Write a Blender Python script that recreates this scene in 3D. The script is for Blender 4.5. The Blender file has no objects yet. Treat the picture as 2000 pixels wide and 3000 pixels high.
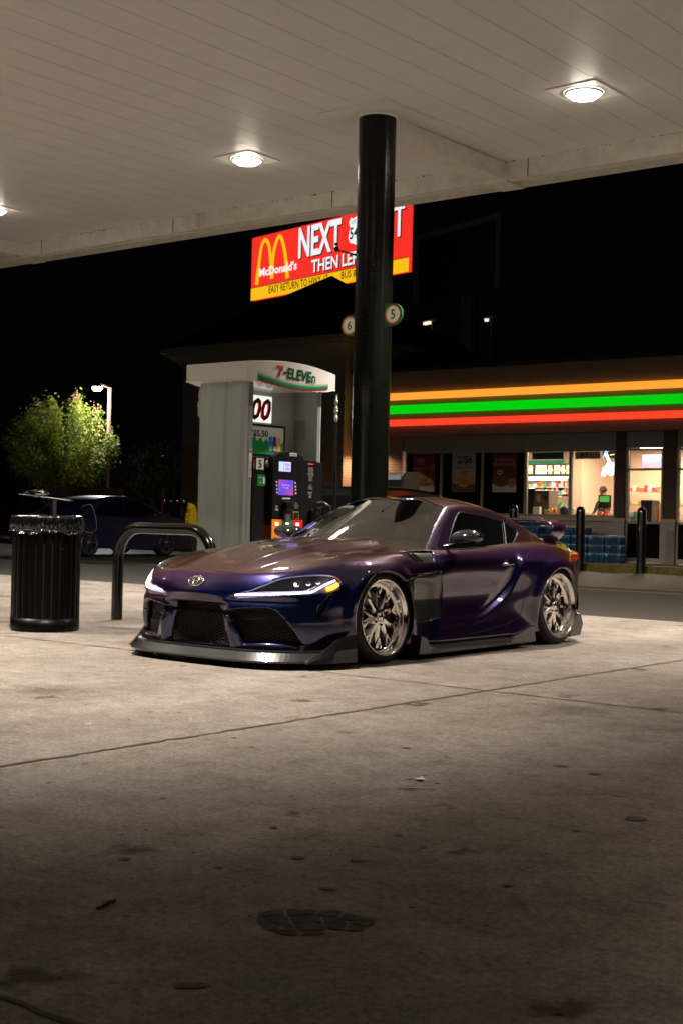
import bpy, bmesh, math, random
import numpy as np
from mathutils import Vector, Matrix
from mathutils.bvhtree import BVHTree
R_ = math.radians
random.seed(7)
scene = bpy.context.scene
# ------------------------------------------------------------------ camera
CAM_H = 1.04; CAM_F = 4000.0; YAW = R_(38.7); ROLL = R_(1.3); PITCH = math.atan(17/4000)
def cam_basis():
    f = np.array([-math.sin(YAW)*math.cos(PITCH), math.cos(YAW)*math.cos(PITCH), math.sin(PITCH)])
    r = np.array([math.cos(YAW), math.sin(YAW), 0.]); u = np.cross(r, f)
    return f, r*math.cos(ROLL)+u*math.sin(ROLL), u*math.cos(ROLL)-r*math.sin(ROLL)
CF, CR, CU = cam_basis()
cam_d = bpy.data.cameras.new('camera'); cam = bpy.data.objects.new('camera', cam_d)
scene.collection.objects.link(cam); scene.camera = cam
cam_d.sensor_fit = 'VERTICAL'; cam_d.sensor_height = 36; cam_d.lens = CAM_F*36/3000
cam_d.clip_start = 0.05; cam_d.clip_end = 600
cam.matrix_world = Matrix(((CR[0], CU[0], -CF[0], 0), (CR[1], CU[1], -CF[1], 0), (CR[2], CU[2], -CF[2], CAM_H), (0, 0, 0, 1)))
cam_d.dof.use_dof = True; cam_d.dof.focus_distance = 9.0; cam_d.dof.aperture_fstop = 8.0
# ------------------------------------------------------------------ world (night sky), exposure
W = bpy.data.worlds.new("World"); scene.world = W; W.use_nodes = True
bg = W.node_tree.nodes['Background']; bg.inputs[0].default_value = (0.010, 0.011, 0.016, 1); bg.inputs[1].default_value = 0.05
scene.view_settings.view_transform = 'Standard'; scene.view_settings.look = 'None'
scene.view_settings.exposure = 0.0; scene.view_settings.gamma = 1.0
scene.cycles.use_denoising = True
scene.cycles.max_bounces = 7; scene.cycles.diffuse_bounces = 4; scene.cycles.glossy_bounces = 4
scene.cycles.transmission_bounces = 4; scene.cycles.transparent_max_bounces = 12
scene.cycles.sample_clamp_indirect = 6.0
scene.cycles.caustics_reflective = False; scene.cycles.caustics_refractive = False
# ------------------------------------------------------------------ canopy lamps' light (each belongs to a lamp built below)
LAMP_ROWS = [(12.36, (2.46, -2.2, -6.86, -11.52, -16.2)), (5.75, (2.46, -6.86, -11.52, -16.2))]
CEIL_Z = 5.45
def lamp_light(x, y, cone, blend, tilt, watt):
    l = bpy.data.lights.new('canopy_lamp_light', 'SPOT'); l.energy = watt; l.spot_size = R_(cone); l.spot_blend = blend
    l.shadow_soft_size = 0.16; l.color = (1.0, 0.885, 0.755)
    o = bpy.data.objects.new('canopy_lamp_light', l); o.location = (x, y, CEIL_Z-0.10); o.rotation_euler = (R_(tilt), 0, 0); scene.collection.objects.link(o)
    return o
for yy, xs in LAMP_ROWS:
    for xx in xs: lamp_light(xx, yy, *((134, .5, 18, 2700) if yy > 10 else (91, .75, 0, 3500)))

# ------------------------------------------------------------------ helpers: materials
def sock(n, name): return n.inputs[name]
def mat(name, col, rough=0.5, metal=0.0, emit=None, es=0.0, coat=0.0, spec=0.5, noise=0.0, nscale=8.0, bump=0.0, bscale=40.0, alpha=1.0, trans=0.0, ior=1.45, coatr=0.03):
    m = bpy.data.materials.new(name); m.use_nodes = True; nt = m.node_tree; b = nt.nodes['Principled BSDF']
    b.inputs['Base Color'].default_value = (*col, 1); b.inputs['Roughness'].default_value = rough
    b.inputs['Metallic'].default_value = metal; b.inputs['Specular IOR Level'].default_value = spec
    b.inputs['Coat Weight'].default_value = coat; b.inputs['Coat Roughness'].default_value = coatr
    b.inputs['Alpha'].default_value = alpha; b.inputs['Transmission Weight'].default_value = trans; b.inputs['IOR'].default_value = ior
    if emit: b.inputs['Emission Color'].default_value = (*emit, 1); b.inputs['Emission Strength'].default_value = es
    if noise or bump:
        tc = nt.nodes.new('ShaderNodeTexCoord')
    if noise:
        n = nt.nodes.new('ShaderNodeTexNoise'); n.inputs['Scale'].default_value = nscale; n.inputs['Detail'].default_value = 6; n.inputs['Roughness'].default_value = 0.65
        nt.links.new(tc.outputs['Object'], n.inputs['Vector'])
        r = nt.nodes.new('ShaderNodeValToRGB'); r.color_ramp.elements[0].position = 0.25; r.color_ramp.elements[1].position = 0.75
        r.color_ramp.elements[0].color = (*[c*(1-noise) for c in col], 1); r.color_ramp.elements[1].color = (*[min(1, c*(1+noise)) for c in col], 1)
        nt.links.new(n.outputs['Fac'], r.inputs['Fac']); nt.links.new(r.outputs['Color'], b.inputs['Base Color'])
    if bump:
        n2 = nt.nodes.new('ShaderNodeTexNoise'); n2.inputs['Scale'].default_value = bscale; n2.inputs['Detail'].default_value = 4
        nt.links.new(tc.outputs['Object'], n2.inputs['Vector'])
        bp = nt.nodes.new('ShaderNodeBump'); bp.inputs['Strength'].default_value = bump; bp.inputs['Distance'].default_value = 0.01
        nt.links.new(n2.outputs['Fac'], bp.inputs['Height']); nt.links.new(bp.outputs['Normal'], b.inputs['Normal'])
    return m
def emat(name, col, s):
    return mat(name, [c*0.3 for c in col], 0.5, emit=col, es=s)
# ------------------------------------------------------------------ helpers: objects
OFF = {}
def tag(o, label=None, cat=None, group=None, kind=None):
    if label: o['label'] = label
    if cat: o['category'] = cat
    if group: o['group'] = group
    if kind: o['kind'] = kind
    return o
def thing(name, label, cat, loc=(0, 0, 0), group=None, rz=0.0):
    o = bpy.data.objects.new(name, None); scene.collection.objects.link(o); o.location = loc; o.rotation_euler = (0, 0, rz)
    o.empty_display_size = 0.1
    OFF[o.name] = Vector(loc) if rz == 0 else Vector((0, 0, 0))
    return tag(o, label, cat, group)
def link_mesh(name, me, m=None, parent=None, local=False):
    o = bpy.data.objects.new(name, me); scene.collection.objects.link(o)
    if m is not None: me.materials.append(m)
    if parent is not None:
        off = OFF.get(parent.name, Vector((0, 0, 0)))
        if not local and off.length > 0: me.transform(Matrix.Translation(-off))
        o.parent = parent; OFF[o.name] = off
    else: OFF[o.name] = Vector((0, 0, 0))
    return o
class MB:
    def __init__(s): s.v = []; s.f = []; s.sm = []
    def add(s, vs, fs, smooth=False):
        k = len(s.v); s.v += [tuple(map(float, p)) for p in vs]; s.f += [tuple(i+k for i in f) for f in fs]; s.sm += [smooth]*len(fs); return s
    def box(s, x0, x1, y0, y1, z0, z1):
        x0, x1 = sorted((x0, x1)); y0, y1 = sorted((y0, y1)); z0, z1 = sorted((z0, z1))
        return s.add([(x0,y0,z0),(x1,y0,z0),(x1,y1,z0),(x0,y1,z0),(x0,y0,z1),(x1,y0,z1),(x1,y1,z1),(x0,y1,z1)],
                     [(0,3,2,1),(4,5,6,7),(0,1,5,4),(1,2,6,5),(2,3,7,6),(3,0,4,7)])
    def bar(s, p0, p1, w, h, up=(0, 0, 1)):
        p0 = Vector(p0); p1 = Vector(p1); d = (p1-p0).normalized(); a = d.cross(Vector(up)).normalized(); b = a.cross(d)
        vs = [p+a*i*w/2+b*j*h/2 for p in (p0, p1) for i, j in ((-1,-1),(1,-1),(1,1),(-1,1))]
        return s.add(vs, [(0,1,2,3),(7,6,5,4),(0,4,5,1),(1,5,6,2),(2,6,7,3),(3,7,4,0)])
    def tube(s, path, r, n=10, cap=True, closed=False):
        P = [Vector(p) for p in path]; k = len(P); rs = r if hasattr(r, '__len__') else [r]*k
        ref = None; vs = []
        for i, p in enumerate(P):
            a = P[i-1] if (i > 0 or closed) else p; b = P[(i+1) % k] if (i < k-1 or closed) else p
            d = (b-a); d = d.normalized() if d.length > 1e-9 else Vector((0, 0, 1))
            if ref is None: ref = d.orthogonal().normalized()
            ref = (ref-d*ref.dot(d)).normalized(); w = d.cross(ref)
            for j in range(n):
                t = 2*math.pi*j/n; vs.append(p+(ref*math.cos(t)+w*math.sin(t))*rs[i])
        fs = []
        for i in range(k if closed else k-1):
            for j in range(n):
                a = i*n+j; b = i*n+(j+1) % n; c = ((i+1) % k)*n+(j+1) % n; d = ((i+1) % k)*n+j
                fs.append((a, b, c, d))
        s.add(vs, fs, True)
        if cap and not closed:
            s.add(vs[:n], [tuple(range(n))[::-1]]); s.add(vs[-n:], [tuple(range(n))])
        return s
    def cyl(s, p0, p1, r, n=20, r1=None, cap=True):
        return s.tube([p0, p1], [r, r if r1 is None else r1], n, cap)
    def lathe(s, prof, o=(0, 0, 0), axis='z', n=32, smooth=True):
        vs = []; k = len(prof)
        for j in range(n):
            t = 2*math.pi*j/n; c, q = math.cos(t), math.sin(t)
            for r, h in prof:
                p = (r*c, r*q, h) if axis == 'z' else ((h, r*c, r*q) if axis == 'x' else (r*c, h, r*q))
                vs.append((p[0]+o[0], p[1]+o[1], p[2]+o[2]))
        fs = [(j*k+i, ((j+1) % n)*k+i, ((j+1) % n)*k+i+1, j*k+i+1) for j in range(n) for i in range(k-1)]
        return s.add(vs, fs, smooth)
    def prism(s, poly, a, b, ax='x', smooth=False):
        # poly: 2D points in the two other axes, extruded from a to b along ax
        def P(u, v, w): return (w, u, v) if ax == 'x' else ((u, w, v) if ax == 'y' else (u, v, w))
        n = len(poly); vs = [P(u, v, a) for u, v in poly]+[P(u, v, b) for u, v in poly]
        return s.add(vs, [tuple(range(n)), tuple(range(2*n-1, n-1, -1))]+[(i, i+n, (i+1) % n+n, (i+1) % n) for i in range(n)], smooth)
    def build(s, name, m=None, parent=None, local=False, bevel=0.0, fixn=True):
        me = bpy.data.meshes.new(name); me.from_pydata(s.v, [], s.f)
        for p, q in zip(me.polygons, s.sm): p.use_smooth = q
        if fixn or bevel:
            bm = bmesh.new(); bm.from_mesh(me)
            if fixn: bmesh.ops.recalc_face_normals(bm, faces=bm.faces)
            if bevel:
                bmesh.ops.remove_doubles(bm, verts=bm.verts, dist=1e-5)
                es = [e for e in bm.edges if len(e.link_faces) == 2 and e.calc_face_angle(0) > 0.6]
                bmesh.ops.bevel(bm, geom=es, offset=bevel, segments=2, affect='EDGES', clamp_overlap=True, profile=0.5)
            bm.to_mesh(me); bm.free()
        me.update()
        return link_mesh(name, me, m, parent, local)
def text(name, s, o, rv, uv, m, parent=None, w=None, h=None, shear=0.0, bold=0.0, lift=0.002, local=False, align='C', kind=None):
    """real lettering: s fitted into w x h metres, centred at o (or starting there), reading along rv with uv up"""
    cu = bpy.data.curves.new(name, 'FONT'); cu.body = s; cu.size = 1.0; cu.shear = shear; cu.offset = bold; cu.resolution_u = 2
    cu.space_line = 0.95; cu.align_x = 'CENTER' if '\n' in s else 'LEFT'
    t = bpy.data.objects.new(name, cu); scene.collection.objects.link(t)
    me = bpy.data.meshes.new_from_object(t.evaluated_get(bpy.context.evaluated_depsgraph_get()))
    bpy.data.objects.remove(t); bpy.data.curves.remove(cu)
    co = np.array([v.co[:] for v in me.vertices])
    if len(co) == 0: return None
    mn, mx = co.min(0), co.max(0); sx = (w/(mx[0]-mn[0])) if w else None; sy = (h/(mx[1]-mn[1])) if h else None
    if sx is None: sx = sy
    if sy is None: sy = sx
    rv = Vector(rv).normalized(); uv = Vector(uv).normalized(); n = rv.cross(uv); o = Vector(o)
    cx = (mn[0]+mx[0])/2 if align == 'C' else mn[0]; cy = (mn[1]+mx[1])/2
    for v in me.vertices:
        x, y = (v.co.x-cx)*sx, (v.co.y-cy)*sy
        v.co = o+rv*x+uv*y+n*lift
    ob = link_mesh(name, me, m, parent, local)
    return ob
def quad(name, o, rv, uv, w, h, m, parent=None, t=0.004, local=False):
    """thin real board w x h centred at o, front face towards rv x uv"""
    rv = Vector(rv).normalized(); uv = Vector(uv).normalized(); n = rv.cross(uv); o = Vector(o)
    b = MB(); vs = [o+rv*i*w/2+uv*j*h/2+n*k for k in (0, -t) for i, j in ((-1,-1),(1,-1),(1,1),(-1,1))]
    b.add(vs, [(0,1,2,3),(7,6,5,4),(0,4,5,1),(1,5,6,2),(2,6,7,3),(3,7,4,0)])
    return b.build(name, m, parent, local)
def polyboard(name, pts, o, rv, uv, m, parent=None, t=0.004, lift=0.0, local=False):
    rv = Vector(rv).normalized(); uv = Vector(uv).normalized(); n = rv.cross(uv); o = Vector(o); k = len(pts)
    vs = [o+rv*x+uv*y+n*(lift) for x, y in pts]+[o+rv*x+uv*y+n*(lift-t) for x, y in pts]
    b = MB(); b.add(vs, [tuple(range(k)), tuple(range(2*k-1, k-1, -1))]+[(i, i+k, (i+1) % k+k, (i+1) % k) for i in range(k)])
    return b.build(name, m, parent, local)
def dup(root, loc, label=None, group=None):
    r = root.copy(); scene.collection.objects.link(r); r.location = loc
    if label: r['label'] = label
    if group: r['group'] = group
    for ch in list(root.children):
        c = ch.copy(); scene.collection.objects.link(c); c.parent = r
        for g in list(ch.children):
            d = g.copy(); scene.collection.objects.link(d); d.parent = c
    return r
def arc(cx, cy, r, a0, a1, n, ry=None):
    ry = r if ry is None else ry
    return [(cx+r*math.cos(R_(a0+(a1-a0)*i/n)), cy+ry*math.sin(R_(a0+(a1-a0)*i/n))) for i in range(n+1)]
# =================================================================== GROUND
def concrete_mat():
    m = bpy.data.materials.new('forecourt_concrete'); m.use_nodes = True; nt = m.node_tree; b = nt.nodes['Principled BSDF']; L = nt.links.new
    tc = nt.nodes.new('ShaderNodeTexCoord')
    def noise(s, d=6, r=.6, sc=(1, 1, 1)):
        mp = nt.nodes.new('ShaderNodeMapping'); mp.inputs['Scale'].default_value = sc; L(tc.outputs['Object'], mp.inputs['Vector'])
        n = nt.nodes.new('ShaderNodeTexNoise'); n.inputs['Scale'].default_value = s; n.inputs['Detail'].default_value = d; n.inputs['Roughness'].default_value = r; L(mp.outputs['Vector'], n.inputs['Vector']); return n.outputs['Fac']
    def ramp(f, p0, p1, c0, c1):
        r = nt.nodes.new('ShaderNodeValToRGB'); r.color_ramp.elements[0].position = p0; r.color_ramp.elements[1].position = p1
        r.color_ramp.elements[0].color = (*c0, 1); r.color_ramp.elements[1].color = (*c1, 1); L(f, r.inputs['Fac']); return r.outputs['Color']
    def mul(a, c, f=1.0):
        x = nt.nodes.new('ShaderNodeMix'); x.data_type = 'RGBA'; x.blend_type = 'MULTIPLY'; x.inputs['Factor'].default_value = f; L(a, x.inputs['A']); L(c, x.inputs['B']); return x.outputs['Result']
    base = ramp(noise(.9, 8, .62), .30, .72, (.30, .262, .232), (.40, .355, .315))
    c = mul(base, ramp(noise(5.5, 9, .8), .34, .58, (.52, .51, .50), (1, 1, 1)), .85)
    c = mul(c, ramp(noise(42, 6, .85), .36, .58, (.42, .42, .42), (1.0, 1.0, 1.0)), .9)
    c = mul(c, ramp(noise(170, 3, .7), .36, .54, (.45, .45, .45), (1, 1, 1)), .8)
    # long tyre-polished and dirty streaks in the driving direction
    c = mul(c, ramp(noise(1.5, 5, .6, (1.0, .22, 1)), .35, .62, (.72, .70, .68), (1, 1, 1)), .7)
    # oil drips and old chewing gum: small round dark marks of random size
    def spots(scale, r0, r1, thr, col, soft=.04):
        v = nt.nodes.new('ShaderNodeTexVoronoi'); v.inputs['Scale'].default_value = scale; v.inputs['Randomness'].default_value = 1
        w = nt.nodes.new('ShaderNodeMix'); w.data_type = 'RGBA'; w.blend_type = 'LINEAR_LIGHT'; w.inputs['Factor'].default_value = .14 if soft > .1 else .05
        nn = nt.nodes.new('ShaderNodeTexNoise'); nn.inputs['Scale'].default_value = 9; nn.inputs['Detail'].default_value = 5; L(tc.outputs['Object'], nn.inputs['Vector'])
        L(tc.outputs['Object'], w.inputs['A']); L(nn.outputs['Color'], w.inputs['B']); L(w.outputs['Result'], v.inputs['Vector'])
        sp = nt.nodes.new('ShaderNodeSeparateColor'); L(v.outputs['Color'], sp.inputs[0])
        gt = nt.nodes.new('ShaderNodeMath'); gt.operation = 'GREATER_THAN'; gt.inputs[1].default_value = thr; L(sp.outputs[0], gt.inputs[0])
        rr_ = nt.nodes.new('ShaderNodeMapRange'); rr_.inputs['To Min'].default_value = r0; rr_.inputs['To Max'].default_value = r1; L(sp.outputs[1], rr_.inputs['Value'])
        sb = nt.nodes.new('ShaderNodeMath'); sb.operation = 'SUBTRACT'; L(rr_.outputs[0], sb.inputs[0]); L(v.outputs['Distance'], sb.inputs[1])
        mr = nt.nodes.new('ShaderNodeMapRange'); mr.inputs['From Min'].default_value = 0; mr.inputs['From Max'].default_value = soft; L(sb.outputs[0], mr.inputs['Value'])
        mm = nt.nodes.new('ShaderNodeMath'); mm.operation = 'MULTIPLY'; L(mr.outputs[0], mm.inputs[0]); L(gt.outputs[0], mm.inputs[1])
        cc = nt.nodes.new('ShaderNodeMix'); cc.data_type = 'RGBA'; cc.inputs['A'].default_value = (1, 1, 1, 1); cc.inputs['B'].default_value = (*col, 1); L(mm.outputs[0], cc.inputs['Factor']); return cc.outputs['Result']
    c = mul(c, spots(3.0, .08, .30, .58, (.36, .34, .33), .14))
    c = mul(c, spots(8.5, .04, .16, .82, (.16, .15, .15), .05))
    c = mul(c, spots(1.15, .10, .40, .5, (.58, .56, .54), .30))
    c = mul(c, spots(17, .05, .14, .90, (.10, .10, .10), .03))
    L(c, b.inputs['Base Color']); b.inputs['Specular IOR Level'].default_value = .12
    rr = ramp(noise(3, 5, .6), .35, .7, (.70,)*3, (.95,)*3); L(rr, b.inputs['Roughness'])
    bp = nt.nodes.new('ShaderNodeBump'); bp.inputs['Strength'].default_value = .5; bp.inputs['Distance'].default_value = .004
    L(noise(90, 5, .75), bp.inputs['Height']); L(bp.outputs['Normal'], b.inputs['Normal'])
    return m
CONC = concrete_mat()
ASPH = mat('asphalt', (.028, .025, .019), .75, noise=.45, nscale=14, bump=.6, bscale=110)
DARKJ = mat('joint_filler', (.10, .085, .072), .9, spec=.1)
tag(MB().box(-400, 400, -100, 400, -.30, -.012).build('asphalt_ground', ASPH), kind='structure')
rs = random.Random(3)
def wob(p0, p1, w, n=120, amp=.006, z=.0035):
    P = [Vector(p0).lerp(Vector(p1), i/n) for i in range(n+1)]; d = (P[-1]-P[0]).normalized(); a = Vector((-d.y, d.x, 0)); vs = []
    for p in P:
        o = rs.gauss(0, amp); ww = w*rs.uniform(.5, 1.3); vs += [p+a*(o-ww)+Vector((0, 0, z)), p+a*(o+ww)+Vector((0, 0, z))]
    return vs, [(2*i, 2*i+1, 2*i+3, 2*i+2) for i in range(n)]
tag(MB().box(-34, 14, -6, 13.78, -.25, 0).build('forecourt_concrete_slab', CONC), kind='structure')
j = MB()
for y_ in (7.10, 1.84, 12.35, -3.4): j.add(*wob((-34, y_, 0), (14, y_, 0), .010, 700))
for x_ in (-4.52, .8, -13.4, -18.8, -24): j.add(*wob((x_, -6, 0), (x_, 13.78, 0), .012, 300))
tag(j.build('pavement_joints', DARKJ, fixn=False), kind='structure')
# worn strip at the slab's edge and faint parking lines on the asphalt
LINE = mat('worn_line_paint', (.20, .19, .16), .8, noise=.5, nscale=9)
b = MB()
for y_, x0, x1 in ((19.5, -34, -2), (22.6, -13.2, -9)): b.add([(x0, y_-.06, -.008), (x1, y_-.06, -.008), (x1, y_+.06, -.008), (x0, y_+.06, -.008)], [(0, 1, 2, 3)])
b.add([(-13.2, 18.6, -.008), (-11.0, 18.2, -.008), (-11.0, 18.45, -.008), (-13.2, 18.85, -.008)], [(0, 1, 2, 3)])
tag(b.build('road_markings', LINE, fixn=False), kind='structure')
tag(MB().box(-30, -6, 20.2, 27.0, -.011, -.007).build('parking_lane', mat('older_asphalt', (.040, .030, .022), .6, noise=.5, nscale=3, bump=.4, bscale=80)), kind='structure')
# the dark crazed oil patch and other marks near the camera
OILM = mat('oil_stain_film', (.085, .072, .060), .9, spec=.1, noise=.35, nscale=30)
b = MB(); rp = random.Random(11)
cx, cy = -2.235, 2.705
dirv = Vector((CR[0], CR[1], 0)).normalized(); dpt = Vector((CF[0], CF[1], 0)).normalized()
cells = [(rp.uniform(-1, 1), rp.uniform(-1, 1)) for _ in range(26)]
def clip(poly, a, c):
    out = []; n = len(poly)
    for i in range(n):
        p, q = poly[i], poly[(i+1) % n]; fp = p[0]*a[0]+p[1]*a[1]-c; fq = q[0]*a[0]+q[1]*a[1]-c
        if fp <= 0: out.append(p)
        if fp*fq < 0: t = fp/(fp-fq); out.append((p[0]+(q[0]-p[0])*t, p[1]+(q[1]-p[1])*t))
    return out
def patch(cx, cy, rx, ry, cells, gap, z, M):
    for i, s in enumerate(cells):
        if s[0]**2+s[1]**2 > 1.1+rp.uniform(-.3, .1): continue
        poly = [(-1.3, -1.3), (1.3, -1.3), (1.3, 1.3), (-1.3, 1.3)]
        for k, t in enumerate(cells):
            if k == i: continue
            dx, dy = t[0]-s[0], t[1]-s[1]; l = math.hypot(dx, dy); mx, my = (s[0]+t[0])/2, (s[1]+t[1])/2
            poly = clip(poly, (dx/l, dy/l), (mx*dx+my*dy)/l-gap)
            if len(poly) < 3: break
        for k in range(16):
            a = 2*math.pi*k/16; poly = clip(poly, (math.cos(a), math.sin(a)), 1.02+.10*math.sin(3*a+1)+.06*math.sin(7*a)) if len(poly) > 2 else poly
        if len(poly) > 2: M.add([Vector((cx, cy, z))+dirv*(p[0]*rx)+dpt*(p[1]*ry) for p in poly], [tuple(range(len(poly)))])
patch(cx, cy, .150, .115, cells, .030, .003, b)
tag(b.build('oil_patch', OILM, fixn=False), 'dark crazed oil patch on the bare concrete nearest the camera', 'stain')
def blot(cx, cy, rx, ry, z=.003, n=22, rr=.25, seed=0):
    r_ = random.Random(seed); ph = [r_.uniform(0, 6.3) for _ in range(4)]
    return [Vector((cx, cy, z))+dirv*(rx*(1+rr*math.sin(3*a+ph[0])*.5+rr*math.sin(5*a+ph[1])*.4)*math.cos(a))+dpt*(ry*(1+rr*math.sin(2*a+ph[2])*.5+rr*math.sin(7*a+ph[3])*.3)*math.sin(a)) for a in np.linspace(0, 2*math.pi, n+1)[:-1]]
def gpt(px, py):
    r = CF+CR*(px-1000)/CAM_F-CU*(py-1500)/CAM_F; t = -CAM_H/r[2]; return r[0]*t, r[1]*t
marks = MB()
for i, (px_, py_, rx, ry) in enumerate([(255, 2237, 16, 3), (478, 2340, 20, 4), (443, 2086, 11, 2), (524, 2088, 9, 2), (378, 2110, 6, 4), (706, 2137, 22, 5), (1190, 2192, 22, 5), (1050, 2523, 46, 9), (870, 2515, 40, 11),
        (1237, 2485, 24, 6), (1165, 2448, 24, 9), (1740, 2268, 32, 8), (1640, 2245, 34, 6), (365, 2518, 30, 9), (640, 2543, 20, 6), (892, 2568, 14, 5), (1312, 2165, 8, 2), (1563, 2063, 16, 3), (1355, 2414, 7, 4), (802, 2426, 20, 6),
        (1230, 2794, 14, 5), (1485, 2596, 34, 8), (560, 2890, 90, 20), (960, 2606, 46, 8), (715, 2600, 12, 6), (1188, 2628, 6, 3), (1194, 2572, 5, 3), (1119, 2632, 8, 3), (330, 2884, 20, 6), (1860, 2400, 50, 14)]):
    x_, y_ = gpt(px_, py_); d_ = math.hypot(x_, y_); k = d_/CAM_F; marks.add(blot(x_, y_, rx*k*.6, ry*k*d_/CAM_H*.42, .0028+.00002*i, seed=i), [tuple(range(22))])
tag(marks.build('ground_stains', mat('stain_film', (.12, .102, .088), .9, spec=.1, noise=.4, nscale=40), fixn=False), kind='structure')
# litter
x_, y_ = gpt(1180, 2314); x2, y2 = gpt(1275, 2315)
tag(MB().cyl((x_, y_, .006), (x2, y2, .006), .0028, 8).build('drinking_straw', mat('straw_white', (.62, .60, .50), .5)), 'thin white drinking straw lying on the concrete in front of the car', 'straw')
x_, y_ = gpt(1228, 2287)
tag(MB().add([(x_-.02, y_-.01, .003), (x_+.012, y_-.02, .010), (x_+.022, y_+.012, .004), (x_-.004, y_+.022, .014)], [(0, 1, 2, 3)]).add([(x_-.02, y_-.01, .003), (x_-.004, y_+.022, .014), (x_-.025, y_+.02, .004)], [(0, 1, 2)]).build('paper_scrap', mat('paper_white', (.75, .72, .66), .7)), 'small crumpled white paper scrap lying just behind the straw', 'litter')
x_, y_ = gpt(285, 2668); x2, y2 = gpt(340, 2644)
tag(MB().tube(catmull_simple := [(x_, y_, .006), (x_+(x2-x_)*.3, y_+(y2-y_)*.35+.01, .009), (x_+(x2-x_)*.65, y_+(y2-y_)*.6, .008), (x2, y2, .006)], [.004, .006, .006, .003], 7).build('twig', mat('twig_bark', (.02, .015, .012), .8)), 'short dark twig lying on the concrete at the lower left', 'twig')
x_, y_ = gpt(262, 2125)
tag(MB().tube([(x_-.03, y_, .004), (x_-.01, y_+.02, .006), (x_+.005, y_-.02, .004), (x_+.03, y_-.01, .008)], .002, 6).build('string_scrap', mat('string_white', (.7, .68, .62), .7)), 'scrap of curled white string on the ground left of the car', 'litter')

# =================================================================== CANOPY
WHITE = mat('canopy_white', (.62, .61, .595), .45, noise=.05, nscale=3)
WHITE_D = mat('canopy_beam_white', (.62, .585, .53), .5, noise=.16, nscale=5)
RUST = mat('weathered_joint', (.10, .075, .05), .9)
CAN = thing('canopy', 'wide flat white fuel canopy roof with plank ceiling over the pumps', 'canopy', (-13, 6, CEIL_Z))
pan = MB(); gap = .0026; x_ = -5.76-.41*60
while x_ < 4.5:
    pan.box(x_+gap, x_+.41-gap, -4.0, 14.24, CEIL_Z, CEIL_Z+.03); x_ += .41
pan.build('ceiling_panels', WHITE, CAN)['kind'] = 'stuff'
MB().box(-31, 5.2, -4.3, 14.7, CEIL_Z+.0305, CEIL_Z+.10).build('roof_deck', mat('roof_deck_grey', (.30, .28, .25), .7), CAN)
fb = MB()
# perimeter beam on the store side: face, underside, small lip, outer board
fb.box(-31, 5.2, 14.243, 14.33, CEIL_Z-.225, CEIL_Z+.03); fb.box(-31, 5.2, 14.33, 14.62, CEIL_Z-.16, CEIL_Z-.13); fb.box(-31, 5.2, 14.62, 14.66, CEIL_Z-.235, CEIL_Z-.10); fb.box(-31, 5.2, 14.66, 14.72, CEIL_Z-.215, CEIL_Z+.75)
fb.box(-31, 5.2, 14.33, 14.35, CEIL_Z-.235, CEIL_Z-.16)
fb.build('edge_beam', WHITE_D, CAN)
MB().box(-31, 5.2, -4.4, -4.3, CEIL_Z-.22, CEIL_Z+.7).box(5.2, 5.3, -4.4, 14.7, CEIL_Z-.22, CEIL_Z+.7).build('outer_fascia', WHITE_D, CAN)
sl = MB()
for x_ in np.arange(-30, 5, 3.05): sl.box(x_, x_+.012, 14.238, 14.2435, CEIL_Z-.22, CEIL_Z-.01)
sl.build('beam_joints', RUST, CAN)
for xb in (-9.10, -18.35, .15):
    g = MB(); g.box(xb-.13, xb+.13, 11.85, 14.25, CEIL_Z-.215, CEIL_Z-.006); g.box(xb-.16, xb+.16, 14.20, 14.66, CEIL_Z-.25, CEIL_Z-.14); g.build('cross_beam', WHITE_D, CAN, bevel=.004)
cl = MB()
for x_ in (-14.3,): cl.box(x_-.10, x_+.10, 14.16, 14.245, CEIL_Z-.20, CEIL_Z-.005)
cl.build('beam_bracket', WHITE_D, CAN)
for (xb, yb) in ((-9.12, 11.86),): 
    q = MB(); q.box(xb-.46, xb+.46, yb-.46, yb+.46, CEIL_Z-.006, CEIL_Z-.002); q.build('escutcheon_plate', WHITE, CAN)
# grime along the beam top
gr = MB()
for k in range(160):
    x_ = rs.uniform(-20, -5); r_ = rs.uniform(.004, .012); gr.box(x_, x_+r_*rs.uniform(1, 3), 14.239, 14.2428, CEIL_Z-rs.uniform(0.0, .02), CEIL_Z-.001)
gr.build('dirt_specks', RUST, CAN)
GLOW = emat('lamp_lens_glow', (1.0, .90, .74), 60)
LFR = mat('lamp_frame_metal', (.70, .68, .65), .4)
def canopy_lamp():
    t = thing('canopy_lamp', None, 'ceiling lamp', (0, 0, CEIL_Z))
    b = MB(); b.box(-.29, .29, -.29, .29, CEIL_Z-.010, CEIL_Z-.002); b.lathe([(.20, -.012), (.195, -.03), (.18, -.032)], (0, 0, CEIL_Z), 'z', 32)
    b.build('lamp_frame', LFR, t, bevel=.003)
    b = MB(); b.lathe([(.160, -.012), (.157, -.04), (.125, -.065), (.07, -.078), (0, -.082)], (0, 0, CEIL_Z), 'z', 32); b.build('lamp_lens', GLOW, t)
    return t
lampo = canopy_lamp(); first = True
LL = {(12.36, -6.86): 'lit square canopy lamp nearest the right edge, above and right of the pillar', (12.36, -11.52): 'lit square canopy lamp in the ceiling left of the pillar', (12.36, -16.2): 'lit square canopy lamp cut by the left edge of the picture'}
for yy, xs in LAMP_ROWS:
    for xx in xs:
        lb = LL.get((yy, xx), 'lit square canopy lamp in the ceiling outside the picture')
        if xx == -16.2 and yy > 10: xx = -16.55
        if first: lampo.location = (xx, yy, CEIL_Z); lampo['label'] = lb; lampo['group'] = 'lamps in the canopy ceiling'; first = False
        else: dup(lampo, (xx, yy, CEIL_Z), lb)
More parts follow.
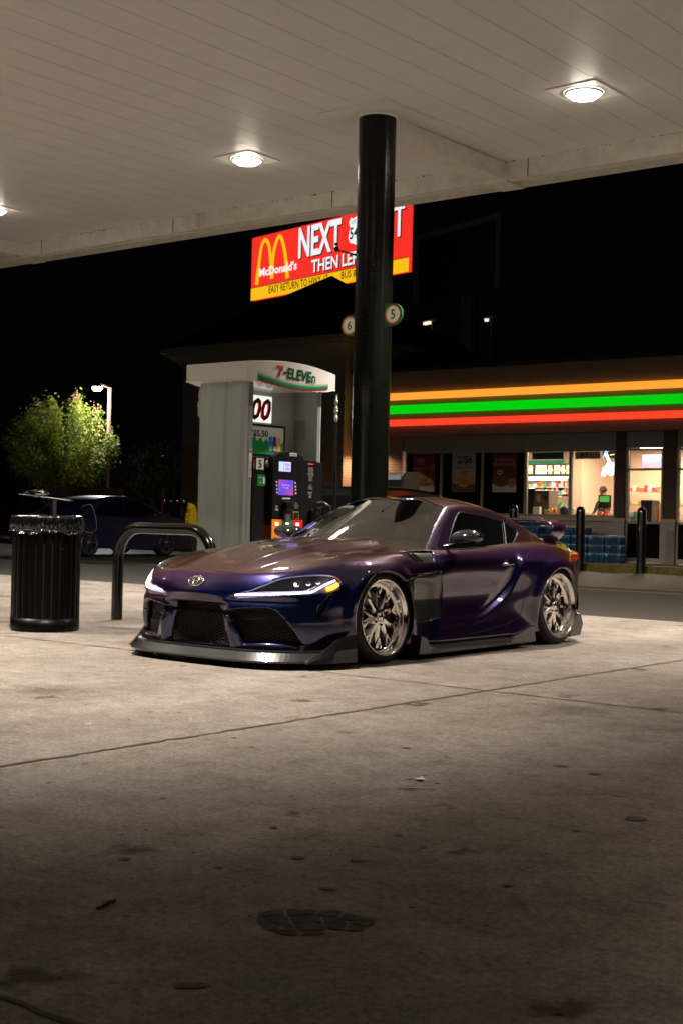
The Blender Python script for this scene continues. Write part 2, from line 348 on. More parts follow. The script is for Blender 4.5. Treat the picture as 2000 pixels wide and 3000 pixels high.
# pillar
PIL = thing('canopy_pillar', 'tall dark green-black round steel pillar carrying the canopy behind the car', 'pillar', (-9.12, 11.86, 0))
b = MB(); n = 96; prof = [(0.0, 1.0), (CEIL_Z-.004, 1.0)]
vs = []
for zz in (0.0, .6, 1.6, 2.8, 4.0, CEIL_Z-.004):
    for k in range(n):
        a = 2*math.pi*k/n; r_ = .205+.0012*math.cos(14*a)+.0008*math.sin(5*a); vs.append((-9.12+r_*math.cos(a), 11.86+r_*math.sin(a), zz))
b.add(vs, [(i*n+k, i*n+(k+1) % n, (i+1)*n+(k+1) % n, (i+1)*n+k) for i in range(5) for k in range(n)], True)
b.build('column', mat('pillar_paint', (.003, .0042, .0026), .24, spec=.28, coat=.0, bump=.25, bscale=25, noise=.4, nscale=6), PIL)
b = MB(); b.lathe([(.207, -.03), (.225, -.012), (.225, -.004)], (-9.12, 11.86, CEIL_Z-.003), 'z', 48); b.build('pillar_collar', WHITE_D, PIL)
b = MB(); b.lathe([(.30, .0), (.30, .02), (.21, .025)], (-9.12, 11.86, 0.16), 'z', 40); b.build('base_plate', mat('plate_black', (.02, .02, .02), .5), PIL)
# pump number signs on the pillar
SGN = thing
def number_sign(num, xs, lab):
    z0 = 3.21 if num == '5' else 3.19; y0 = 11.60 if num == '5' else 11.93; t = thing('pump_number_sign', lab, 'sign', (xs, y0, z0), 'number signs on the pillar'); sg = 1 if xs > -9.12 else -1
    GREEN = mat('sign_green', (.012, .14, .05), .35)
    pts = [(-sg*.115, -.125), (-sg*.115, .125)] + [(sg*p[0], p[1]) for p in arc(0.0, 0, .118, 80, -80, 20)]
    polyboard('sign_back', pts, (xs, y0, z0), (1, 0, 0), (0, 0, 1), GREEN, t, .02)
    ring = MB(); ring.add([(xs+r*math.cos(a), y0-.003, z0+r*math.sin(a)) for a in np.linspace(0, 2*math.pi, 41)[:-1] for r in (.088, .106)], [(2*i, 2*i+1, (2*i+3) % 80, (2*i+2) % 80) for i in range(40)]); ring.build('sign_ring', mat('sign_orange', (.62, .14, .03), .4), t, fixn=False)
    f = MB(); f.add([(xs+.088*math.cos(a), y0-.004, z0+.088*math.sin(a)) for a in np.linspace(0, 2*math.pi, 41)[:-1]], [tuple(range(40))]); f.build('sign_face', mat('sign_cream', (.62, .60, .45), .4, emit=(.8, .78, .6), es=.12), t, fixn=False)
    text('sign_number', num, (xs, y0-.004, z0), (1, 0, 0), (0, 0, 1), mat('sign_black', (.01, .01, .01), .4), t, h=.10, bold=.01)
number_sign('5', -8.655, 'round pump number sign reading 5 on the right of the pillar')
number_sign('6', -9.50, 'round pump number sign reading 6 on the left of the pillar')
# camera on an arm
cm_ = thing('security_camera', 'small black security camera on an arm on the left of the pillar', 'camera', (-9.32, 11.80, 4.0))
b = MB(); b.tube([(-9.31, 11.80, 3.93), (-9.42, 11.74, 3.97), (-9.50, 11.70, 3.99)], .010, 8); b.build('camera_arm', GLOSSBLK if 'GLOSSBLK' in globals() else mat('camera_black', (.006, .006, .007), .2), cm_)
b = MB(); b.lathe([(0, -.03), (.022, -.025), (.03, 0), (.022, .025), (0, .03)], (-9.52, 11.69, 4.01), 'z', 16); b.lathe([(0, 0), (.018, .005), (.02, .03), (0, .035)], (-9.525, 11.69, 4.045), 'z', 12); b.build('camera_head', bpy.data.materials.get('camera_black') or mat('camera_black2', (.006, .006, .007), .2), cm_)
# =================================================================== PUMP ISLAND
BLK = mat('dispenser_black', (.010, .010, .011), .32, coat=.3)
GREY = mat('dispenser_grey', (.50, .57, .55), .40, noise=.04, nscale=5)
GREYD = mat('dispenser_edge_grey', (.20, .23, .25), .4)
TOPW = mat('topper_white', (.80, .77, .74), .28, coat=.3)
INK = mat('ink_black', (.008, .008, .008), .5); PAPER = mat('paper_sticker', (.62, .61, .58), .5); INKG = mat('ink_grey', (.45, .45, .44), .5)
tag(MB().prism([(-9.86, 9.25), (-8.62, 9.25), (-8.55, 9.4), (-8.55, 13.0), (-8.62, 13.1), (-9.86, 13.1), (-9.93, 13.0), (-9.93, 9.4)], 0, .16, 'z').build('pump_island', mat('island_concrete', (.27, .25, .22), .8, noise=.2, nscale=6), bevel=.015), kind='structure')
D = thing('fuel_dispenser', 'grey and black fuel dispenser with white and green branded top behind the car', 'fuel pump', (-9.21, 10.2, .16))
XF = -8.90; XB = -9.515; Y0 = 9.60; Y1 = 10.78; ZT = 2.34
# near end column: an end panel with two broad flutes
def column(yo, yi, name):
    b = MB(); s = 1 if yi > yo else -1
    prof = [(XB, .015), (XB+.10, .012), (XB+.13, .0), (XB+.34, .0), (XB+.37, .022), (XB+.41, .022), (XB+.45, .0), (XF-.05, .0), (XF-.015, .02), (XF, .05)]
    pts = [(x, yo+s*d) for x, d in prof]+[(XF, yi), (XF-.10, yi), (XF-.28, yi+.0*s), (XB+.28, yi), (XB+.10, yi), (XB, yi)]
    b.prism(pts, .16, ZT, 'z'); return b.build(name, GREY, D, bevel=.004)
column(Y0, Y0+.115, 'end_column'); column(Y1, Y1-.10, 'end_column')
MB().box(XF-.004, XF+.0025, Y0+.052, Y0+.114, .17, ZT-.01).box(XF-.004, XF+.0025, Y1-.098, Y1-.052, .17, ZT-.01).build('corner_trim', GREYD, D)
MB().box(-9.27, -9.20, Y0+.117, Y1-.102, .16, ZT).build('centre_wall', GREY, D)
# black lower cabinets on the two faces
FX = -8.885
def face_details(sgn):
    pass
b = MB(); b.box(-9.19, FX, Y0+.118, Y1-.103, .17, 1.615); b.box(-8.898, FX, Y1-.104, Y1-.012, .17, 1.60); b.box(-9.28, -9.53, Y0+.118, Y1-.103, .17, 1.615); b.build('cabinet', BLK, D, bevel=.01)
# arched operator head
arcp = [(9.945, .95), (9.945, 1.60)]+[(10.18+.235*math.cos(R_(a)), 1.60+.085*math.sin(R_(a))) for a in range(180, -1, -15)]+[(10.415, .95)]
MB().prism(arcp, FX+.001, FX+.055, 'x').build('operator_head', BLK, D, bevel=.008)
HX = FX+.057
U = (0, 0, 1); RR = (0, 1, 0)      # reading direction on faces that look towards +X
# brand plate on the head
o = quad('brand_plate', (HX, 10.24, 1.655), RR, U, .105, .032, mat('plate_white', (.65, .65, .62), .4), D)
text('plate_lettering', '7-ELEVEN', (HX, 10.24, 1.655), RR, U, mat('eleven_green', (.004, .13, .045), .4), o, w=.085, h=.018, bold=.02)
# price display and colour screen
scr_m = bpy.data.materials.new('lcd_backlight'); scr_m.use_nodes = True; nt = scr_m.node_tree; bb = nt.nodes['Principled BSDF']; tcn = nt.nodes.new('ShaderNodeTexCoord'); sx = nt.nodes.new('ShaderNodeSeparateXYZ'); rp_ = nt.nodes.new('ShaderNodeValToRGB')
nt.links.new(tcn.outputs['Generated'], sx.inputs[0]); nt.links.new(sx.outputs['Y'], rp_.inputs['Fac']); rp_.color_ramp.elements[0].color = (.45, .62, 1, 1); rp_.color_ramp.elements[1].color = (.72, .55, 1, 1)
nt.links.new(rp_.outputs['Color'], bb.inputs['Emission Color']); bb.inputs['Emission Strength'].default_value = 1.3; bb.inputs['Base Color'].default_value = (.02, .02, .03, 1)
HY = -.075
o = quad('price_display', (HX, 10.195+HY, 1.53), RR, U, .175, .095, scr_m, D)
text('display_digits', '1000\n3186', (HX+.001, 10.215+HY, 1.528), RR, U, mat('lcd_ink', (.05, .03, .16), .5, emit=(.10, .05, .3), es=.5), o, w=.10, h=.07, bold=.005)
sc2 = bpy.data.materials.new('screen_gradient'); sc2.use_nodes = True; nt = sc2.node_tree; bb = nt.nodes['Principled BSDF']; tcn = nt.nodes.new('ShaderNodeTexCoord'); sx = nt.nodes.new('ShaderNodeSeparateXYZ'); rp_ = nt.nodes.new('ShaderNodeValToRGB')
ad = nt.nodes.new('ShaderNodeMath'); ad.operation = 'MULTIPLY_ADD'; ad.inputs[1].default_value = -.5; nt.links.new(tcn.outputs['Generated'], sx.inputs[0]); nt.links.new(sx.outputs['Z'], ad.inputs[0]); 
ad2 = nt.nodes.new('ShaderNodeMath'); ad2.operation = 'MULTIPLY_ADD'; ad2.inputs[1].default_value = .5; ad2.inputs[2].default_value = .5; nt.links.new(sx.outputs['Y'], ad2.inputs[0]); nt.links.new(ad2.outputs[0], ad.inputs[2]); nt.links.new(ad.outputs[0], rp_.inputs['Fac'])
rp_.color_ramp.elements[0].color = (.42, .05, .62, 1); rp_.color_ramp.elements[1].color = (.62, .05, .35, 1); e_ = rp_.color_ramp.elements.new(.5); e_.color = (.07, .07, .75, 1)
nt.links.new(rp_.outputs['Color'], bb.inputs['Emission Color']); bb.inputs['Emission Strength'].default_value = 1.0; bb.inputs['Base Color'].default_value = (.02, .02, .05, 1)
o = quad('touch_screen', (HX, 10.215+HY, 1.325), RR, U, .225, .150, sc2, D)
text('screen_text', 'Please insert card\nor tap to pay', (HX+.001, 10.21+HY, 1.335), RR, U, emat('screen_pink', (.9, .45, .95), 1.0), o, w=.12, h=.05)
for k in range(4):
    for yb in (10.075, 10.355): quad('soft_key', (HX, yb+HY+.004*k, 1.375-.034*k), RR, U, .020, .019, PAPER, D)
quad('card_sign', (HX, 10.225+HY, 1.218), RR, U, .12, .016, PAPER, D)
MB().box(HX, HX+.05, 10.10, 10.22, 1.10, 1.19).build('card_reader', BLK, D, bevel=.008)
MB().box(HX, HX+.03, 10.11, 10.19, .99, 1.09).build('keypad', mat('keypad_grey', (.10, .10, .10), .4), D, bevel=.004)
o = quad('yellow_frame_panel', (HX, 10.375+HY, 1.055), RR, U, .085, .072, mat('frame_yellow', (.55, .42, .02), .4), D); quad('yellow_frame_inner', (HX+.003, 10.375+HY, 1.055), RR, U, .070, .058, INK, o, .002)
text('instructions_text', 'SELECT\nGRADE LIFT\nHANDLE AND\nPUMP', (HX, 10.37+HY, 1.15), RR, U, INKG, D, w=.08, h=.06)
text('side_note_text', 'PAY\nHERE', (HX, 10.065+HY+.02, 1.12), RR, U, PAPER, D, w=.045, h=.05, bold=.02)
for nm, y0_, c_ in (('regular', 10.01, (.85, .22, .02)), ('plus', 10.165, (.004, .17, .07)), ('premium', 10.32, (.62, .015, .02))):
    o = quad('grade_button_panel', (HX, y0_+.075+HY+.01, .90), RR, U, .148, .22, mat('grade_'+nm, c_, .35, emit=c_, es=.35), D)
    quad('grade_button', (HX+.004, y0_+.07+HY+.01, .965), RR, U, .045, .030, emat('button_white', (1, 1, .95), 1.6) if nm == 'regular' else bpy.data.materials['button_white'], o, .004)
# left-hand part of the cabinet
o = quad('pump_number_plate', (FX+.003, 9.815, 1.545), RR, U, .105, .11, PAPER, D); text('pump_number', '5', (FX+.004, 9.815, 1.545), RR, U, INK, o, h=.078, bold=.01)
o = quad('green_notice', (FX+.003, 9.845, 1.385), RR, U, .125, .112, mat('notice_green', (.01, .22, .04), .4), D)
text('notice_text', 'ultra save\n\nname', (FX+.004, 9.825, 1.39), RR, U, PAPER, o, w=.055, h=.07); quad('notice_slip', (FX+.005, 9.875, 1.385), RR, U, .026, .06, PAPER, o, .002)
b = MB(); b.lathe([(0, .004), (.032, .003), (.034, 0)], (FX+.001, 9.92, 1.55), 'x', 24); o = b.build('round_seal', mat('seal_grey', (.22, .22, .20), .4), D); b = MB(); b.lathe([(0, .003), (.018, .001)], (FX+.005, 9.92, 1.555), 'x', 20); b.build('seal_centre', mat('seal_yellow', (.45, .42, .16), .4), o)
quad('red_notice', (FX+.003, 9.733, 1.54), RR, U, .030, .085, mat('notice_dark_red', (.16, .03, .03), .5), D)
MB().box(FX, FX+.002, 9.74, 9.99, 1.178, 1.182).build('door_gap', mat('gap_black', (.001, .001, .001), .9), D)
# right-hand part
o = text('warning_text', 'NO SMOKING\nTURN OFF ENGINE\nDO NOT LEAVE\nPUMP UNATTENDED\nFUEL ONLY IN\nAPPROVED\nCONTAINERS', (FX+.003, 10.575, 1.475), RR, U, INKG, D, w=.10, h=.14)
o = quad('warning_band', (FX+.003, 10.575, 1.575), RR, U, .085, .012, mat('warn_red', (.7, .05, .04), .5, emit=(.8, .05, .04), es=.3), D)
text('notice_lines', 'AGE 16+\nSTAY CLEAR', (FX+.003, 10.575, 1.345), RR, U, INKG, D, w=.07, h=.05); text('receipt_text', 'RECEIPT\nTAKE\nHERE', (FX+.003, 10.575, 1.265), RR, U, INKG, D, w=.07, h=.06)
# nozzle in its boot
MB().box(FX, FX+.05, 10.56, 10.68, .85, 1.12).build('nozzle_boot', BLK, D, bevel=.01)
b = MB(); b.tube([(FX+.06, 10.62, 1.16), (FX+.10, 10.66, 1.175), (FX+.15, 10.70, 1.14), (FX+.14, 10.72, 1.05)], [.035, .036, .030, .018], 10); o = b.build('nozzle', mat('nozzle_black', (.02, .02, .022), .3), D)
MB().tube([(FX+.12, 10.72, 1.08), (FX+.13, 10.74, 1.03), (FX+.11, 10.75, .98)], .012, 8).build('nozzle_spout', CHROMEP := mat('dull_metal', (.6, .6, .58), .25, metal=1), o)
# upper recess: price sheet 00 and framed advert
o = quad('price_sheet', (-9.19, 10.04, 2.11), RR, U, .54, .265, emat('lit_sheet', (1, .98, .92), .95), D)
for nm, m_, dx, b_ in (('digits_shadow', mat('digit_red', (.75, .05, .03), .5, emit=(.9, .04, .02), es=.5), -.010, .035), ('digits', INK, .0, .02)):
    text(nm, '300', (-9.188+.001*(nm == 'digits'), 10.075+dx, 2.11-(.006 if nm != 'digits' else 0)), RR, U, m_, o, w=.44, h=.225, shear=.22, bold=b_)
fr = MB(); fr.box(-9.20, -9.165, 9.73, 10.50, 1.640, 1.66); fr.box(-9.20, -9.165, 9.73, 10.50, 1.935, 1.955); fr.box(-9.20, -9.165, 10.48, 10.50, 1.66, 1.935); fr.box(-9.20, -9.165, 9.73, 9.75, 1.66, 1.935); fr.build('advert_frame', BLK, D)
ad_ = quad('advert_sheet', (-9.172, 10.115, 1.797), RR, U, .73, .275, mat('advert_cream', (.56, .55, .45), .5, emit=(.8, .78, .62), es=.10), D)
pts = [(-.36, -.136), (.36, -.136), (.36, .0), (.32, -.03), (.29, .01), (.25, -.03), (.20, .0), (.15, -.02), (.10, .02), (.06, -.02), (.02, .03), (-.03, -.01), (-.07, .04), (-.12, .0), (-.18, .05), (-.22, 0), (-.28, .04), (-.36, 0)]
polyboard('advert_forest', pts, (-9.171, 10.115, 1.797), RR, U, mat('advert_green', (.01, .20, .04), .5, emit=(.01, .3, .05), es=.12), ad_, .002, .001)
text('advert_price', '3/$5.50', (-9.168, 10.09, 1.86), RR, U, INK, ad_, w=.30, h=.075, bold=.03); text('advert_words', 'Red Bull', (-9.168, 10.32, 1.868), RR, U, INKG, ad_, w=.10, h=.018)
for k, c_ in enumerate(((.02, .15, .55), (.02, .03, .28), (.75, .30, .03))):
    o = quad('advert_can', (-9.168, 10.28+.062*k, 1.765), RR, U, .050, .155, mat('can_colour_%d' % k, c_, .4, emit=c_, es=.15), ad_, .002)
    quad('can_label', (-9.166, 10.28+.062*k, 1.725), RR, U, .042, .05, mat('can_white', (.6, .6, .6), .4) if k == 0 else bpy.data.materials['can_white'], o, .001) if k < 2 else None
text('advert_small_print', '7REWARDS', (-9.168, 10.04, 1.70), RR, U, PAPER, ad_, w=.16, h=.02)
# stickers
o = quad('safety_sticker', (XF+.006, 9.69, 1.545), RR, U, .045, .27, PAPER, D, .002); quad('sticker_red_band', (XF+.0085, 9.69, 1.66), RR, U, .045, .02, mat('sticker_red', (.5, .06, .03), .5), o, .001)
text('sticker_text', 'NO\nSMOKING\n\nSTATIC\nWARNING\nDO NOT\nRE-ENTER', (XF+.0085, 9.69, 1.50), RR, U, INK, o, w=.035, h=.16)
o = quad('paper_notice', (-9.13, Y1-.105, 1.93), (1, 0, 0), U, .16, .20, mat('faded_paper', (.38, .40, .36), .5), D, .002); text('paper_notice_text', 'NOTICE\n\nPAY AT\nPUMP', (-9.13, Y1-.106, 1.94), (1, 0, 0), U, INKG, o, w=.11, h=.14)
# topper
def topper():
    ys = np.linspace(9.52, 10.84, 41); q = (ys-9.52)/1.32; x = ys*0-8.80
    zt = 2.535+.0*q+.055*np.sin(np.pi*np.clip(q, 0, 1))*1.0-.0*q; zb = 2.36-.055*np.sin(np.pi*q*.9+.15)+.0*q
    zt = 2.51+.045*np.sin(np.pi*q)-.01*q**2; zb = 2.345-.06*np.sin(np.pi*np.clip(q*.95, 0, 1))
    b = MB()
    ring = []
    for s, X in ((1, -8.80), (-1, -9.62)):
        idx = range(41) if s == 1 else range(40, -1, -1)
        for i in idx:
            bul = .045*math.sin(math.pi*(i/40)); ring.append((X+s*bul, ys[i], zb[i], zt[i]))
    k = len(ring); vs = [(a, c, z0) for a, c, z0, z1 in ring]+[(a, c, z1) for a, c, z0, z1 in ring]
    vs += [(-9.21+(a+9.21)*.93, 10.18+(c-10.18)*.96, z0+.0) for a, c, z0, z1 in ring]
    b.add(vs, [(i, (i+1) % k, (i+1) % k+k, i+k) for i in range(k)], False)
    b.add([vs[k+i] for i in range(k)], [(i, i+1, k-2-i, k-1-i) for i in range(40)])
    b.add([vs[i] for i in range(k)], [(i, i+1, k-2-i, k-1-i) for i in range(40)])
    return b.build('topper', TOPW, D, bevel=.006), ys, zt, zb
tp, tys, tzt, tzb = topper()
def tx_(y): return -8.80+.045*math.sin(math.pi*(y-9.52)/1.32)
# green/red swoosh on the topper
gm_ = bpy.data.materials.new('swoosh_green'); gm_.use_nodes = True; nt = gm_.node_tree; bb = nt.nodes['Principled BSDF']; tcn = nt.nodes.new('ShaderNodeTexCoord'); sx = nt.nodes.new('ShaderNodeSeparateXYZ'); rp_ = nt.nodes.new('ShaderNodeValToRGB')
nt.links.new(tcn.outputs['UV'], sx.inputs[0]); nt.links.new(sx.outputs['Y'], rp_.inputs['Fac']); rp_.color_ramp.elements[0].color = (.004, .16, .06, 1); rp_.color_ramp.elements[1].color = (.70, .68, .60, 1); rp_.color_ramp.elements.new(.45).color = (.03, .27, .13, 1); nt.links.new(rp_.outputs['Color'], bb.inputs['Base Color']); bb.inputs['Roughness'].default_value = .3
def band(name, ylo, yhi, fz0, fz1, m, lift, par):
    ys = np.linspace(ylo, yhi, 25); vs = []
    for v in ys: vs += [(tx_(v)+lift, v, fz0(v)), (tx_(v)+lift, v, fz1(v))]
    b = MB(); b.add(vs, [(2*i, 2*i+2, 2*i+3, 2*i+1) for i in range(24)]); o = b.build(name, m, par, fixn=False)
    uvl = o.data.uv_layers.new(name='UVMap')
    for p in o.data.polygons:
        for li, vi in zip(p.loop_indices, p.vertices): uvl.data[li].uv = ((vi//2)/24, vi % 2)
    return o
lowz = lambda v: 2.352-.066*math.sin(math.pi*min(1, (v-9.62)/1.06*.86+.04))+.0
band('green_swoosh', 9.645, 10.70, lambda v: lowz(v)+.012, lambda v: lowz(v)+.085-.02*(v-9.64), gm_, .004, tp)
band('red_swoosh', 9.645, 10.69, lambda v: lowz(v), lambda v: lowz(v)+.014, mat('swoosh_red', (.30, .015, .012), .35), .0055, tp)
t7 = None
for nm_, pts_, c_ in (('brand_numeral_bar', [(-.045, .030), (.052, .030), (.052, .056), (.044, .056), (-.040, .056)], (.62, .10, .01)), ('brand_numeral_stem', [(.052, .030), (.018, .030), (-.012, -.012), (-.030, -.058), (-.002, -.058), (.014, -.010), (.046, .020)], (.40, .02, .012))):
    polyboard(nm_, pts_, (tx_(9.93)+.012, 9.925, 2.445), (0, 1, -.02), U, mat(nm_, c_, .35), tp, .003)
if False: text('brand_numeral', '7', (tx_(9.94)+.010, 9.925, 2.445), (0, 1, -.02), U, mat('seven_orange', (.55, .075, .01), .35), tp, h=.108, w=.075, shear=.15, bold=.04)
te = text('brand_lettering', 'ELEVEn', (tx_(10.22)+.006, 10.245, 2.432), (0, 1, -.03), U, mat('eleven_dark_green', (.004, .085, .03), .35), tp, w=.43, h=.108, shear=.12, bold=.03)
quad('brand_hyphen', (tx_(10.0)+.012, 10.000, 2.437), (0, 1, -.02), U, .045, .020, bpy.data.materials['eleven_dark_green'], tp, .003)
# hoses at both ends of the topper
for s, xh, yh in ((1, -8.80, 10.86), (-1, -9.655, 9.75)):
    b = MB(); b.tube([(xh, yh, 2.33), (xh, yh, 2.22)], .013, 8); pth = [(xh, yh, 2.0), (xh+.005, yh, 1.6), (xh+.01, yh, 1.2), (xh+.03*s, yh-.02, .8), (xh+.06, yh-.06, .55)]
    o = MB().tube(pth, .014, 10).build('fuel_hose', mat('hose_rubber', (.015, .015, .015), .35) if s == 1 else bpy.data.materials['hose_rubber'], D)
    f = MB(); f.lathe([(.010, 2.30), (.010, 2.245), (.017, 2.243), (.017, 2.205), (.011, 2.203), (.012, 2.165), (.023, 2.163), (.023, 2.15), (.018, 2.148), (.018, 2.14), (.024, 2.138), (.024, 2.118), (.014, 2.115), (.014, 2.08), (.018, 2.078), (.018, 2.03), (.010, 2.02)], (xh, yh, 0), 'z', 16); f.build('hose_swivel', mat('swivel_metal', (.50, .49, .45), .35, metal=.3) if s == 1 else bpy.data.materials['swivel_metal'], D)
# the nozzle round the far side, bagged as out of order
bag = thing('nozzle_bag', 'yellow out of service bag over the nozzle on the left of the dispenser', 'bag', (-9.80, 10.1, .9))
YB = mat('bag_yellow', (.72, .55, .01), .35, bump=.6, bscale=14, emit=(.8, .55, .0), es=.06)
o_x = lambda px, py: None
def at_y(px, py, yv):
    r = CF+CR*(px-1000)/CAM_F-CU*(py-1500)/CAM_F; t = yv/r[1]; return Vector((r[0]*t, yv, CAM_H+r[2]*t))
yb_ = 9.62
P4 = [at_y(a, c, yb_) for a, c in ((552, 1472), (575, 1484), (580, 1550), (540, 1545))]
b = MB(); n_ = 7
def bil(u, v): return P4[0].lerp(P4[1], u).lerp(P4[3].lerp(P4[2], u), v)
vs = []
for side_ in (0, 1):
    for i in range(n_+1):
        for k in range(n_+1):
            u, v = k/n_, i/n_; p = bil(u, v); th = .05*math.sin(math.pi*u)*(.35+.65*v); vs.append((p.x, p.y+(th if side_ else -th)+.006*math.sin(9*v+5*u), p.z))
m1 = n_+1; fs = [(i*m1+k, i*m1+k+1, (i+1)*m1+k+1, (i+1)*m1+k) for i in range(n_) for k in range(n_)]
b.add(vs, fs+[tuple(q+m1*m1 for q in f[::-1]) for f in fs], True); b.build('bag', YB, bag)
cc_ = bil(.52, .62); text('bag_lettering', 'SORRY\nOUT\nOF\nSERVICE', (cc_.x, cc_.y-.062, cc_.z), (1, 0, .02), U, INK, bag, w=.12, h=.20, bold=.03)
# hoop guard and waste bin
HB = mat('hoop_paint', (.005, .006, .005), .20, coat=.5, coatr=.06, bump=.12, bscale=30)
yh = 9.03; xl, xr, zh, rr_ = -10.005, -8.73, .90, .30
pth = [(xl, yh, 0), (xl, yh, .3), (xl, yh, zh-rr_)]+[(xl+rr_+rr_*math.cos(R_(a)), yh, zh-rr_+rr_*math.sin(R_(a))) for a in range(170, 80, -10)]+[(xr-rr_+rr_*math.cos(R_(a)), yh, zh-rr_+rr_*math.sin(R_(a))) for a in range(90, -5, -10)]+[(xr, yh, .3), (xr, yh, 0)]
HG = thing('hoop_bollard', 'glossy black bent pipe guard rail in front of the dispenser', 'guard rail', (-9.25, yh, 0))
MB().tube(pth, .055, 24).build('pipe', HB, HG)
b = MB(); b.lathe([(.0552, -.004), (.0568, 0), (.0552, .004)], (0, 0, 0), 'x', 24); 
o = b.build('weld_ring', mat('weld', (.06, .06, .055), .4), HG); o.location = Vector((-9.02, yh, zh))-OFF[HG.name]; 
TB = thing('trash_bin', 'round black slatted litter bin with a liner folded over its rim', 'bin', (-9.46, 7.72, 0))
TBM = mat('bin_black', (.0012, .0012, .0012), .36, spec=.16)
cx_, cy_ = -9.49, 7.73; RB = .292
b = MB(); b.lathe([(RB-.03, .02), (RB-.03, .93)], (cx_, cy_, 0), 'z', 40); b.build('inner_drum', mat('bin_inner', (.004, .004, .004), .8), TB)
b = MB(); ns = 26
for k in range(ns):
    a0 = 2*math.pi*k/ns; a1 = a0+2*math.pi/ns*.80; am = (a0+a1)/2; vs = []
    for a in (a0, am, a1):
        for r_ in (RB-.010, RB+.004 if a == am else RB):
            for zz in (.11, .92): vs.append((cx_+r_*math.cos(a), cy_+r_*math.sin(a), zz))
    b.add(vs, [(2, 3, 7, 6), (6, 7, 11, 10), (0, 2, 3, 1)[::-1], (8, 10, 11, 9)])
b.build('slats', TBM, TB)
b = MB(); b.lathe([(RB-.02, .012), (RB+.002, .012), (RB+.006, .03), (RB+.005, .115), (RB-.02, .115)], (cx_, cy_, 0), 'z', 64); b.build('lower_band', TBM, TB); b = MB(); b.lathe([(RB-.02, .90), (RB+.004, .90), (RB+.006, .965), (RB-.02, .975)], (cx_, cy_, 0), 'z', 64); b.build('upper_band', TBM, TB)
b = MB(); b.lathe([(0, -.004), (.006, -.003), (.008, 0)], (cx_+.20, cy_-.175, .66), 'y', 10); b.build('bin_rivet', CHROMEP, TB)
LB = thing('bin_liner', 'shiny black plastic bag folded over the rim of the litter bin', 'plastic bag', (cx_, cy_, .9))
LM = mat('liner_plastic', (.006, .006, .006), .14, spec=.7, coat=.5, coatr=.05); rl = random.Random(5)
def gen_liner():
    n, rows = 520, [(.0, 1.00), (.010, 1.006), (.012, 1.0), (.016, .98), (.020, .95), (.022, .92), (.020, .90), (.012, .885), (.004, .872), (.001, .862), (.010, .85)]
    base = [(RB-.03, .975), (RB-.002, 1.003), (RB+.010, 1.0), (RB+.015, .98), (RB+.018, .955), (RB+.020, .93), (RB+.018, .905), (RB+.012, .888), (RB+.011, .878), (RB+.016, .866), (RB+.026, .852)]
    vs = []
    ph = [rl.uniform(0, 6.28) for _ in range(10)]
    for k in range(n):
        a = 2*math.pi*k/n
        for i, (r_, zz) in enumerate(base):
            q = i/(len(base)-1); w = .007*q*(1-.3*q)
            d = w*(math.sin(23*a+ph[0]+3*q+2*math.sin(3*a))+.9*math.sin(67*a+ph[1]-6*q+3*math.sin(5*a))+.7*abs(math.sin(97*a-9*q+ph[5]))+.6*math.sin(47*a+ph[2]+7*q)+.6*abs(math.sin(61*a+ph[3]+4*q)))*(1 if i > 1 else .1)
            vs.append((cx_+(r_+d)*math.cos(a), cy_+(r_+d)*math.sin(a), zz+(.010*math.sin(5*a+ph[4])+.008*math.sin(13*a+ph[5])+.006*math.sin(29*a))*(q > .5)))
    m = len(base); b = MB(); b.add(vs, [(k*m+i, ((k+1) % n)*m+i, ((k+1) % n)*m+i+1, k*m+i+1) for k in range(n) for i in range(m-1)], True); return b
gen_liner().build('folded_film', LM, LB)
MB().tube([(cx_+(RB+.025)*math.cos(R_(a)), cy_+(RB+.025)*math.sin(R_(a)), .872+.006*math.sin(a*.2)) for a in range(0, 360, 6)], .004, 6, closed=True).build('draw_string', mat('string_black', (.03, .03, .03), .3), LB)
# loose strap of the liner hanging out in a loop
P = [at_y(a, c, 7.85) for a, c in ((238, 1487), (250, 1480), (266, 1478), (274, 1490), (283, 1525), (284, 1550), (276, 1559), (262, 1560), (250, 1557), (236, 1548))]
MB().tube([tuple(p) for p in P], .0022, 6).build('tie_loop', mat('strap_clear', (.05, .05, .045), .3), LB)
# =================================================================== THE CAR
CC = np.array([-6.79, 7.85, 0.0])          # car origin: on the ground under the front axle; the car faces -Y
def pchip(xs, ys, x):
    xs = np.asarray(xs, float); ys = np.asarray(ys, float); x = np.asarray(x, float)
    if ys.ndim == 1: ys = ys[:, None]; sq = True
    else: sq = False
    h = np.diff(xs)[:, None]; d = np.diff(ys, axis=0)/h; m = np.zeros_like(ys)
    for i in range(1, len(xs)-1):
        a, b = d[i-1], d[i]; w1 = 2*h[i]+h[i-1]; w2 = h[i]+2*h[i-1]
        with np.errstate(divide='ignore', invalid='ignore'):
            mm = (w1+w2)/(w1/a+w2/b)
        m[i] = np.where(a*b > 0, mm, 0)
    m[0] = d[0]; m[-1] = d[-1]
    i = np.clip(np.searchsorted(xs, x, side='right')-1, 0, len(xs)-2); hh = (xs[i+1]-xs[i]); t = ((x-xs[i])/hh)
    t = np.clip(t, 0, 1)[:, None]; hh = hh[:, None]
    r = (1+2*t)*(1-t)**2*ys[i]+t*(1-t)**2*hh*m[i]+t*t*(3-2*t)*ys[i+1]+t*t*(t-1)*hh*m[i+1]
    return r[:, 0] if sq else r
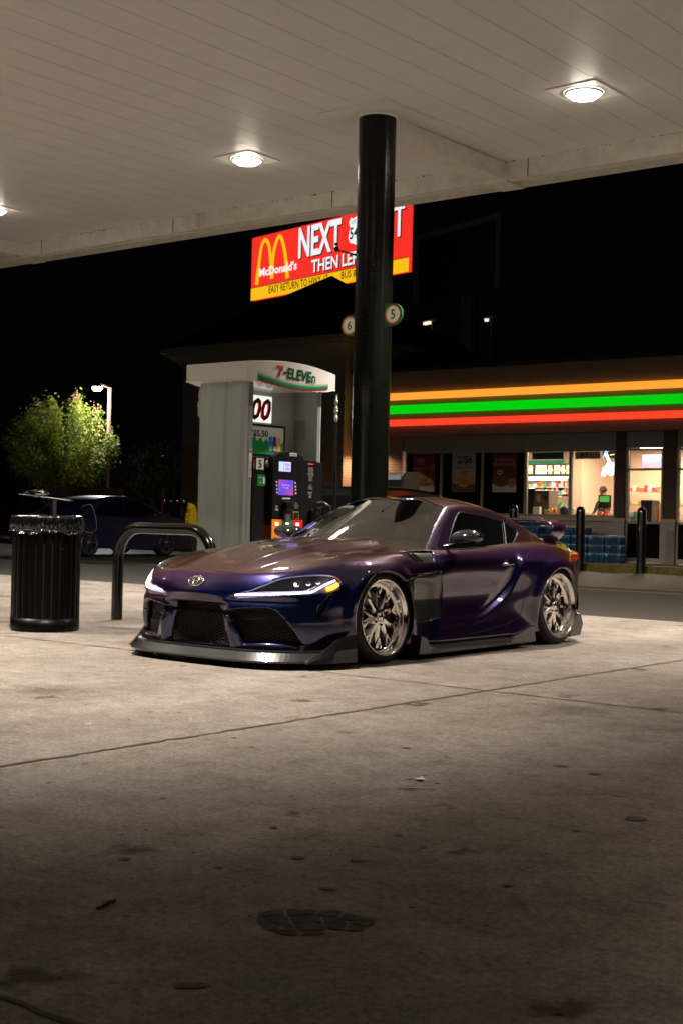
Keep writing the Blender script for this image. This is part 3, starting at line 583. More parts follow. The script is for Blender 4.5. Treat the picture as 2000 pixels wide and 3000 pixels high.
def catmull(P, n):
    """centripetal-ish spline through the points P, n samples even in length"""
    P = np.asarray(P, float); d = np.r_[0, np.cumsum(np.maximum(np.linalg.norm(np.diff(P, axis=0), axis=1), 1e-6)**0.5)]
    k = len(P); m = np.zeros_like(P)
    for i in range(k):
        a, b = max(i-1, 0), min(i+1, k-1); m[i] = (P[b]-P[a])/(d[b]-d[a])
    tt = np.linspace(0, d[-1], max(n*3, 30)); i = np.clip(np.searchsorted(d, tt, side='right')-1, 0, k-2)
    h = (d[i+1]-d[i]); t = ((tt-d[i])/h)[:, None]; h = h[:, None]
    C = (1+2*t)*(1-t)**2*P[i]+t*(1-t)**2*h*m[i]+t*t*(3-2*t)*P[i+1]+t*t*(t-1)*h*m[i+1]
    L = np.r_[0, np.cumsum(np.linalg.norm(np.diff(C, axis=0), axis=1))]; u = np.linspace(0, L[-1], n)
    return np.stack([np.interp(u, L, C[:, j]) for j in range(C.shape[1])], 1)
sstep = lambda a, b, x: (lambda t: t*t*(3-2*t))(np.clip((x-a)/(b-a), 0, 1))
def PJ(p):
    """where a point of the car (or its mirror) falls in the measured survey photograph, in photo pixels"""
    q = np.asarray(p, float)+CC-np.array([0, 0, CAM_H]); d = q@CF
    return np.stack([1000+CAM_F*(q@CR)/d, 1500-CAM_F*(q@CU)/d], -1)
def ray_local(px, py):
    r = CF+CR*(px-1000)/CAM_F-CU*(py-1500)/CAM_F
    return Vector(np.array([0, 0, CAM_H])-CC), Vector(r).normalized()
def sdpoly(P, poly):
    """signed distance (negative inside) of the points P (n,2) to a polygon"""
    poly = np.asarray(poly, float); P = np.asarray(P, float); d = np.full(len(P), 1e18); s = np.ones(len(P)); n = len(poly)
    for i in range(n):
        a = poly[i]; b = poly[i-1]; e = b-a; w = P-a
        t = np.clip((w@e)/(e@e), 0, 1)[:, None]; bb = w-e*t; d = np.minimum(d, (bb**2).sum(1))
        c1 = P[:, 1] >= a[1]; c2 = P[:, 1] < b[1]; c3 = e[0]*w[:, 1] > e[1]*w[:, 0]
        fl = (c1 & c2 & c3) | (~c1 & ~c2 & ~c3); s[fl] *= -1
    return s*np.sqrt(d)
def split(V, Fs, f):
    """cut a mesh along f = 0; returns V', inside faces (f<0), outside faces"""
    V = list(map(tuple, V)); f = list(f); cache = {}
    def cut(a, b):
        k = (min(a, b), max(a, b))
        if k not in cache:
            t = f[a]/(f[a]-f[b]); pa, pb = V[a], V[b]
            cache[k] = len(V); V.append(tuple(pa[i]+(pb[i]-pa[i])*t for i in range(3))); f.append(0.0)
        return cache[k]
    ins, outs = [], []
    for F in Fs:
        sg = [f[i] < 0 for i in F]
        if all(sg): ins.append(F); continue
        if not any(sg): outs.append(F); continue
        A, B = [], []; n = len(F)
        for i in range(n):
            a, b = F[i], F[(i+1) % n]
            (A if sg[i] else B).append(a)
            if sg[i] != sg[(i+1) % n]:
                c = cut(a, b); A.append(c); B.append(c)
        if len(A) > 2: ins.append(tuple(A))
        if len(B) > 2: outs.append(tuple(B))
    return np.array(V), ins, outs
def compact(V, Fs):
    used = sorted({i for F in Fs for i in F}); mp = {a: i for i, a in enumerate(used)}
    return np.asarray(V)[used], [tuple(mp[i] for i in F) for F in Fs]
def vnormals(V, Fs):
    N = np.zeros((len(V), 3))
    for F in Fs:
        p = np.asarray([V[i] for i in F]); n = np.cross(p[1]-p[0], p[-1]-p[0])
        if len(F) > 3: n = n+np.cross(p[2]-p[1], p[0]-p[1])
        for i in F: N[i] += n
    return N/np.maximum(np.linalg.norm(N, axis=1)[:, None], 1e-12)
def mesh_obj(name, V, Fs, m, parent, smooth=True, mirror=False, nrm=None, flip=False, dbl=True, rim=0.0):
    """link faces Fs of V as one mesh; mirror adds the x -> -x copy; rim gives its border a real edge going inwards"""
    ids = sorted({i for F in Fs for i in F}); mp = {a: i for i, a in enumerate(ids)}
    V2 = np.asarray(V)[ids]; F2 = [tuple(mp[i] for i in F) for F in Fs]; N2 = None if nrm is None else np.asarray(nrm)[ids]
    if rim and N2 is not None:
        cnt = {}
        for F in F2:
            for i in range(len(F)):
                a, b = F[i], F[(i+1) % len(F)]; k = (min(a, b), max(a, b)); cnt.setdefault(k, []).append((a, b))
        bord = [v[0] for v in cnt.values() if len(v) == 1]
        bord = [e for e in bord if not (abs(V2[e[0]][0]) < 1e-3 and abs(V2[e[1]][0]) < 1e-3)]
        vs = sorted({i for e in bord for i in e}); k0 = len(V2); mm = {a: k0+i for i, a in enumerate(vs)}
        V2 = np.vstack([V2, V2[vs]-N2[vs]*rim]); N2 = np.vstack([N2, N2[vs]])
        F2 = F2+[(b, a, mm[a], mm[b]) for a, b in bord]
    if mirror:
        k = len(V2); V2 = np.vstack([V2, V2*np.array([-1, 1, 1])]); F2 = F2+[tuple(i+k for i in F[::-1]) for F in F2]
        if N2 is not None: N2 = np.vstack([N2, N2*np.array([-1, 1, 1])])
    if flip: F2 = [F[::-1] for F in F2]
    me = bpy.data.meshes.new(name); me.from_pydata(V2.tolist(), [], F2)
    me.polygons.foreach_set('use_smooth', [smooth]*len(F2)); me.update()
    if dbl:
        bm = bmesh.new(); bm.from_mesh(me); bmesh.ops.remove_doubles(bm, verts=bm.verts, dist=2e-5)
        bmesh.ops.recalc_face_normals(bm, faces=bm.faces); bm.to_mesh(me); bm.free(); me.update()
    return link_mesh(name, me, m, parent, True)

# ---------------------------------------------------------------- car materials
def paint_mat():
    m = bpy.data.materials.new('colour_shift_paint'); m.use_nodes = True; nt = m.node_tree; b = nt.nodes['Principled BSDF']
    lw = nt.nodes.new('ShaderNodeLayerWeight'); lw.inputs['Blend'].default_value = 0.5
    r = nt.nodes.new('ShaderNodeValToRGB'); e = r.color_ramp.elements
    e[0].position = 0.0; e[0].color = (0.001, 0.010, 0.060, 1); e[1].position = 1.0; e[1].color = (0.14, 0.080, 0.055, 1)
    for p, c in ((0.12, (0.001, 0.009, 0.085)), (0.26, (0.005, 0.003, 0.045)), (0.42, (0.018, 0.004, 0.044)), (0.56, (0.052, 0.011, 0.075)), (0.68, (0.088, 0.030, 0.042)), (0.80, (0.115, 0.050, 0.030))):
        x = e.new(p); x.color = (*c, 1)
    nt.links.new(lw.outputs['Facing'], r.inputs['Fac']); nt.links.new(r.outputs['Color'], b.inputs['Base Color'])
    b.inputs['Metallic'].default_value = 0.75; b.inputs['Roughness'].default_value = 0.30
    b.inputs['Coat Weight'].default_value = 1.0; b.inputs['Coat Roughness'].default_value = 0.02; b.inputs['Coat IOR'].default_value = 1.7
    tc = nt.nodes.new('ShaderNodeTexCoord'); n = nt.nodes.new('ShaderNodeTexVoronoi'); n.inputs['Scale'].default_value = 900
    nt.links.new(tc.outputs['Object'], n.inputs['Vector'])
    bp = nt.nodes.new('ShaderNodeBump'); bp.inputs['Strength'].default_value = 0.10; bp.inputs['Distance'].default_value = 0.001
    nt.links.new(n.outputs['Color'], bp.inputs['Height']); nt.links.new(bp.outputs['Normal'], b.inputs['Normal'])
    return m
PAINT = paint_mat()
def carbon_mat():
    m = bpy.data.materials.new('carbon_fibre'); m.use_nodes = True; nt = m.node_tree; b = nt.nodes['Principled BSDF']
    tc = nt.nodes.new('ShaderNodeTexCoord'); mp = nt.nodes.new('ShaderNodeMapping'); mp.inputs['Rotation'].default_value = (0.6, 0.5, 0.7)
    ch = nt.nodes.new('ShaderNodeTexChecker'); ch.inputs['Scale'].default_value = 260
    ch.inputs['Color1'].default_value = (0.005, 0.005, 0.006, 1); ch.inputs['Color2'].default_value = (0.018, 0.019, 0.019, 1)
    nt.links.new(tc.outputs['Object'], mp.inputs['Vector']); nt.links.new(mp.outputs['Vector'], ch.inputs['Vector']); nt.links.new(ch.outputs['Color'], b.inputs['Base Color'])
    b.inputs['Roughness'].default_value = 0.35; b.inputs['Coat Weight'].default_value = 1.0; b.inputs['Coat Roughness'].default_value = 0.05
    return m
CARBON = carbon_mat()
GLOSSBLK = mat('gloss_black', (0.006, 0.006, 0.007), 0.08, coat=0.5)
TRIM = mat('black_trim', (0.01, 0.01, 0.011), 0.35)
GAPM = mat('shut_line', (0.002, 0.002, 0.002), 0.8)
MESHM = mat('grille_wire', (0.05, 0.05, 0.052), 0.35, metal=0.6)
RUBBER = mat('tyre_rubber', (0.012, 0.012, 0.012), 0.62, bump=0.15, bscale=120)
CHROME = mat('polished_chrome', (0.97, 0.95, 0.92), 0.15, metal=1.0)
CHROME2 = mat('brushed_rim_metal', (0.62, 0.60, 0.57), 0.16, metal=1.0)
TINT = mat('dark_tinted_glass', (0.004, 0.004, 0.005), 0.02, spec=0.5)
def glass_mat(name, tint, mixt, rough=0.0, ior=1.5):
    m = bpy.data.materials.new(name); m.use_nodes = True; nt = m.node_tree; nt.nodes.remove(nt.nodes['Principled BSDF'])
    out = nt.nodes['Material Output']; tr = nt.nodes.new('ShaderNodeBsdfTransparent'); tr.inputs[0].default_value = (*tint, 1)
    gl = nt.nodes.new('ShaderNodeBsdfGlossy'); gl.inputs['Roughness'].default_value = rough; gl.inputs['Color'].default_value = (1, 1, 1, 1)
    fr = nt.nodes.new('ShaderNodeFresnel'); fr.inputs['IOR'].default_value = ior
    mx = nt.nodes.new('ShaderNodeMixShader'); mt = nt.nodes.new('ShaderNodeMath'); mt.operation = 'MULTIPLY_ADD'; mt.inputs[1].default_value = 1.0; mt.inputs[2].default_value = mixt; mt.use_clamp = True
    nt.links.new(fr.outputs[0], mt.inputs[0]); nt.links.new(mt.outputs[0], mx.inputs[0]); nt.links.new(tr.outputs[0], mx.inputs[1]); nt.links.new(gl.outputs[0], mx.inputs[2]); nt.links.new(mx.outputs[0], out.inputs[0])
    return m
WINDSH = glass_mat('windscreen_glass', (0.34, 0.37, 0.36), 0.22, 0.03, 1.75)
LENS = glass_mat('lamp_lens', (0.85, 0.87, 0.9), 0.03, 0.01, 1.5)
DRL = emat('running_light', (0.80, 0.72, 1.0), 8.0)
AMBER = emat('amber_light', (1.0, 0.26, 0.03), 5.0)
LAMPBLK = mat('lamp_housing', (0.16, 0.16, 0.165), 0.25, metal=0.3)
REDL = mat('red_lens', (0.30, 0.008, 0.008), 0.12, coat=1.0, emit=(1, 0.03, 0.02), es=0.15)
AMBL = mat('amber_lens', (0.6, 0.16, 0.01), 0.15, coat=1.0, emit=(1, 0.3, 0.02), es=0.25)

# ---------------------------------------------------------------- the body surface (left half, x >= 0)
TX = np.array([0, .18, .36, .52, .66, .78, .88, .96])
TY = np.array([-1.05, -.90, -.70, -.45, -.20, .05, .35, .65, 1.0, 1.4, 1.8, 2.1, 2.4, 2.7, 2.95, 3.2, 3.4])
TZ = np.array([
 [.585, .585, .58, .572, .56, .55, .53, .50],
 [.640, .640, .636, .625, .605, .585, .56, .53],
 [.705, .707, .700, .685, .668, .640, .605, .57],
 [.768, .774, .764, .742, .732, .710, .660, .61],
 [.812, .822, .810, .778, .772, .755, .702, .65],
 [.840, .854, .838, .798, .792, .776, .722, .67],
 [.862, .878, .862, .820, .806, .790, .742, .69],
 [.878, .894, .878, .844, .824, .806, .765, .71],
 [.89, .895, .885, .865, .840, .815, .775, .72],
 [.90, .90, .89, .875, .850, .822, .778, .72],
 [.90, .90, .89, .875, .858, .840, .800, .75],
 [.90, .90, .89, .878, .868, .858, .835, .79],
 [.90, .90, .89, .880, .870, .860, .832, .79],
 [.895, .895, .885, .872, .855, .835, .80, .76],
 [.890, .890, .882, .866, .84, .805, .77, .73],
 [.895, .895, .888, .868, .83, .79, .75, .70],
 [.89, .89, .88, .86, .82, .78, .74, .70]])
def Tz(x, y):
    x = np.abs(np.asarray(x, float)); y = np.asarray(y, float)
    rows = pchip(TX, TZ.T, np.clip(x, 0, .96))          # (n, len(TY)) via columns
    out = np.empty(len(x))
    d = np.diff(TY)
    # cubic Hermite along y, per point
    m = np.zeros_like(rows); dd = np.diff(rows, axis=1)/d
    m[:, 1:-1] = (dd[:, :-1]+dd[:, 1:])/2; m[:, 0] = dd[:, 0]; m[:, -1] = dd[:, -1]
    i = np.clip(np.searchsorted(TY, y, side='right')-1, 0, len(TY)-2); h = d[i]; t = np.clip((y-TY[i])/h, 0, 1); a = np.arange(len(x))
    return (1+2*t)*(1-t)**2*rows[a, i]+t*(1-t)**2*h*m[a, i]+t*t*(3-2*t)*rows[a, i+1]+t*t*(t-1)*h*m[a, i+1]
# stations round the outline: x, y, spine y, crest inset, then (inset, z) x 5 from the shoulder to the sill
ST = np.array([
 # x     y      ys     ec    e1   z1    e2   z2    e3    z3    e4    z4    e5    z5
 [0.00, -1.000, -.86, .085, .022, .570, .002, .485, .000, .36, .000, .24, .030, .10],
 [0.22, -0.992, -.84, .085, .022, .568, .002, .480, .000, .36, .000, .24, .030, .10],
 [0.42, -0.965, -.80, .085, .022, .562, .002, .475, .000, .36, .000, .24, .030, .10],
 [0.60, -0.900, -.70, .085, .022, .556, .004, .470, .000, .36, .000, .24, .030, .10],
 [0.74, -0.790, -.56, .090, .025, .560, .006, .475, .000, .36, .000, .24, .030, .10],
 [0.85, -0.610, -.42, .100, .032, .580, .006, .490, .000, .36, .000, .24, .030, .10],
 [0.905,-0.410, -.28, .105, .034, .630, .006, .530, .000, .38, .000, .25, .030, .10],
 [0.930,-0.180, -.10, .110, .034, .680, .004, .590, .000, .44, .004, .28, .030, .11],
 [0.935, 0.060,  .08, .110, .034, .690, .004, .610, .000, .45, .006, .28, .030, .11],
 [0.925, 0.300,  .30, .110, .036, .695, .008, .600, .008, .45, .006, .28, .010, .12],
 [0.895, 0.600,  .60, .110, .034, .725, .004, .620, .022, .45, .006, .29, -.03, .12],
 [0.880, 1.000,  1.0, .110, .026, .760, .000, .660, .026, .45, .004, .29, -.05, .12],
 [0.880, 1.400,  1.4, .115, .026, .765, .000, .665, .026, .45, .004, .29, -.05, .12],
 [0.890, 1.750,  1.75,.125, .034, .770, .002, .670, .020, .46, .006, .30, -.04, .12],
 [0.925, 2.050,  2.05,.150, .048, .790, .006, .680, .004, .50, .006, .30, .000, .12],
 [0.950, 2.350,  2.3, .165, .052, .795, .006, .680, .000, .50, .004, .30, .020, .14],
 [0.945, 2.600,  2.5, .160, .050, .780, .006, .670, .000, .50, .004, .32, .030, .16],
 [0.885, 2.860,  2.7, .140, .042, .755, .006, .650, .000, .50, .006, .34, .040, .18],
 [0.780, 3.060,  2.85,.115, .034, .760, .006, .650, .000, .50, .010, .36, .050, .20],
 [0.600, 3.220,  2.95,.080, .020, .800, .010, .700, .000, .52, .010, .38, .060, .22],
 [0.340, 3.300,  3.05,.055, .010, .850, .025, .740, .000, .54, .010, .38, .060, .22],
 [0.000, 3.330,  3.10,.050, .008, .855, .030, .745, .000, .54, .010, .38, .060, .22]])
def build_shell():
    L = np.r_[0, np.cumsum(np.linalg.norm(np.diff(ST[:, :2], axis=0), axis=1))]
    NS = 380; u = np.linspace(0, L[-1], NS)
    xy = catmull(ST[:, :2], 800); Lc = np.r_[0, np.cumsum(np.linalg.norm(np.diff(xy, axis=0), axis=1))]*L[-1]
    Lc = Lc/np.linalg.norm(np.diff(xy, axis=0), axis=1).sum()
    ox = np.interp(u, Lc, xy[:, 0]); oy = np.interp(u, Lc, xy[:, 1]); ox[0] = 0; ox[-1] = 0
    tb = pchip(L, ST[:, 2:], u)
    tx = np.gradient(ox); ty = np.gradient(oy); n = np.hypot(tx, ty); nx, ny = ty/n, -tx/n      # outward normal
    nx[0] = 0; nx[-1] = 0
    fr = np.array([0, .12, .25, .38, .5, .62, .74, .86, .94, 1.0]); NP = 96
    G = np.zeros((NS, NP, 3))
    for i in range(NS):
        ys, ec = tb[i, 0], tb[i, 1]
        c = np.array([ox[i]-nx[i]*ec, oy[i]-ny[i]*ec]); s = np.array([0, ys])
        q = s+(c-s)*fr[:, None]; z = Tz(q[:, 0], q[:, 1]); top = np.c_[q, z]
        band = [[ox[i]-nx[i]*tb[i, 2+2*k], oy[i]-ny[i]*tb[i, 2+2*k], tb[i, 3+2*k]] for k in range(5)]
        G[i] = catmull(np.vstack([top, band]), NP)
    # light smoothing so that the table's knots leave no kinks in the reflections
    for _ in range(10):
        G[1:-1, 1:-1] = G[1:-1, 1:-1]*.5+(G[:-2, 1:-1]+G[2:, 1:-1]+G[1:-1, :-2]+G[1:-1, 2:])*.125
        G[0, 1:-1] = G[0, 1:-1]*.5+(G[0, :-2]+G[0, 2:])*.25; G[-1, 1:-1] = G[-1, 1:-1]*.5+(G[-1, :-2]+G[-1, 2:])*.25
    G[0, :, 0] = 0; G[-1, :, 0] = 0; G[:, 0, 0] = 0
    V = G.reshape(-1, 3)
    F = [(i*NP+j, i*NP+j+1, (i+1)*NP+j+1, (i+1)*NP+j) for i in range(NS-1) for j in range(NP-1)]
    return V, F
V, F = build_shell()
x, y, z = V[:, 0].copy(), V[:, 1].copy(), V[:, 2].copy()
# sculpting: displacements of the dense surface, all as functions of where a point is on the car
side = sstep(.60, .80, x)*sstep(.80, .70, z)
edge_y = pchip([.10, .20, .28, .36, .46, .58, .72, .82], [.75, 1.02, 1.30, 1.52, 1.70, 1.80, 1.86, 1.90], np.clip(z, .1, .82))
fl = sstep(-.012, .028, y-edge_y)*sstep(.18, .42, z)*sstep(2.9, 2.4, y)*side
V[:, 0] += .022*fl
# hollow in the door just in front of that edge
V[:, 0] -= .012*np.exp(-((y-edge_y+.07)/.06)**2)*side*sstep(.22, .42, z)*sstep(.74, .62, z)
# crease along the door low down, and a soft waist line
V[:, 0] += .008*np.exp(-((z-.255-.05*(y-.9))/.035)**2)*side*sstep(.55, .8, y)*sstep(1.6, 1.2, y)
# front wing: flare round the arch, stepping down to the panel behind the wheel
rf = np.hypot(y, z-.34); V[:, 0] += .016*sstep(.46, .38, rf)*side*sstep(.15, .25, z)
rr = np.hypot(y-2.46, z-.34); V[:, 0] += .012*sstep(.46, .38, rr)*side*sstep(.15, .25, z)
V[:, 0] -= .022*sstep(.36, .44, y)*sstep(.72, .60, y)*sstep(.60, .56, z+.08*(y-.4))*side
# bonnet: raised centre with two soft ridges, and the dip beside them
hood = sstep(-.98, -.6, y)*sstep(.75, .45, y)
V[:, 2] += hood*.012*np.exp(-((x-(.30+.10*(y+.2)))/.05)**2)
V[:, 2] -= hood*.010*np.exp(-((x-(.44+.08*(y+.2)))/.06)**2)
# nose: the beak over the grille and the creases that run down beside it
fr_ = sstep(-.55, -.80, y)
V[:, 1] -= .035*np.exp(-(x/.20)**2)*np.exp(-((z-.50)/.05)**2)*fr_
V[:, 1] += .035*sstep(.445, .41, z)*sstep(.34, .28, x)*fr_                  # the grille sits back under the beak
V[:, 1] -= .020*np.exp(-((x-.30-.12*(.40-z))/.035)**2)*sstep(.46, .40, z)*fr_       # struts beside the grille
V[:, 1] += .030*np.exp(-((z-.455)/.022)**2)*sstep(.28, .36, x)*sstep(.80, .70, x)*fr_*.6   # shelf under the lamps
x, y, z = V.T
N = vnormals(V, F)
if N[np.argmax(x)][0] < 0: F = [f[::-1] for f in F]; N = -N
sd = {}
def cutf(V, F, f):
    """cut and keep vertex normals for later use"""
    return split(V, F, f)
P = PJ(V)
NOM = 1e3
# --- wheel arches, in side view
V, ins, F = split(V, F, np.where(V[:, 0] > .55, np.hypot(V[:, 1]+.0, (V[:, 2]-.325))-.345, NOM))
V, ins, F = split(V, F, np.where(V[:, 0] > .55, np.hypot(V[:, 1]-2.45, (V[:, 2]-.31))-.345, NOM))
BODY_BVH = BVHTree.FromPolygons([tuple(p) for p in V], F)
def hit(px, py):
    o, d = ray_local(px, py); loc, nrm, idx, dist = BODY_BVH.ray_cast(o, d)
    return (np.array(loc), np.array(nrm)) if loc is not None else (None, None)
dpx = lambda a, b: (380+a*.4464, 1420+b*.4464)
epx = lambda a, b: (1000+a*.4592, 1420+b*.4592)
gpx = lambda a, b: (380+a*.2041, 1600+b*.2041)
REG = {
 'headlight': [dpx(*p) for p in ((640,733),(720,712),(800,692),(880,655),(950,622),(1010,603),(1080,594),(1160,589),(1240,587),(1310,591),(1360,604),(1386,625),(1390,650),(1378,678),(1350,697),(1300,708),(1200,716),(1000,726),(800,740),(700,745))],
 'intake': [dpx(*p) for p in ((600,828),(720,812),(850,806),(925,812),(968,836),(1020,890),(1080,965),(1150,1078),(1040,1056),(860,1048),(740,1052),(690,960),(640,872))],
 'brakevent': [dpx(*p) for p in ((1338,702),(1300,735),(1238,800),(1226,850),(1232,890),(1262,856),(1300,800))],
 'sidevent': [epx(*p) for p in ((352,424),(575,420),(600,494),(470,498),(440,480))],
 'panel': [epx(*p) for p in ((385,625),(520,575),(636,552),(640,700),(632,840),(560,862),(510,880),(440,898),(425,880),(422,760))],
 'grille': None}
keep = {}
for nm, poly in REG.items():
    if nm == 'grille':
        Q = np.c_[V[:, 0], V[:, 2]]
        f = np.where((V[:, 1] < -.6), sdpoly(Q, [(-.25, .425), (.20, .425), (.235, .38), (.285, .135), (-.3, .135)]), NOM)
    else:
        f = sdpoly(PJ(V), poly)/430
        bad = (V[:, 0] < .02) | (V[:, 1] > 1.6)
        if nm in ('headlight', 'intake', 'brakevent'): bad |= V[:, 1] > -.25
        f = np.where(bad, np.abs(f)+.01, f)
    V, ins, F = split(V, F, f)
    keep[nm] = ins
Nn = vnormals(V, F+[g for v in keep.values() for g in v])
CAR = thing('sports_car', 'low widebody sports coupe in purple to bronze colour-shift paint parked by the fuel dispenser', 'car', tuple(CC))
body = mesh_obj('body', V, F, PAINT, CAR, mirror=True, nrm=Nn, rim=.045)
_FB = BVHTree.FromPolygons([tuple(p) for p in V], F+[g for v in keep.values() for g in v])
def srf0(px, py):
    o, d = ray_local(px, py); loc, nrm, idx, dist = _FB.ray_cast(o, d); return None if loc is None else np.array(loc)
def pair(name, V, F, m, label=None, parent=None, **k):
    a = mesh_obj(name, V, F, m, parent or CAR, **k)
    b = mesh_obj(name, np.asarray(V)*np.array([-1, 1, 1]), [f[::-1] for f in F], m, parent or CAR, **k)
    return a, b
_pd = .003+.007*np.exp(-((V[:, 2]-.44)/.07)**2)*sstep(.30, .42, V[:, 1])+.002*np.sin(V[:, 1]*22+V[:, 2]*9)
pair('fender_panel', V-Nn*_pd[:, None], keep['panel'], CARBON)
pair('fender_vent', V-Nn*.014, keep['sidevent'], CARBON)
for s_ in (1, -1):
    for (a0_, b0_), (a1_, b1_) in (((375, 436), (455, 492)), ((408, 432), (490, 492)), ((440, 430), (520, 490))):
        pa_ = srf0(*epx(a0_, b0_)); pb_ = srf0(*epx(a1_, b1_))
        if pa_ is None or pb_ is None: continue
        MB().bar((pa_[0]*s_, pa_[1], pa_[2]), (pb_[0]*s_, pb_[1], pb_[2]), .012, .010).build('vent_louvre', CHROME2, CAR, True)
pair('side_intake', V+np.array([-.02, .075, 0]), keep['intake'], GAPM)
pair('corner_duct', V-Nn*.03, keep['brakevent'], GAPM)
mesh_obj('grille_cavity', V+np.array([0, .10, 0]), keep['grille'], GAPM, CAR, mirror=True)
# lamps: dark housing set back, projectors, clear lens flush with the body
hv = keep['headlight']
def srf(px, py, lift=0.0):
    """point on the finished lamp/body skin seen at a surveyed photo pixel"""
    o, d = ray_local(px, py); loc, nrm, idx, dist = FULL_BVH.ray_cast(o, d)
    if loc is None: return None
    n = nrm if nrm.dot(d) < 0 else -nrm
    return np.array(loc+n*lift)
FULL_BVH = BVHTree.FromPolygons([tuple(p) for p in V], F+[g for v in keep.values() for g in v])
def both(fn):
    for s in (1, -1): fn(s)
def mir(P, s): return [(p[0]*s, p[1], p[2]) for p in P]
def path_on(pts, lift=0.0, sub=4):
    P = [srf(*p, lift) for p in pts]; P = [p for p in P if p is not None]
    return catmull(P, len(P)*sub) if len(P) > 2 else np.array(P)
lampN = Nn
hl = pair('headlight', V, hv, LENS, nrm=Nn, rim=.0)
for k, h in enumerate(hl): OFF[h.name] = OFF[CAR.name]
hous_V = V-Nn*.030
for s, h in ((1, hl[0]), (-1, hl[1])):
    mesh_obj('lamp_housing', (hous_V*np.array([s, 1, 1])), hv if s > 0 else [f[::-1] for f in hv], LAMPBLK, h)
    P = path_on([dpx(*p) for p in ((690, 724), (760, 720), (900, 717), (1050, 713), (1160, 708), (1205, 700), (1240, 680), (1285, 655), (1350, 627))], -.006)
    MB().tube(mir(P, s), .0062, 8).build('running_light', DRL, h, True)
    A = path_on([dpx(*p) for p in ((1300, 684), (1340, 672), (1368, 652))], -.010, 3)
    MB().tube(mir(A, s), .017, 10).build('indicator', AMBER, h, True)
    c0 = srf(*dpx(1090, 648), -.020)
    MB().lathe([(0, -.010), (.011, -.006), (.013, .002), (0, .004)], (c0[0]*s, c0[1], c0[2]), 'y', 16).build('projector_light', emat('projector_glow', (.75, .72, 1.0), 10) if s > 0 else bpy.data.materials['projector_glow'], h, True)
    pr = MB()
    for q in ((1090, 648), (1170, 640), (1235, 632)):
        c = srf(*dpx(*q), -.026)
        if c is not None:
            pr.lathe([(0.0, -.012), (.012, -.010), (.020, 0), (.022, .012)], (c[0]*s, c[1], c[2]), 'y', 20)
    pr.build('projector', CHROME2, h, True)
    b = MB()
    P = path_on([dpx(*p) for p in ((760, 706), (900, 700), (1050, 696), (1160, 690), (1230, 660))], -.020, 3)
    b.tube(mir(P, s), .004, 6); b.build('lamp_fin', CHROME2, h, True)
# grille wire (diamonds) in the middle opening and in the side intakes
def lattice(P0, P1, w, r, keepf, yfun):
    b = MB(); step = w
    for sg in (1, -1):
        k = -60
        while k < 60:
            seg = []
            for t in np.linspace(-1.2, 1.2, 161):
                px_ = t; pz = .30+sg*.42*(px_-k*step*1.0)
                if keepf(px_, pz): seg.append((px_, yfun(px_, pz), pz))
                else:
                    if len(seg) > 1: b.tube([seg[0], seg[len(seg)//2], seg[-1]], r, 4, False)
                    seg = []
            if len(seg) > 1: b.tube([seg[0], seg[len(seg)//2], seg[-1]], r, 4, False)
            k += 1
    return b
def inpoly(poly):
    return lambda a, c: sdpoly(np.array([[a, c]]), poly)[0] < 0
gp = [(-.26, .36), (.26, .36), (.30, .14), (-.30, .14)]
lattice(None, None, .055, .0022, inpoly(gp), lambda a, c: -.935).build('grille_mesh', MESHM, CAR, True)
def side_y(a): return float(np.interp(abs(a), [0, .4, .6, .74, .85, .9], [-.94, -.905, -.84, -.72, -.55, -.42]))
for s in (1, -1):
    sp = [(s*.35, .27), (s*.84, .27), (s*.88, .16), (s*.40, .16)]
    lattice(None, None, .055, .0022, inpoly(sp), lambda a, c: side_y(a)).build('intake_mesh', MESHM, CAR, True)
    fin = MB(); pts = [(.36, .375), (.74, .365), (.80, .32), (.80, .295), (.46, .295), (.40, .33)]
    vs = [(s*a, side_y(a)-.018, c) for a, c in pts]+[(s*a, side_y(a)+.02, c) for a, c in pts]; n = len(pts)
    fin.add(vs, [tuple(range(n)), tuple(range(2*n-1, n-1, -1))]+[(i, i+n, (i+1) % n+n, (i+1) % n) for i in range(n)])
    fin.build('intake_insert', mat('intake_plastic', (0.022, 0.022, 0.022), 0.3), CAR, True)
    MB().lathe([(0, -.004), (.016, -.003), (.019, 0.01)], (s*.315, -1.0, .335), 'y', 16).build('parking_sensor', GLOSSBLK, CAR, True)
# shut lines, measured on the skin
seams = MB()
def seam(pts, r=.0022, lift=.0004, mirror=True, conv=epx):
    P = path_on([conv(*p) for p in pts], lift, 6)
    if len(P) < 2: return
    seams.tube(P, r, 5, False)
    if mirror: seams.tube(mir(P, -1), r, 5, False)
seam([(570, 405), (590, 450), (612, 500), (638, 545), (644, 640), (640, 740), (632, 850), (630, 930), (640, 975)])            # front door edge
seam([(640, 975), (760, 962), (880, 940), (1000, 905), (1090, 870), (1130, 842), (1150, 790), (1175, 700), (1195, 660)])      # sill and rear of the door
seam([(1150, 470), (1165, 482), (1160, 520), (1150, 560)])
seam([(365, 590), (440, 575), (540, 562), (636, 550)])
seam([(0, 612), (60, 605), (110, 598), (150, 592)])
seam([(1200, 668), (1250, 650)])
seam([(255, 552), (350, 556), (450, 562), (550, 567), (650, 574), (750, 583), (860, 592), (1000, 597)], mirror=False, conv=dpx)
seams.build('shut_lines', GAPM, CAR, True)
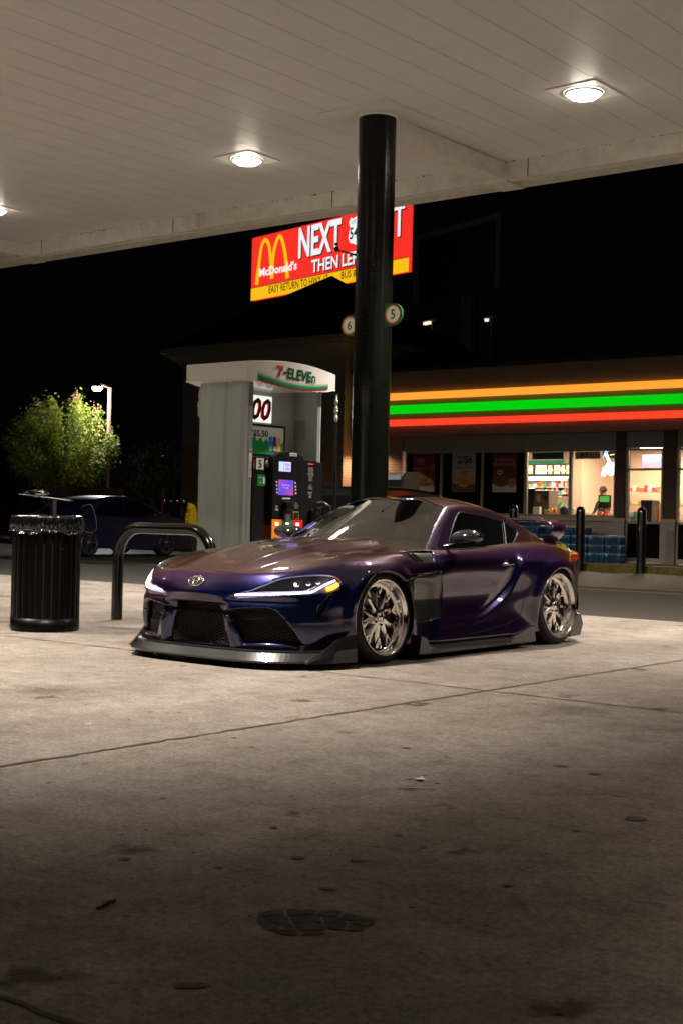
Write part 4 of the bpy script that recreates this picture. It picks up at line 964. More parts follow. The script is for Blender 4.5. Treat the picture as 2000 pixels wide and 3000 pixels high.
# badge on the nose
bc = srf(586, 1704, .003); bN = Vector(bc)
o_, d_ = ray_local(586, 1704); _, nn_, _, _ = FULL_BVH.ray_cast(o_, d_); nn_ = nn_ if nn_.dot(d_) < 0 else -nn_
bu = (Vector((0, 0, 1))-nn_*nn_.z).normalized(); br = Vector((1, 0, 0)); br = (br-nn_*br.dot(nn_)).normalized()
badge = MB(); badge.add([Vector((0, bc[1], bc[2]))+br*.068*math.cos(t)+bu*.046*math.sin(t)+nn_*q for q in (.0, .004) for t in np.linspace(0, 2*math.pi, 33)[:-1]],
    [tuple(range(32))[::-1], tuple(range(32, 64))]+[(i, (i+1) % 32, (i+1) % 32+32, i+32) for i in range(32)])
bo = badge.build('badge', GLOSSBLK, CAR, True)
def ell(a, b_, cx, cy, n=28, q=.005): return [Vector((0, bc[1], bc[2]))+br*(cx+a*math.cos(t))+bu*(cy+b_*math.sin(t))+nn_*q for t in np.linspace(0, 2*math.pi, n+1)[:-1]]
e = MB()
e.tube(ell(.066, .044, 0, 0), .0042, 6, closed=True); e.tube(ell(.020, .038, 0, .002), .0036, 6, closed=True); e.tube(ell(.044, .016, 0, .018), .0036, 6, closed=True)
e.build('badge_emblem', CHROME, bo, True)

# ---------------------------------------------------------------- cabin: screen, roof, side glass, rear hatch
def smin(a, b, k):
    h = np.clip(.5+.5*(b-a)/k, 0, 1); return b*(1-h)+a*h-k*h*(1-h)
def cabin(X, Y):
    ax = np.abs(X); yy = Y-.55*ax*ax-.25*ax**4
    ws = pchip([.20, .45, .8, 1.21, 1.5, 2.0], [.760, .868, 1.020, 1.184, 1.302, 1.50], yy)
    roof = pchip([.8, 1.05, 1.25, 1.55, 1.9, 2.2, 2.5, 2.8, 3.05, 3.2], [1.13, 1.175, 1.205, 1.222, 1.205, 1.150, 1.060, .960, .880, .83], Y)
    roof = roof+.020*np.exp(-((ax-.27)/.15)**2)*sstep(2.6, 1.6, Y)-.26*ax**2.6-.02*ax
    wb = pchip([.5, .9, 1.3, 1.8, 2.2, 2.6, 2.9, 3.2], [.735, .760, .765, .745, .700, .630, .56, .48], Y)
    sd_ = .84+(wb-ax)*1.42-3.2*np.maximum(0, .62-ax)**2*.0
    return ws, roof, sd_
def cab_z(X, Y):
    ws, roof, s_ = cabin(X, Y); return smin(smin(ws, roof, .014), s_, .040), ws, roof, s_
gx = np.linspace(0, .80, 84); gy = np.linspace(.25, 3.20, 210)
XX, YY = np.meshgrid(gx, gy, indexing='ij'); ZZ, WS, RF, SD = cab_z(XX.ravel(), YY.ravel())
CV = np.c_[XX.ravel(), YY.ravel(), ZZ]; ny_ = len(gy)
CF_ = [(i*ny_+j, (i+1)*ny_+j, (i+1)*ny_+j+1, i*ny_+j+1) for i in range(len(gx)-1) for j in range(ny_-1)]
bodyz = Tz(CV[:, 0], CV[:, 1])
CV, ins, CF_ = split(CV, CF_, CV[:, 2]-(bodyz-.05))
def scr(V): 
    ws, roof, s_ = cabin(V[:, 0], V[:, 1]); return ws, roof, s_
# windscreen: where the screen surface lies below the other two
ws, roof, s_ = scr(CV)
f = np.maximum(ws-roof+.004, ws-s_+.028)
f = np.maximum(f, -(CV[:, 1]-.30))
CV, g_ws, CF_ = split(CV, CF_, f)
# side glass (surveyed outline)
sw = [epx(*p) for p in ((684, 372), (690, 330), (712, 255), (745, 182), (780, 176), (850, 186), (930, 203), (1000, 226), (1060, 252), (1105, 280), (1122, 298), (1112, 338), (1092, 372), (1070, 388), (960, 396), (820, 405), (700, 410))]
f = sdpoly(PJ(CV), sw)/380; f = np.where(CV[:, 0] < .45, np.abs(f)+.01, f)
CV, g_sw, CF_ = split(CV, CF_, f)
# rear hatch glass
f = np.maximum(np.maximum(CV[:, 0]-(.50-.12*(CV[:, 1]-2.2)), 2.18+.3*CV[:, 0]**2-CV[:, 1]), CV[:, 1]-2.86)
ws, roof, s_ = scr(CV); 
CV, g_rg, CF_ = split(CV, CF_, f)
CN = vnormals(CV, CF_+g_ws+g_sw+g_rg)
if CN[:, 2].mean() < 0: CN = -CN
mesh_obj('cabin_shell', CV, CF_, PAINT, CAR, mirror=True, nrm=CN, rim=.03)
ob_ws = mesh_obj('windscreen', CV-CN*.004, g_ws, WINDSH, CAR, mirror=True)
pair('side_window', CV-CN*.006, g_sw, TINT)
mesh_obj('rear_window', CV-CN*.004, g_rg, TINT, CAR, mirror=True)
CAB = BVHTree.FromPolygons([tuple(p) for p in CV], CF_+g_ws+g_sw+g_rg)
def cabp(px, py, lift=0.0):
    o, d = ray_local(px, py); loc, nrm, idx, dist = CAB.ray_cast(o, d)
    if loc is None: return None
    n = nrm if nrm.dot(d) < 0 else -nrm
    return np.array(loc+n*lift)
def cpath(pts, lift, sub=5):
    P = [cabp(*p, lift) for p in pts]; P = [p for p in P if p is not None]; return catmull(P, len(P)*sub) if len(P) > 2 else []
swp = [cabp(*p, .001) for p in sw]; swp = [p for p in swp if p is not None]
for s in (1, -1):
    MB().tube(mir(catmull(swp+swp[:1], 110), s), .0045, 6, False).build('window_trim', TRIM, CAR, True)
    P = cpath([epx(*p) for p in ((1030, 240), (1040, 310), (1046, 388))], .001)
    if len(P): MB().tube(mir(P, s), .006, 6, False).build('window_pillar', TRIM, CAR, True)
lines = MB()
for s in (1, -1):
    P = cpath([epx(*p) for p in ((670, 150), (700, 128), (760, 112), (860, 112))], .0004)
    if len(P): lines.tube(mir(P, s), .0022, 5, False)
lines.build('roof_seam', GAPM, CAR, True)
# cabin inside: dashboard, wheel, seats
INT = mat('interior_trim', (0.03, 0.03, 0.032), 0.6)
MB().add([(-.66, .72, .74), (.66, .72, .74), (.66, .95, .855), (-.66, .95, .855), (-.66, 1.15, .84), (.66, 1.15, .84), (-.66, 1.18, .60), (.66, 1.18, .60)], [(0, 1, 2, 3), (3, 2, 5, 4), (4, 5, 7, 6)]).build('dashboard', mat('dash_vinyl', (0.10, 0.10, 0.11), 0.5), CAR, True)
MB().tube([(.36+.17*math.cos(t), 1.22-.05*math.sin(t), .83+.17*math.sin(t)) for t in np.linspace(0, 2*math.pi, 25)[:-1]], .014, 8, closed=True).box(.34, .38, 1.17, 1.22, .70, .95).box(.2, .52, 1.2, 1.23, .81, .85).build('steering_wheel', INT, CAR, True)
for sx in (-.36, .36):
    b = MB(); b.box(sx-.24, sx+.24, 1.45, 1.95, .42, .52)
    b.add([(sx-.25, 1.93, .5), (sx+.25, 1.93, .5), (sx+.22, 2.12, .98), (sx-.22, 2.12, .98), (sx-.25, 2.05, .5), (sx+.25, 2.05, .5), (sx+.22, 2.2, .98), (sx-.22, 2.2, .98)], [(0,1,2,3),(4,7,6,5),(0,3,7,4),(1,5,6,2),(3,2,6,7)])
    b.box(sx-.12, sx+.12, 2.10, 2.2, .95, 1.10); b.build('seat', INT, CAR, True, bevel=.03)
MB().box(-.8, .8, -.75, 3.0, .12, .16).box(-.72, .72, 2.2, 3.0, .2, .8).build('underbody', mat('underbody_black', (0.004, 0.004, 0.004), 0.9), CAR, True)

# ---------------------------------------------------------------- wheels (axis +x outwards)
def make_wheel(wid, rr=.272, rt=.338):
    w = {}
    t = MB(); h = wid/2
    prof = [(rr-.004, .0), (rr+.010, .004), (rt-.028, -.006), (rt-.010, -.030), (rt-.001, -.055), (rt, -.075), (rt, -wid+.055), (rt-.02, -wid+.01), (rr+.005, -wid)]
    P = catmull([(a, b, 0) for a, b in prof], 40)
    t.lathe([(a, b) for a, b, _ in P], (0, 0, 0), 'x', 72)
    gro = MB()
    for gxo in (-.10, -.14, -.18): gro.lathe([(rt+.0012, gxo-.004), (rt+.0012, gxo+.004)], (0, 0, 0), 'x', 72)
    for k in range(56):
        a = 2*math.pi*k/56
        for q, off in ((-.065, .0), (-.12, .05), (-.205, .02)):
            c, s_ = math.cos(a+off), math.sin(a+off); r1 = rt+.0012; u = (-s_, c)
            gro.add([(q-.018, r1*c-u[0]*.002, r1*s_-u[1]*.002), (q+.018, r1*c-u[0]*.002+u[0]*.012, r1*s_-u[1]*.002+u[1]*.012), (q+.018, r1*c+u[0]*.014, r1*s_+u[1]*.014), (q-.018, r1*c+u[0]*.002, r1*s_+u[1]*.002)], [(0, 1, 2, 3)])
    w['tyre'] = (t, RUBBER); w['tread_grooves'] = (gro, GAPM)
    lip = MB(); lp = [(rr-.004, -.004), (rr, .002), (rr+.004, .006), (rr+.002, .010), (rr-.006, .008), (rr-.012, -.004), (rr-.020, -.020), (rr-.024, -.045), (rr-.030, -.060), (rr-.038, -.064), (rr-.050, -.066)]
    P = catmull([(a, b, 0) for a, b in lp], 44); lip.lathe([(a, b) for a, b, _ in P], (0, 0, 0), 'x', 96)
    w['rim_lip'] = (lip, CHROME)
    bar = MB(); bar.lathe([(rr-.050, -.066), (rr-.052, -.09), (rr-.06, -.18), (rr-.03, -wid+.02)], (0, 0, 0), 'x', 64)
    w['rim_barrel'] = (bar, CHROME2)
    sp = MB(); R1 = rr-.052
    for k in range(5):
        for sg in (-1, 1):
            a0 = R_(72*k+90+sg*12); a1 = R_(72*k+90+sg*20)
            n = 7; rows = []
            for i in range(n+1):
                q = i/n; r = .055+(R1+.006-.055)*q; a = a0+(a1-a0)*q**.8; hw = (.026-.011*q); xo = -.045-.030*math.sin(math.pi*min(q*1.0, 1)*.5)*0-.022*q+.0; dep = .040-.016*q
                c, s_ = math.cos(a), math.sin(a); t_ = (-s_, c)
                rows.append([(xo-.010, r*c+t_[0]*hw, r*s_+t_[1]*hw), (xo, r*c+t_[0]*hw*.55, r*s_+t_[1]*hw*.55), (xo, r*c-t_[0]*hw*.55, r*s_-t_[1]*hw*.55), (xo-.010, r*c-t_[0]*hw, r*s_-t_[1]*hw), (xo-dep, r*c-t_[0]*hw*.8, r*s_-t_[1]*hw*.8), (xo-dep, r*c+t_[0]*hw*.8, r*s_+t_[1]*hw*.8)])
            vs = [p for row in rows for p in row]; fs = [(i*6+j, i*6+(j+1) % 6, (i+1)*6+(j+1) % 6, (i+1)*6+j) for i in range(n) for j in range(6)]
            sp.add(vs, fs+[tuple(range(6)), tuple(range(n*6+5, n*6-1, -1))])
            am = a0+(a1-a0)*.62
            for pg in (-1, 1):
                q0 = (-.052, .150*math.cos(am), .150*math.sin(am)); ae = a1+pg*R_(8.5); q1 = (-.068, R1*math.cos(ae), R1*math.sin(ae)); sp.bar(q0, q1, .013, .016, (1, 0, 0))
    w['spokes'] = (sp, CHROME)
    hub = MB(); hub.lathe([(0, -.028), (.026, -.028), (.032, -.034), (.034, -.046)], (0, 0, 0), 'x', 32)
    hub.lathe([(.034, -.044), (.066, -.048), (.080, -.060), (.084, -.10)], (0, 0, 0), 'x', 40)
    w['hub'] = (hub, CHROME)
    nuts = MB()
    for k in range(5):
        a = R_(72*k+54); nuts.cyl((-.058, .056*math.cos(a), .056*math.sin(a)), (-.036, .056*math.cos(a), .056*math.sin(a)), .0085, 6)
    w['wheel_nuts'] = (nuts, GLOSSBLK)
    bo_ = MB()
    for k in range(40):
        a = 2*math.pi*k/40; r = rr-.043; bo_.lathe([(0, .004), (.003, .003), (.0042, 0)], (-.066, r*math.cos(a), r*math.sin(a)), 'x', 8)
    w['rim_bolts'] = (bo_, CHROME)
    dk = MB(); dk.lathe([(.06, -.115), (.185, -.115), (.188, -.12), (.188, -.135), (.06, -.135)], (0, 0, 0), 'x', 48)
    w['brake_disc'] = (dk, mat('disc_steel', (.30, .28, .26), .3, metal=1.0))
    cal = MB(); pts = [(math.cos(a)*r, math.sin(a)*r) for r, rng in ((.195, np.linspace(-.5, .5, 9)), (.125, np.linspace(.5, -.5, 9))) for a in rng]
    cal.prism([(a, b) for a, b in pts], -.14, -.085, 'x'); w['brake_caliper'] = (cal, mat('red_caliper', (.09, .004, .006), .3, coat=.6))
    back = MB(); back.lathe([(0, -.16), (rr-.03, -.16)], (0, 0, 0), 'x', 32); w['wheel_back'] = (back, GAPM)
    return w
proto = {}
def place_wheel(x, y, z, side, camber, wid, rr=.272, rt=.338, spin=0.0):
    key = (wid, rr, rt)
    if key not in proto:
        proto[key] = {k: (b.build(k, m, None, True)) for k, (b, m) in make_wheel(wid, rr, rt).items()}; new = True
    else: new = False
    root = bpy.data.objects.new('wheel', None); root.empty_display_size = .1; scene.collection.objects.link(root); root.parent = CAR
    M = Matrix.Translation((x, y, z)) @ Matrix.Rotation(R_(camber)*side, 4, 'Y') @ (Matrix.Identity(4) if side > 0 else Matrix.Rotation(math.pi, 4, 'Z')) @ Matrix.Rotation(spin, 4, 'X')
    root.matrix_local = M
    for k, o in proto[key].items():
        c = o if new else o.copy()
        if not new: scene.collection.objects.link(c)
        c.parent = root
    return root
place_wheel(.918, 0.0, .334, 1, -4.0, .27, spin=R_(14)); place_wheel(-.918, 0.0, .334, -1, -4.0, .27, spin=.3)
place_wheel(.940, 2.45, .332, 1, -4.0, .29, spin=R_(31)); place_wheel(-.940, 2.45, .332, -1, -4.0, .29, spin=.9)
# wheel housings (dark tubs so that one never sees through)
for (yy_, xx_) in ((0, .915), (2.45, .93)):
    for s in (1, -1):
        b = MB(); n = 20; vs = []
        for a in np.linspace(-.15, math.pi+.15, n):
            for xo in (xx_-.02, .50): vs.append((s*xo, yy_+.40*math.cos(a), .33+.345*math.sin(a)))
        b.add(vs, [(2*i, 2*i+1, 2*i+3, 2*i+2) for i in range(n-1)]); k = len(b.v)
        b.add([(s*.50, yy_+.40*math.cos(a), .33+.345*math.sin(a)) for a in np.linspace(-.15, math.pi+.15, n)], [tuple(range(n))])
        b.build('wheel_housing', GAPM, CAR, True)

# ---------------------------------------------------------------- aero: splitter, skirts, rear fins, wing
def sheet(name, rows, m, closed=False, smooth=True):
    k = len(rows[0]); b = MB(); vs = [p for r in rows for p in r]
    fs = [(i*k+j, i*k+j+1, (i+1)*k+j+1, (i+1)*k+j) for i in range(len(rows)-1) for j in range(k-1)]
    if closed: fs += [(i*k+k-1, i*k, (i+1)*k, (i+1)*k+k-1) for i in range(len(rows)-1)]
    if closed: fs += [tuple(range(k)), tuple(range((len(rows))*k-1, (len(rows)-1)*k-1, -1))]
    b.add(vs, fs, smooth)
    return b.build(name, m, CAR, True)
pl = catmull([(0, -1.00), (.30, -.99), (.55, -.95), (.72, -.84), (.84, -.68), (.90, -.50), (.925, -.36)], 40)      # where it meets the bumper
po = catmull([(0, -1.050), (.32, -1.046), (.55, -1.010), (.72, -.925), (.85, -.77), (.945, -.61), (.985, -.415)], 40)  # outer lip
rows = []
full = [(-1, i) for i in range(39, 0, -1)]+[(1, i) for i in range(40)]
for s, i in full:
    a, b_ = pl[i], po[i]; q = i/39; e = max(0, (q-.62)/.38); up = .012+.165*e**1.3
    zt = .062+.004*math.sin(q*3)
    m_ = a*.55+b_*.45
    rows.append([(s*a[0], a[1]+.02, .128), (s*(a[0]*.86+b_[0]*.14), a[1]*.86+b_[1]*.14, .124), (s*(a[0]*.84+b_[0]*.16), a[1]*.84+b_[1]*.16, .112), (s*b_[0], b_[1], .060), (s*b_[0], b_[1], .047), (s*(b_[0]-.03), b_[1]+.03, .042), (s*a[0]*.98, a[1]+.08, .045)])
sheet('front_splitter', rows, CARBON, closed=True, smooth=False)
for s in (1, -1):      # upright end plates ahead of the front wheels
    o1 = [(.845, -.80), (.93, -.72), (.985, -.58), (1.0, -.415), (.94, -.40), (.925, -.52), (.875, -.68)]
    zt = [.075, .10, .17, .215, .225, .20, .12]
    b = MB(); yq = np.linspace(-.80, -.40, 17); zq_ = np.interp(yq, [-.80, -.70, -.62, -.56, -.50, -.40], [.065, .115, .165, .208, .222, .235]); xq = np.interp(yq, [-.80, -.6, -.4], [.878, .955, .990]); vs = []
    for a_, y_, z_ in zip(xq, yq, zq_): vs += [(s*a_, y_, .045), (s*(a_-.004), y_, .045+(z_-.045)*.5), (s*(a_-.018), y_, z_), (s*(a_-.032), y_, z_-.004), (s*(a_-.03), y_, .05)]
    b.add(vs, [(i*5+j, i*5+(j+1) % 5, (i+1)*5+(j+1) % 5, (i+1)*5+j) for i in range(16) for j in range(5)]+[(0, 1, 2, 3, 4), (84, 83, 82, 81, 80)])
    b.build('splitter_end_plate', CARBON, CAR, True)
    # side skirt blade with its upright winglets
    b = MB(); yy = np.linspace(.44, 2.0, 30); vs = []
    for v in yy:
        q = (v-.44)/1.56; vs += [(s*.86, v, .125), (s*(.955), v, .072+.02*q), (s*(.965), v, .060+.01*q), (s*(.96), v, .040+.005*q), (s*.82, v, .045)]
    b.add(vs, [(i*5+j, i*5+(j+1) % 5, (i+1)*5+(j+1) % 5, (i+1)*5+j) for i in range(29) for j in range(5)]+[(0, 1, 2, 3, 4), tuple(range(149, 144, -1))], False)
    b.build('side_skirt', CARBON, CAR, True)
    b = MB(); b.prism([(.395, .185), (.47, .165), (.54, .045), (.37, .045)], s*.90, s*.965, 'x'); b.build('skirt_winglet', CARBON, CAR, True, bevel=.004)
    b = MB(); b.prism([(1.60, .05), (1.68, .10), (1.86, .15), (2.0, .185), (2.03, .05)], s*.925, s*.972, 'x'); b.build('skirt_winglet', CARBON, CAR, True, bevel=.004)
    b = MB(); b.prism([(2.62, .055), (2.74, .26), (2.82, .245), (2.86, .16), (2.82, .06)], s*.90, s*.955, 'x'); b.build('rear_canard', CARBON, CAR, True, bevel=.004)
# diffuser
b = MB()
for k in range(-3, 4): b.prism([(3.05, .10), (3.34, .20), (3.34, .24), (3.0, .22)], k*.14-.006, k*.14+.006, 'x')
b.add([(-.60, 2.9, .10), (.60, 2.9, .10), (.60, 3.30, .22), (-.60, 3.30, .22)], [(0, 1, 2, 3)]); b.build('rear_diffuser', CARBON, CAR, True)
# wing: one blade that bends down at both ends to the rear deck
wp = [(-.47, .80, 2.92), (-.575, .90, 2.93), (-.615, .96, 2.95), (-.600, 1.02, 2.97), (-.54, 1.045, 2.98), (-.42, 1.052, 2.98), (-.2, 1.055, 2.985), (0, 1.056, 2.985)]
wp = [(-a, c, d) for a, c, d in wp][::1]+[(a, c, d) for a, c, d in wp[::-1]][1:]
P = catmull(wp, 70); rows = []
for i, p in enumerate(P):
    a = P[max(i-1, 0)]; b_ = P[min(i+1, len(P)-1)]; t_ = np.array([b_[0]-a[0], b_[1]-a[1]]); t_ /= np.linalg.norm(t_); nrm_ = np.array([t_[1], -t_[0]])
    if nrm_[1] < 0 and abs(p[0]) < .4: nrm_ = -nrm_
    nrm_ = np.array([p[0], (p[1]-.93)*2.2]); nrm_ = nrm_/np.linalg.norm(nrm_) if abs(p[0]) > .45 else np.array([0, 1.])
    ch, th = .24, .015; q = []
    for u, w_ in ((-.5, 0), (-.35, .9), (0, 1.0), (.3, .9), (.5, 1.5), (.5, .3), (.2, -.5), (-.2, -.8), (-.45, -.5)):
        q.append((p[0]+nrm_[0]*th*w_, p[2]+u*ch, p[1]+nrm_[1]*th*w_))
    rows.append(q)
sheet('rear_wing', rows, PAINT, closed=True)
# tail lamps, rear plate area
for s in (1, -1):
    P = [(s*.86, 2.86, .735), (s*.80, 2.99, .745), (s*.70, 3.11, .755), (s*.58, 3.20, .765)]
    b = MB(); vs = []
    for p in P: vs += [(p[0]+s*.012, p[1]+.004, p[2]+.03), (p[0]+s*.022, p[1]+.012, p[2]), (p[0]+s*.014, p[1]+.006, p[2]-.03), (p[0]-s*.05, p[1]-.05, p[2]-.03), (p[0]-s*.05, p[1]-.05, p[2]+.03)]
    b.add(vs, [(i*5+j, i*5+(j+1) % 5, (i+1)*5+(j+1) % 5, (i+1)*5+j) for i in range(3) for j in range(5)]+[(0, 1, 2, 3, 4), (19, 18, 17, 16, 15)], False); b.build('tail_light', REDL, CAR, True)
# door mirrors
def mirror_(s):
    b = MB(); c = (.93 if s > 0 else .90, 1.03, .905)
    n1, n2 = 14, 20; vs = []
    for i in range(n1+1):
        ph = math.pi*i/n1
        for j in range(n2):
            th_ = 2*math.pi*j/n2; X = math.cos(ph); r = math.sin(ph)**.75; yv = r*math.cos(th_); zv = r*math.sin(th_)
            yv = min(yv, .38); zv = zv if zv > 0 else zv*.75
            vs.append((s*(c[0]-X*.125), c[1]+yv*.115, c[2]+zv*.068-.006*X))
    b.add(vs, [(i*n2+j, i*n2+(j+1) % n2, (i+1)*n2+(j+1) % n2, (i+1)*n2+j) for i in range(n1) for j in range(n2)], True)
    o = b.build('door_mirror', mat('mirror_cap_carbon', (.03, .03, .034), .15, coat=1.0) if s > 0 else bpy.data.materials['mirror_cap_carbon'], CAR, True)
    OFF[o.name] = OFF[CAR.name]
    a = MB(); a.tube(catmull([(s*.75, .98, .835), (s*.82, 1.0, .845), (s*.90, 1.03, .862)], 8), [.022, .020, .018, .018, .018, .018, .020, .024], 8); a.box(s*.82, s*1.03, .98, 1.05, .845, .856); a.build('mirror_arm', GLOSSBLK, o, True)
    g = MB(); g.add([(s*.82, 1.076, .86), (s*1.02, 1.076, .86), (s*1.03, 1.076, .93), (s*.83, 1.076, .945)], [(0, 1, 2, 3)]); g.build('mirror_glass', CHROME, o, True)
both(mirror_)
# door handle
for s in (1, -1):
    h0 = srf(*epx(1083, 508), .0); h1 = h0[0]
    b = MB(); b.tube(catmull([(s*(h1+.004), 1.62, .690), (s*(h1+.022), 1.65, .694), (s*(h1+.024), 1.72, .696), (s*(h1+.012), 1.80, .692)], 12), [.010, .013, .014, .014, .014, .014, .014, .013, .013, .012, .010, .008], 8).build('door_handle', mat('handle_chrome', (.35, .33, .38), .12, metal=1.0), CAR, True)
    b = MB(); b.lathe([(0, -.0), (.036, .001), (.040, -.004)], (s*(h1+.001), 1.69, .692), 'x', 24); b.build('handle_cup', GAPM, CAR, True)
# arch edge beads
for s in (1, -1):
    for cy, cz in ((0, .325), (2.45, .31)):
        pass
# =================================================================== THE STORE
YF = 28.9
def at_d(px, py, depth):
    r = CF+CR*(px-1000)/CAM_F-CU*(py-1500)/CAM_F; p = np.array([0, 0, CAM_H])+r*depth/float(r@CF); return Vector(p)
def brick_mat(name, c1, c2, cm, sc=1.0):
    m = bpy.data.materials.new(name); m.use_nodes = True; nt = m.node_tree; b = nt.nodes['Principled BSDF']
    tc = nt.nodes.new('ShaderNodeTexCoord'); mp = nt.nodes.new('ShaderNodeMapping'); mp.inputs['Rotation'].default_value = (R_(90), 0, 0)
    sx = nt.nodes.new('ShaderNodeSeparateXYZ'); cb = nt.nodes.new('ShaderNodeCombineXYZ'); ad = nt.nodes.new('ShaderNodeMath'); ad.operation = 'ADD'
    nt.links.new(tc.outputs['Object'], sx.inputs[0]); nt.links.new(sx.outputs['X'], ad.inputs[0]); nt.links.new(sx.outputs['Y'], ad.inputs[1]); nt.links.new(ad.outputs[0], cb.inputs['X']); nt.links.new(sx.outputs['Z'], cb.inputs['Y'])
    br = nt.nodes.new('ShaderNodeTexBrick'); br.inputs['Scale'].default_value = 1.0*sc; br.inputs['Brick Width'].default_value = .21; br.inputs['Row Height'].default_value = .075; br.inputs['Mortar Size'].default_value = .010
    br.inputs['Color1'].default_value = (*c1, 1); br.inputs['Color2'].default_value = (*c2, 1); br.inputs['Mortar'].default_value = (*cm, 1)
    nt.links.new(cb.outputs[0], br.inputs['Vector']); nt.links.new(br.outputs['Color'], b.inputs['Base Color']); b.inputs['Roughness'].default_value = .85
    bp = nt.nodes.new('ShaderNodeBump'); bp.inputs['Strength'].default_value = .6; bp.inputs['Distance'].default_value = .01; bp.invert = True; nt.links.new(br.outputs['Fac'], bp.inputs['Height']); nt.links.new(bp.outputs['Normal'], b.inputs['Normal'])
    return m
BRICK = brick_mat('tan_brick', (.42, .27, .17), (.34, .21, .13), (.20, .17, .14)); BRICKD = brick_mat('dark_brick', (.10, .055, .04), (.075, .04, .03), (.06, .05, .045))
STUC = mat('stucco_taupe', (.30, .255, .205), .85, noise=.15, nscale=2, bump=.3, bscale=60); STUC2 = mat('stucco_grey', (.29, .27, .225), .85, noise=.15, nscale=1.5, bump=.3, bscale=60)
ALU = mat('window_aluminium', (.30, .29, .26), .4, metal=.3); SILL = mat('sill_stone', (.40, .33, .25), .8, noise=.2, nscale=8)
BLACKOUT = mat('blacked_out_glass', (.004, .004, .0045), .12)
SHINGLE = mat('roof_shingle', (.012, .011, .010), .9, noise=.4, nscale=6)
tag(MB().box(-40, -6, 27.05, 36, -.2, .15).build('sidewalk', mat('sidewalk_concrete', (.22, .19, .16), .85, noise=.25, nscale=4), bevel=.01), kind='structure')
tag(MB().box(-40, -6, 27.0, 27.048, -.01, .148).build('kerb_face', mat('yellow_kerb_paint', (.10, .08, .012), .7, noise=.8, nscale=7)), kind='structure')
S = thing('convenience_store', 'low brick convenience store with three glowing stripes and a hip-roofed corner tower', 'store', (-18, 29, .15))
b = MB(); b.box(-22.8, -6, YF+.03, YF+.25, 2.82, 3.20).build('header_panel', STUC2, S)
b = MB(); b.box(-22.8, -6, YF-.12, YF+.25, 3.205, 4.95).build('fascia', STUC, S)
MB().box(-22.8, -6, YF-.18, YF-.12, 4.88, 5.0).build('parapet_coping', mat('coping_metal', (.03, .028, .025), .5), S)
MB().box(-22.8, -21.15, YF, YF+.25, .15, 3.20).build('brick_wall', BRICK, S)
for x0, x1, z1 in ((-14.96, -14.72, 3.20), (-13.76, -13.46, 3.20)): 
    MB().box(x0, x1, YF-.06, YF+.22, 1.18, z1).build('brick_pier', BRICKD, S); MB().box(x0-.03, x1+.03, YF-.10, YF+.22, .15, 1.10).build('pier_base', STUC2, S); MB().prism([(YF-.10, 1.10), (YF-.10, 1.12), (YF-.06, 1.18), (YF+.2, 1.18), (YF+.2, 1.10)], x0-.03, x1+.03, 'x').build('pier_cap', SILL, S)
MB().box(-21.1, -14.98, YF, YF+.25, .15, 1.10).build('bulkhead_wall', STUC2, S)
MB().box(-21.1, -14.98, YF-.07, YF+.27, 1.10, 1.19).build('window_sill', SILL, S)
MB().box(-12.4, -6, YF, YF+.25, .15, 2.82).build('wall_right', BRICKD, S).name = 'end_wall'
# stripes: real light boxes
OG, GG, RG = emat('stripe_orange', (1.0, .34, .035), 1.15), emat('stripe_green', (.0, .62, .005), 1.0), emat('stripe_red', (1.0, .055, .02), 1.1)
for nm, z0, z1, m_ in (('light_stripe', 4.15, 4.33, OG), ('light_stripe', 3.79, 4.01, GG), ('light_stripe', 3.47, 3.635, RG)):
    o = MB().box(-22.52, -6.5, YF-.20, YF-.13, z0, z1).build(nm, m_, S); o['label'] = {OG: 'orange glowing stripe', GG: 'green glowing stripe', RG: 'red glowing stripe'}[m_]
cb = MB()
for z_ in (4.14, 3.78, 3.46):
    for x_ in np.arange(-21.4, -7, 2.42): cb.cyl((x_, YF-.16, z_-.035), (x_, YF-.16, z_), .018, 8)
cb.build('stripe_clips', mat('clip_metal', (.5, .48, .45), .4, metal=.5), S)
# windows
GLS = glass_mat('shop_glass', (.95, .96, .95), .02, 0.0, 1.45) if 'glass_mat' in globals() else None
bays = [-21.04, -19.91, -18.66, -17.41, -16.17, -14.98]
for i in range(5):
    a, c = bays[i], bays[i+1]
    fr = MB(); w_ = .035
    fr.box(a, c, YF-.02, YF+.06, 2.75, 2.82); fr.box(a, c, YF-.02, YF+.06, 1.19, 1.24); fr.box(a, a+w_, YF-.02, YF+.06, 1.24, 2.75); fr.box(c-w_, c, YF-.02, YF+.06, 1.24, 2.75)
    o = fr.build('window', ALU, S); OFF[o.name] = OFF[S.name]
    MB().box(a+w_, c-w_, YF+.015, YF+.022, 1.24, 2.75).build('window_glass', BLACKOUT if i < 3 else GLS, o)
def shop_door(a, c):
    o = MB()
    o.box(a, c, YF-.01, YF+.05, 2.75, 2.80).box(a, c, YF-.01, YF+.05, 2.29, 2.34).box(a, c, YF-.01, YF+.05, 1.06, 1.11).box(a, c, YF-.01, YF+.05, .17, .27).box(a, a+.05, YF-.01, YF+.05, .27, 2.75).box(c-.045, c, YF-.01, YF+.05, .27, 2.75)
    d = o.build('shop_door', ALU, S); OFF[d.name] = OFF[S.name]
    MB().box(a+.05, c-.05, YF+.015, YF+.022, 1.11, 2.29).box(a+.05, c-.05, YF+.015, YF+.022, 2.34, 2.75).build('door_glass', GLS, d)
    MB().box(a+.05, c-.05, YF+.012, YF+.022, .27, 1.06).build('kick_panel', BLACKOUT, d)
    MB().tube([(a+.50, YF-.06, .30), (a+.50, YF-.06, 1.15)], .014, 8).build('door_handle', CHROMEP, d)
shop_door(-14.70, -13.78); shop_door(-13.44, -12.45)
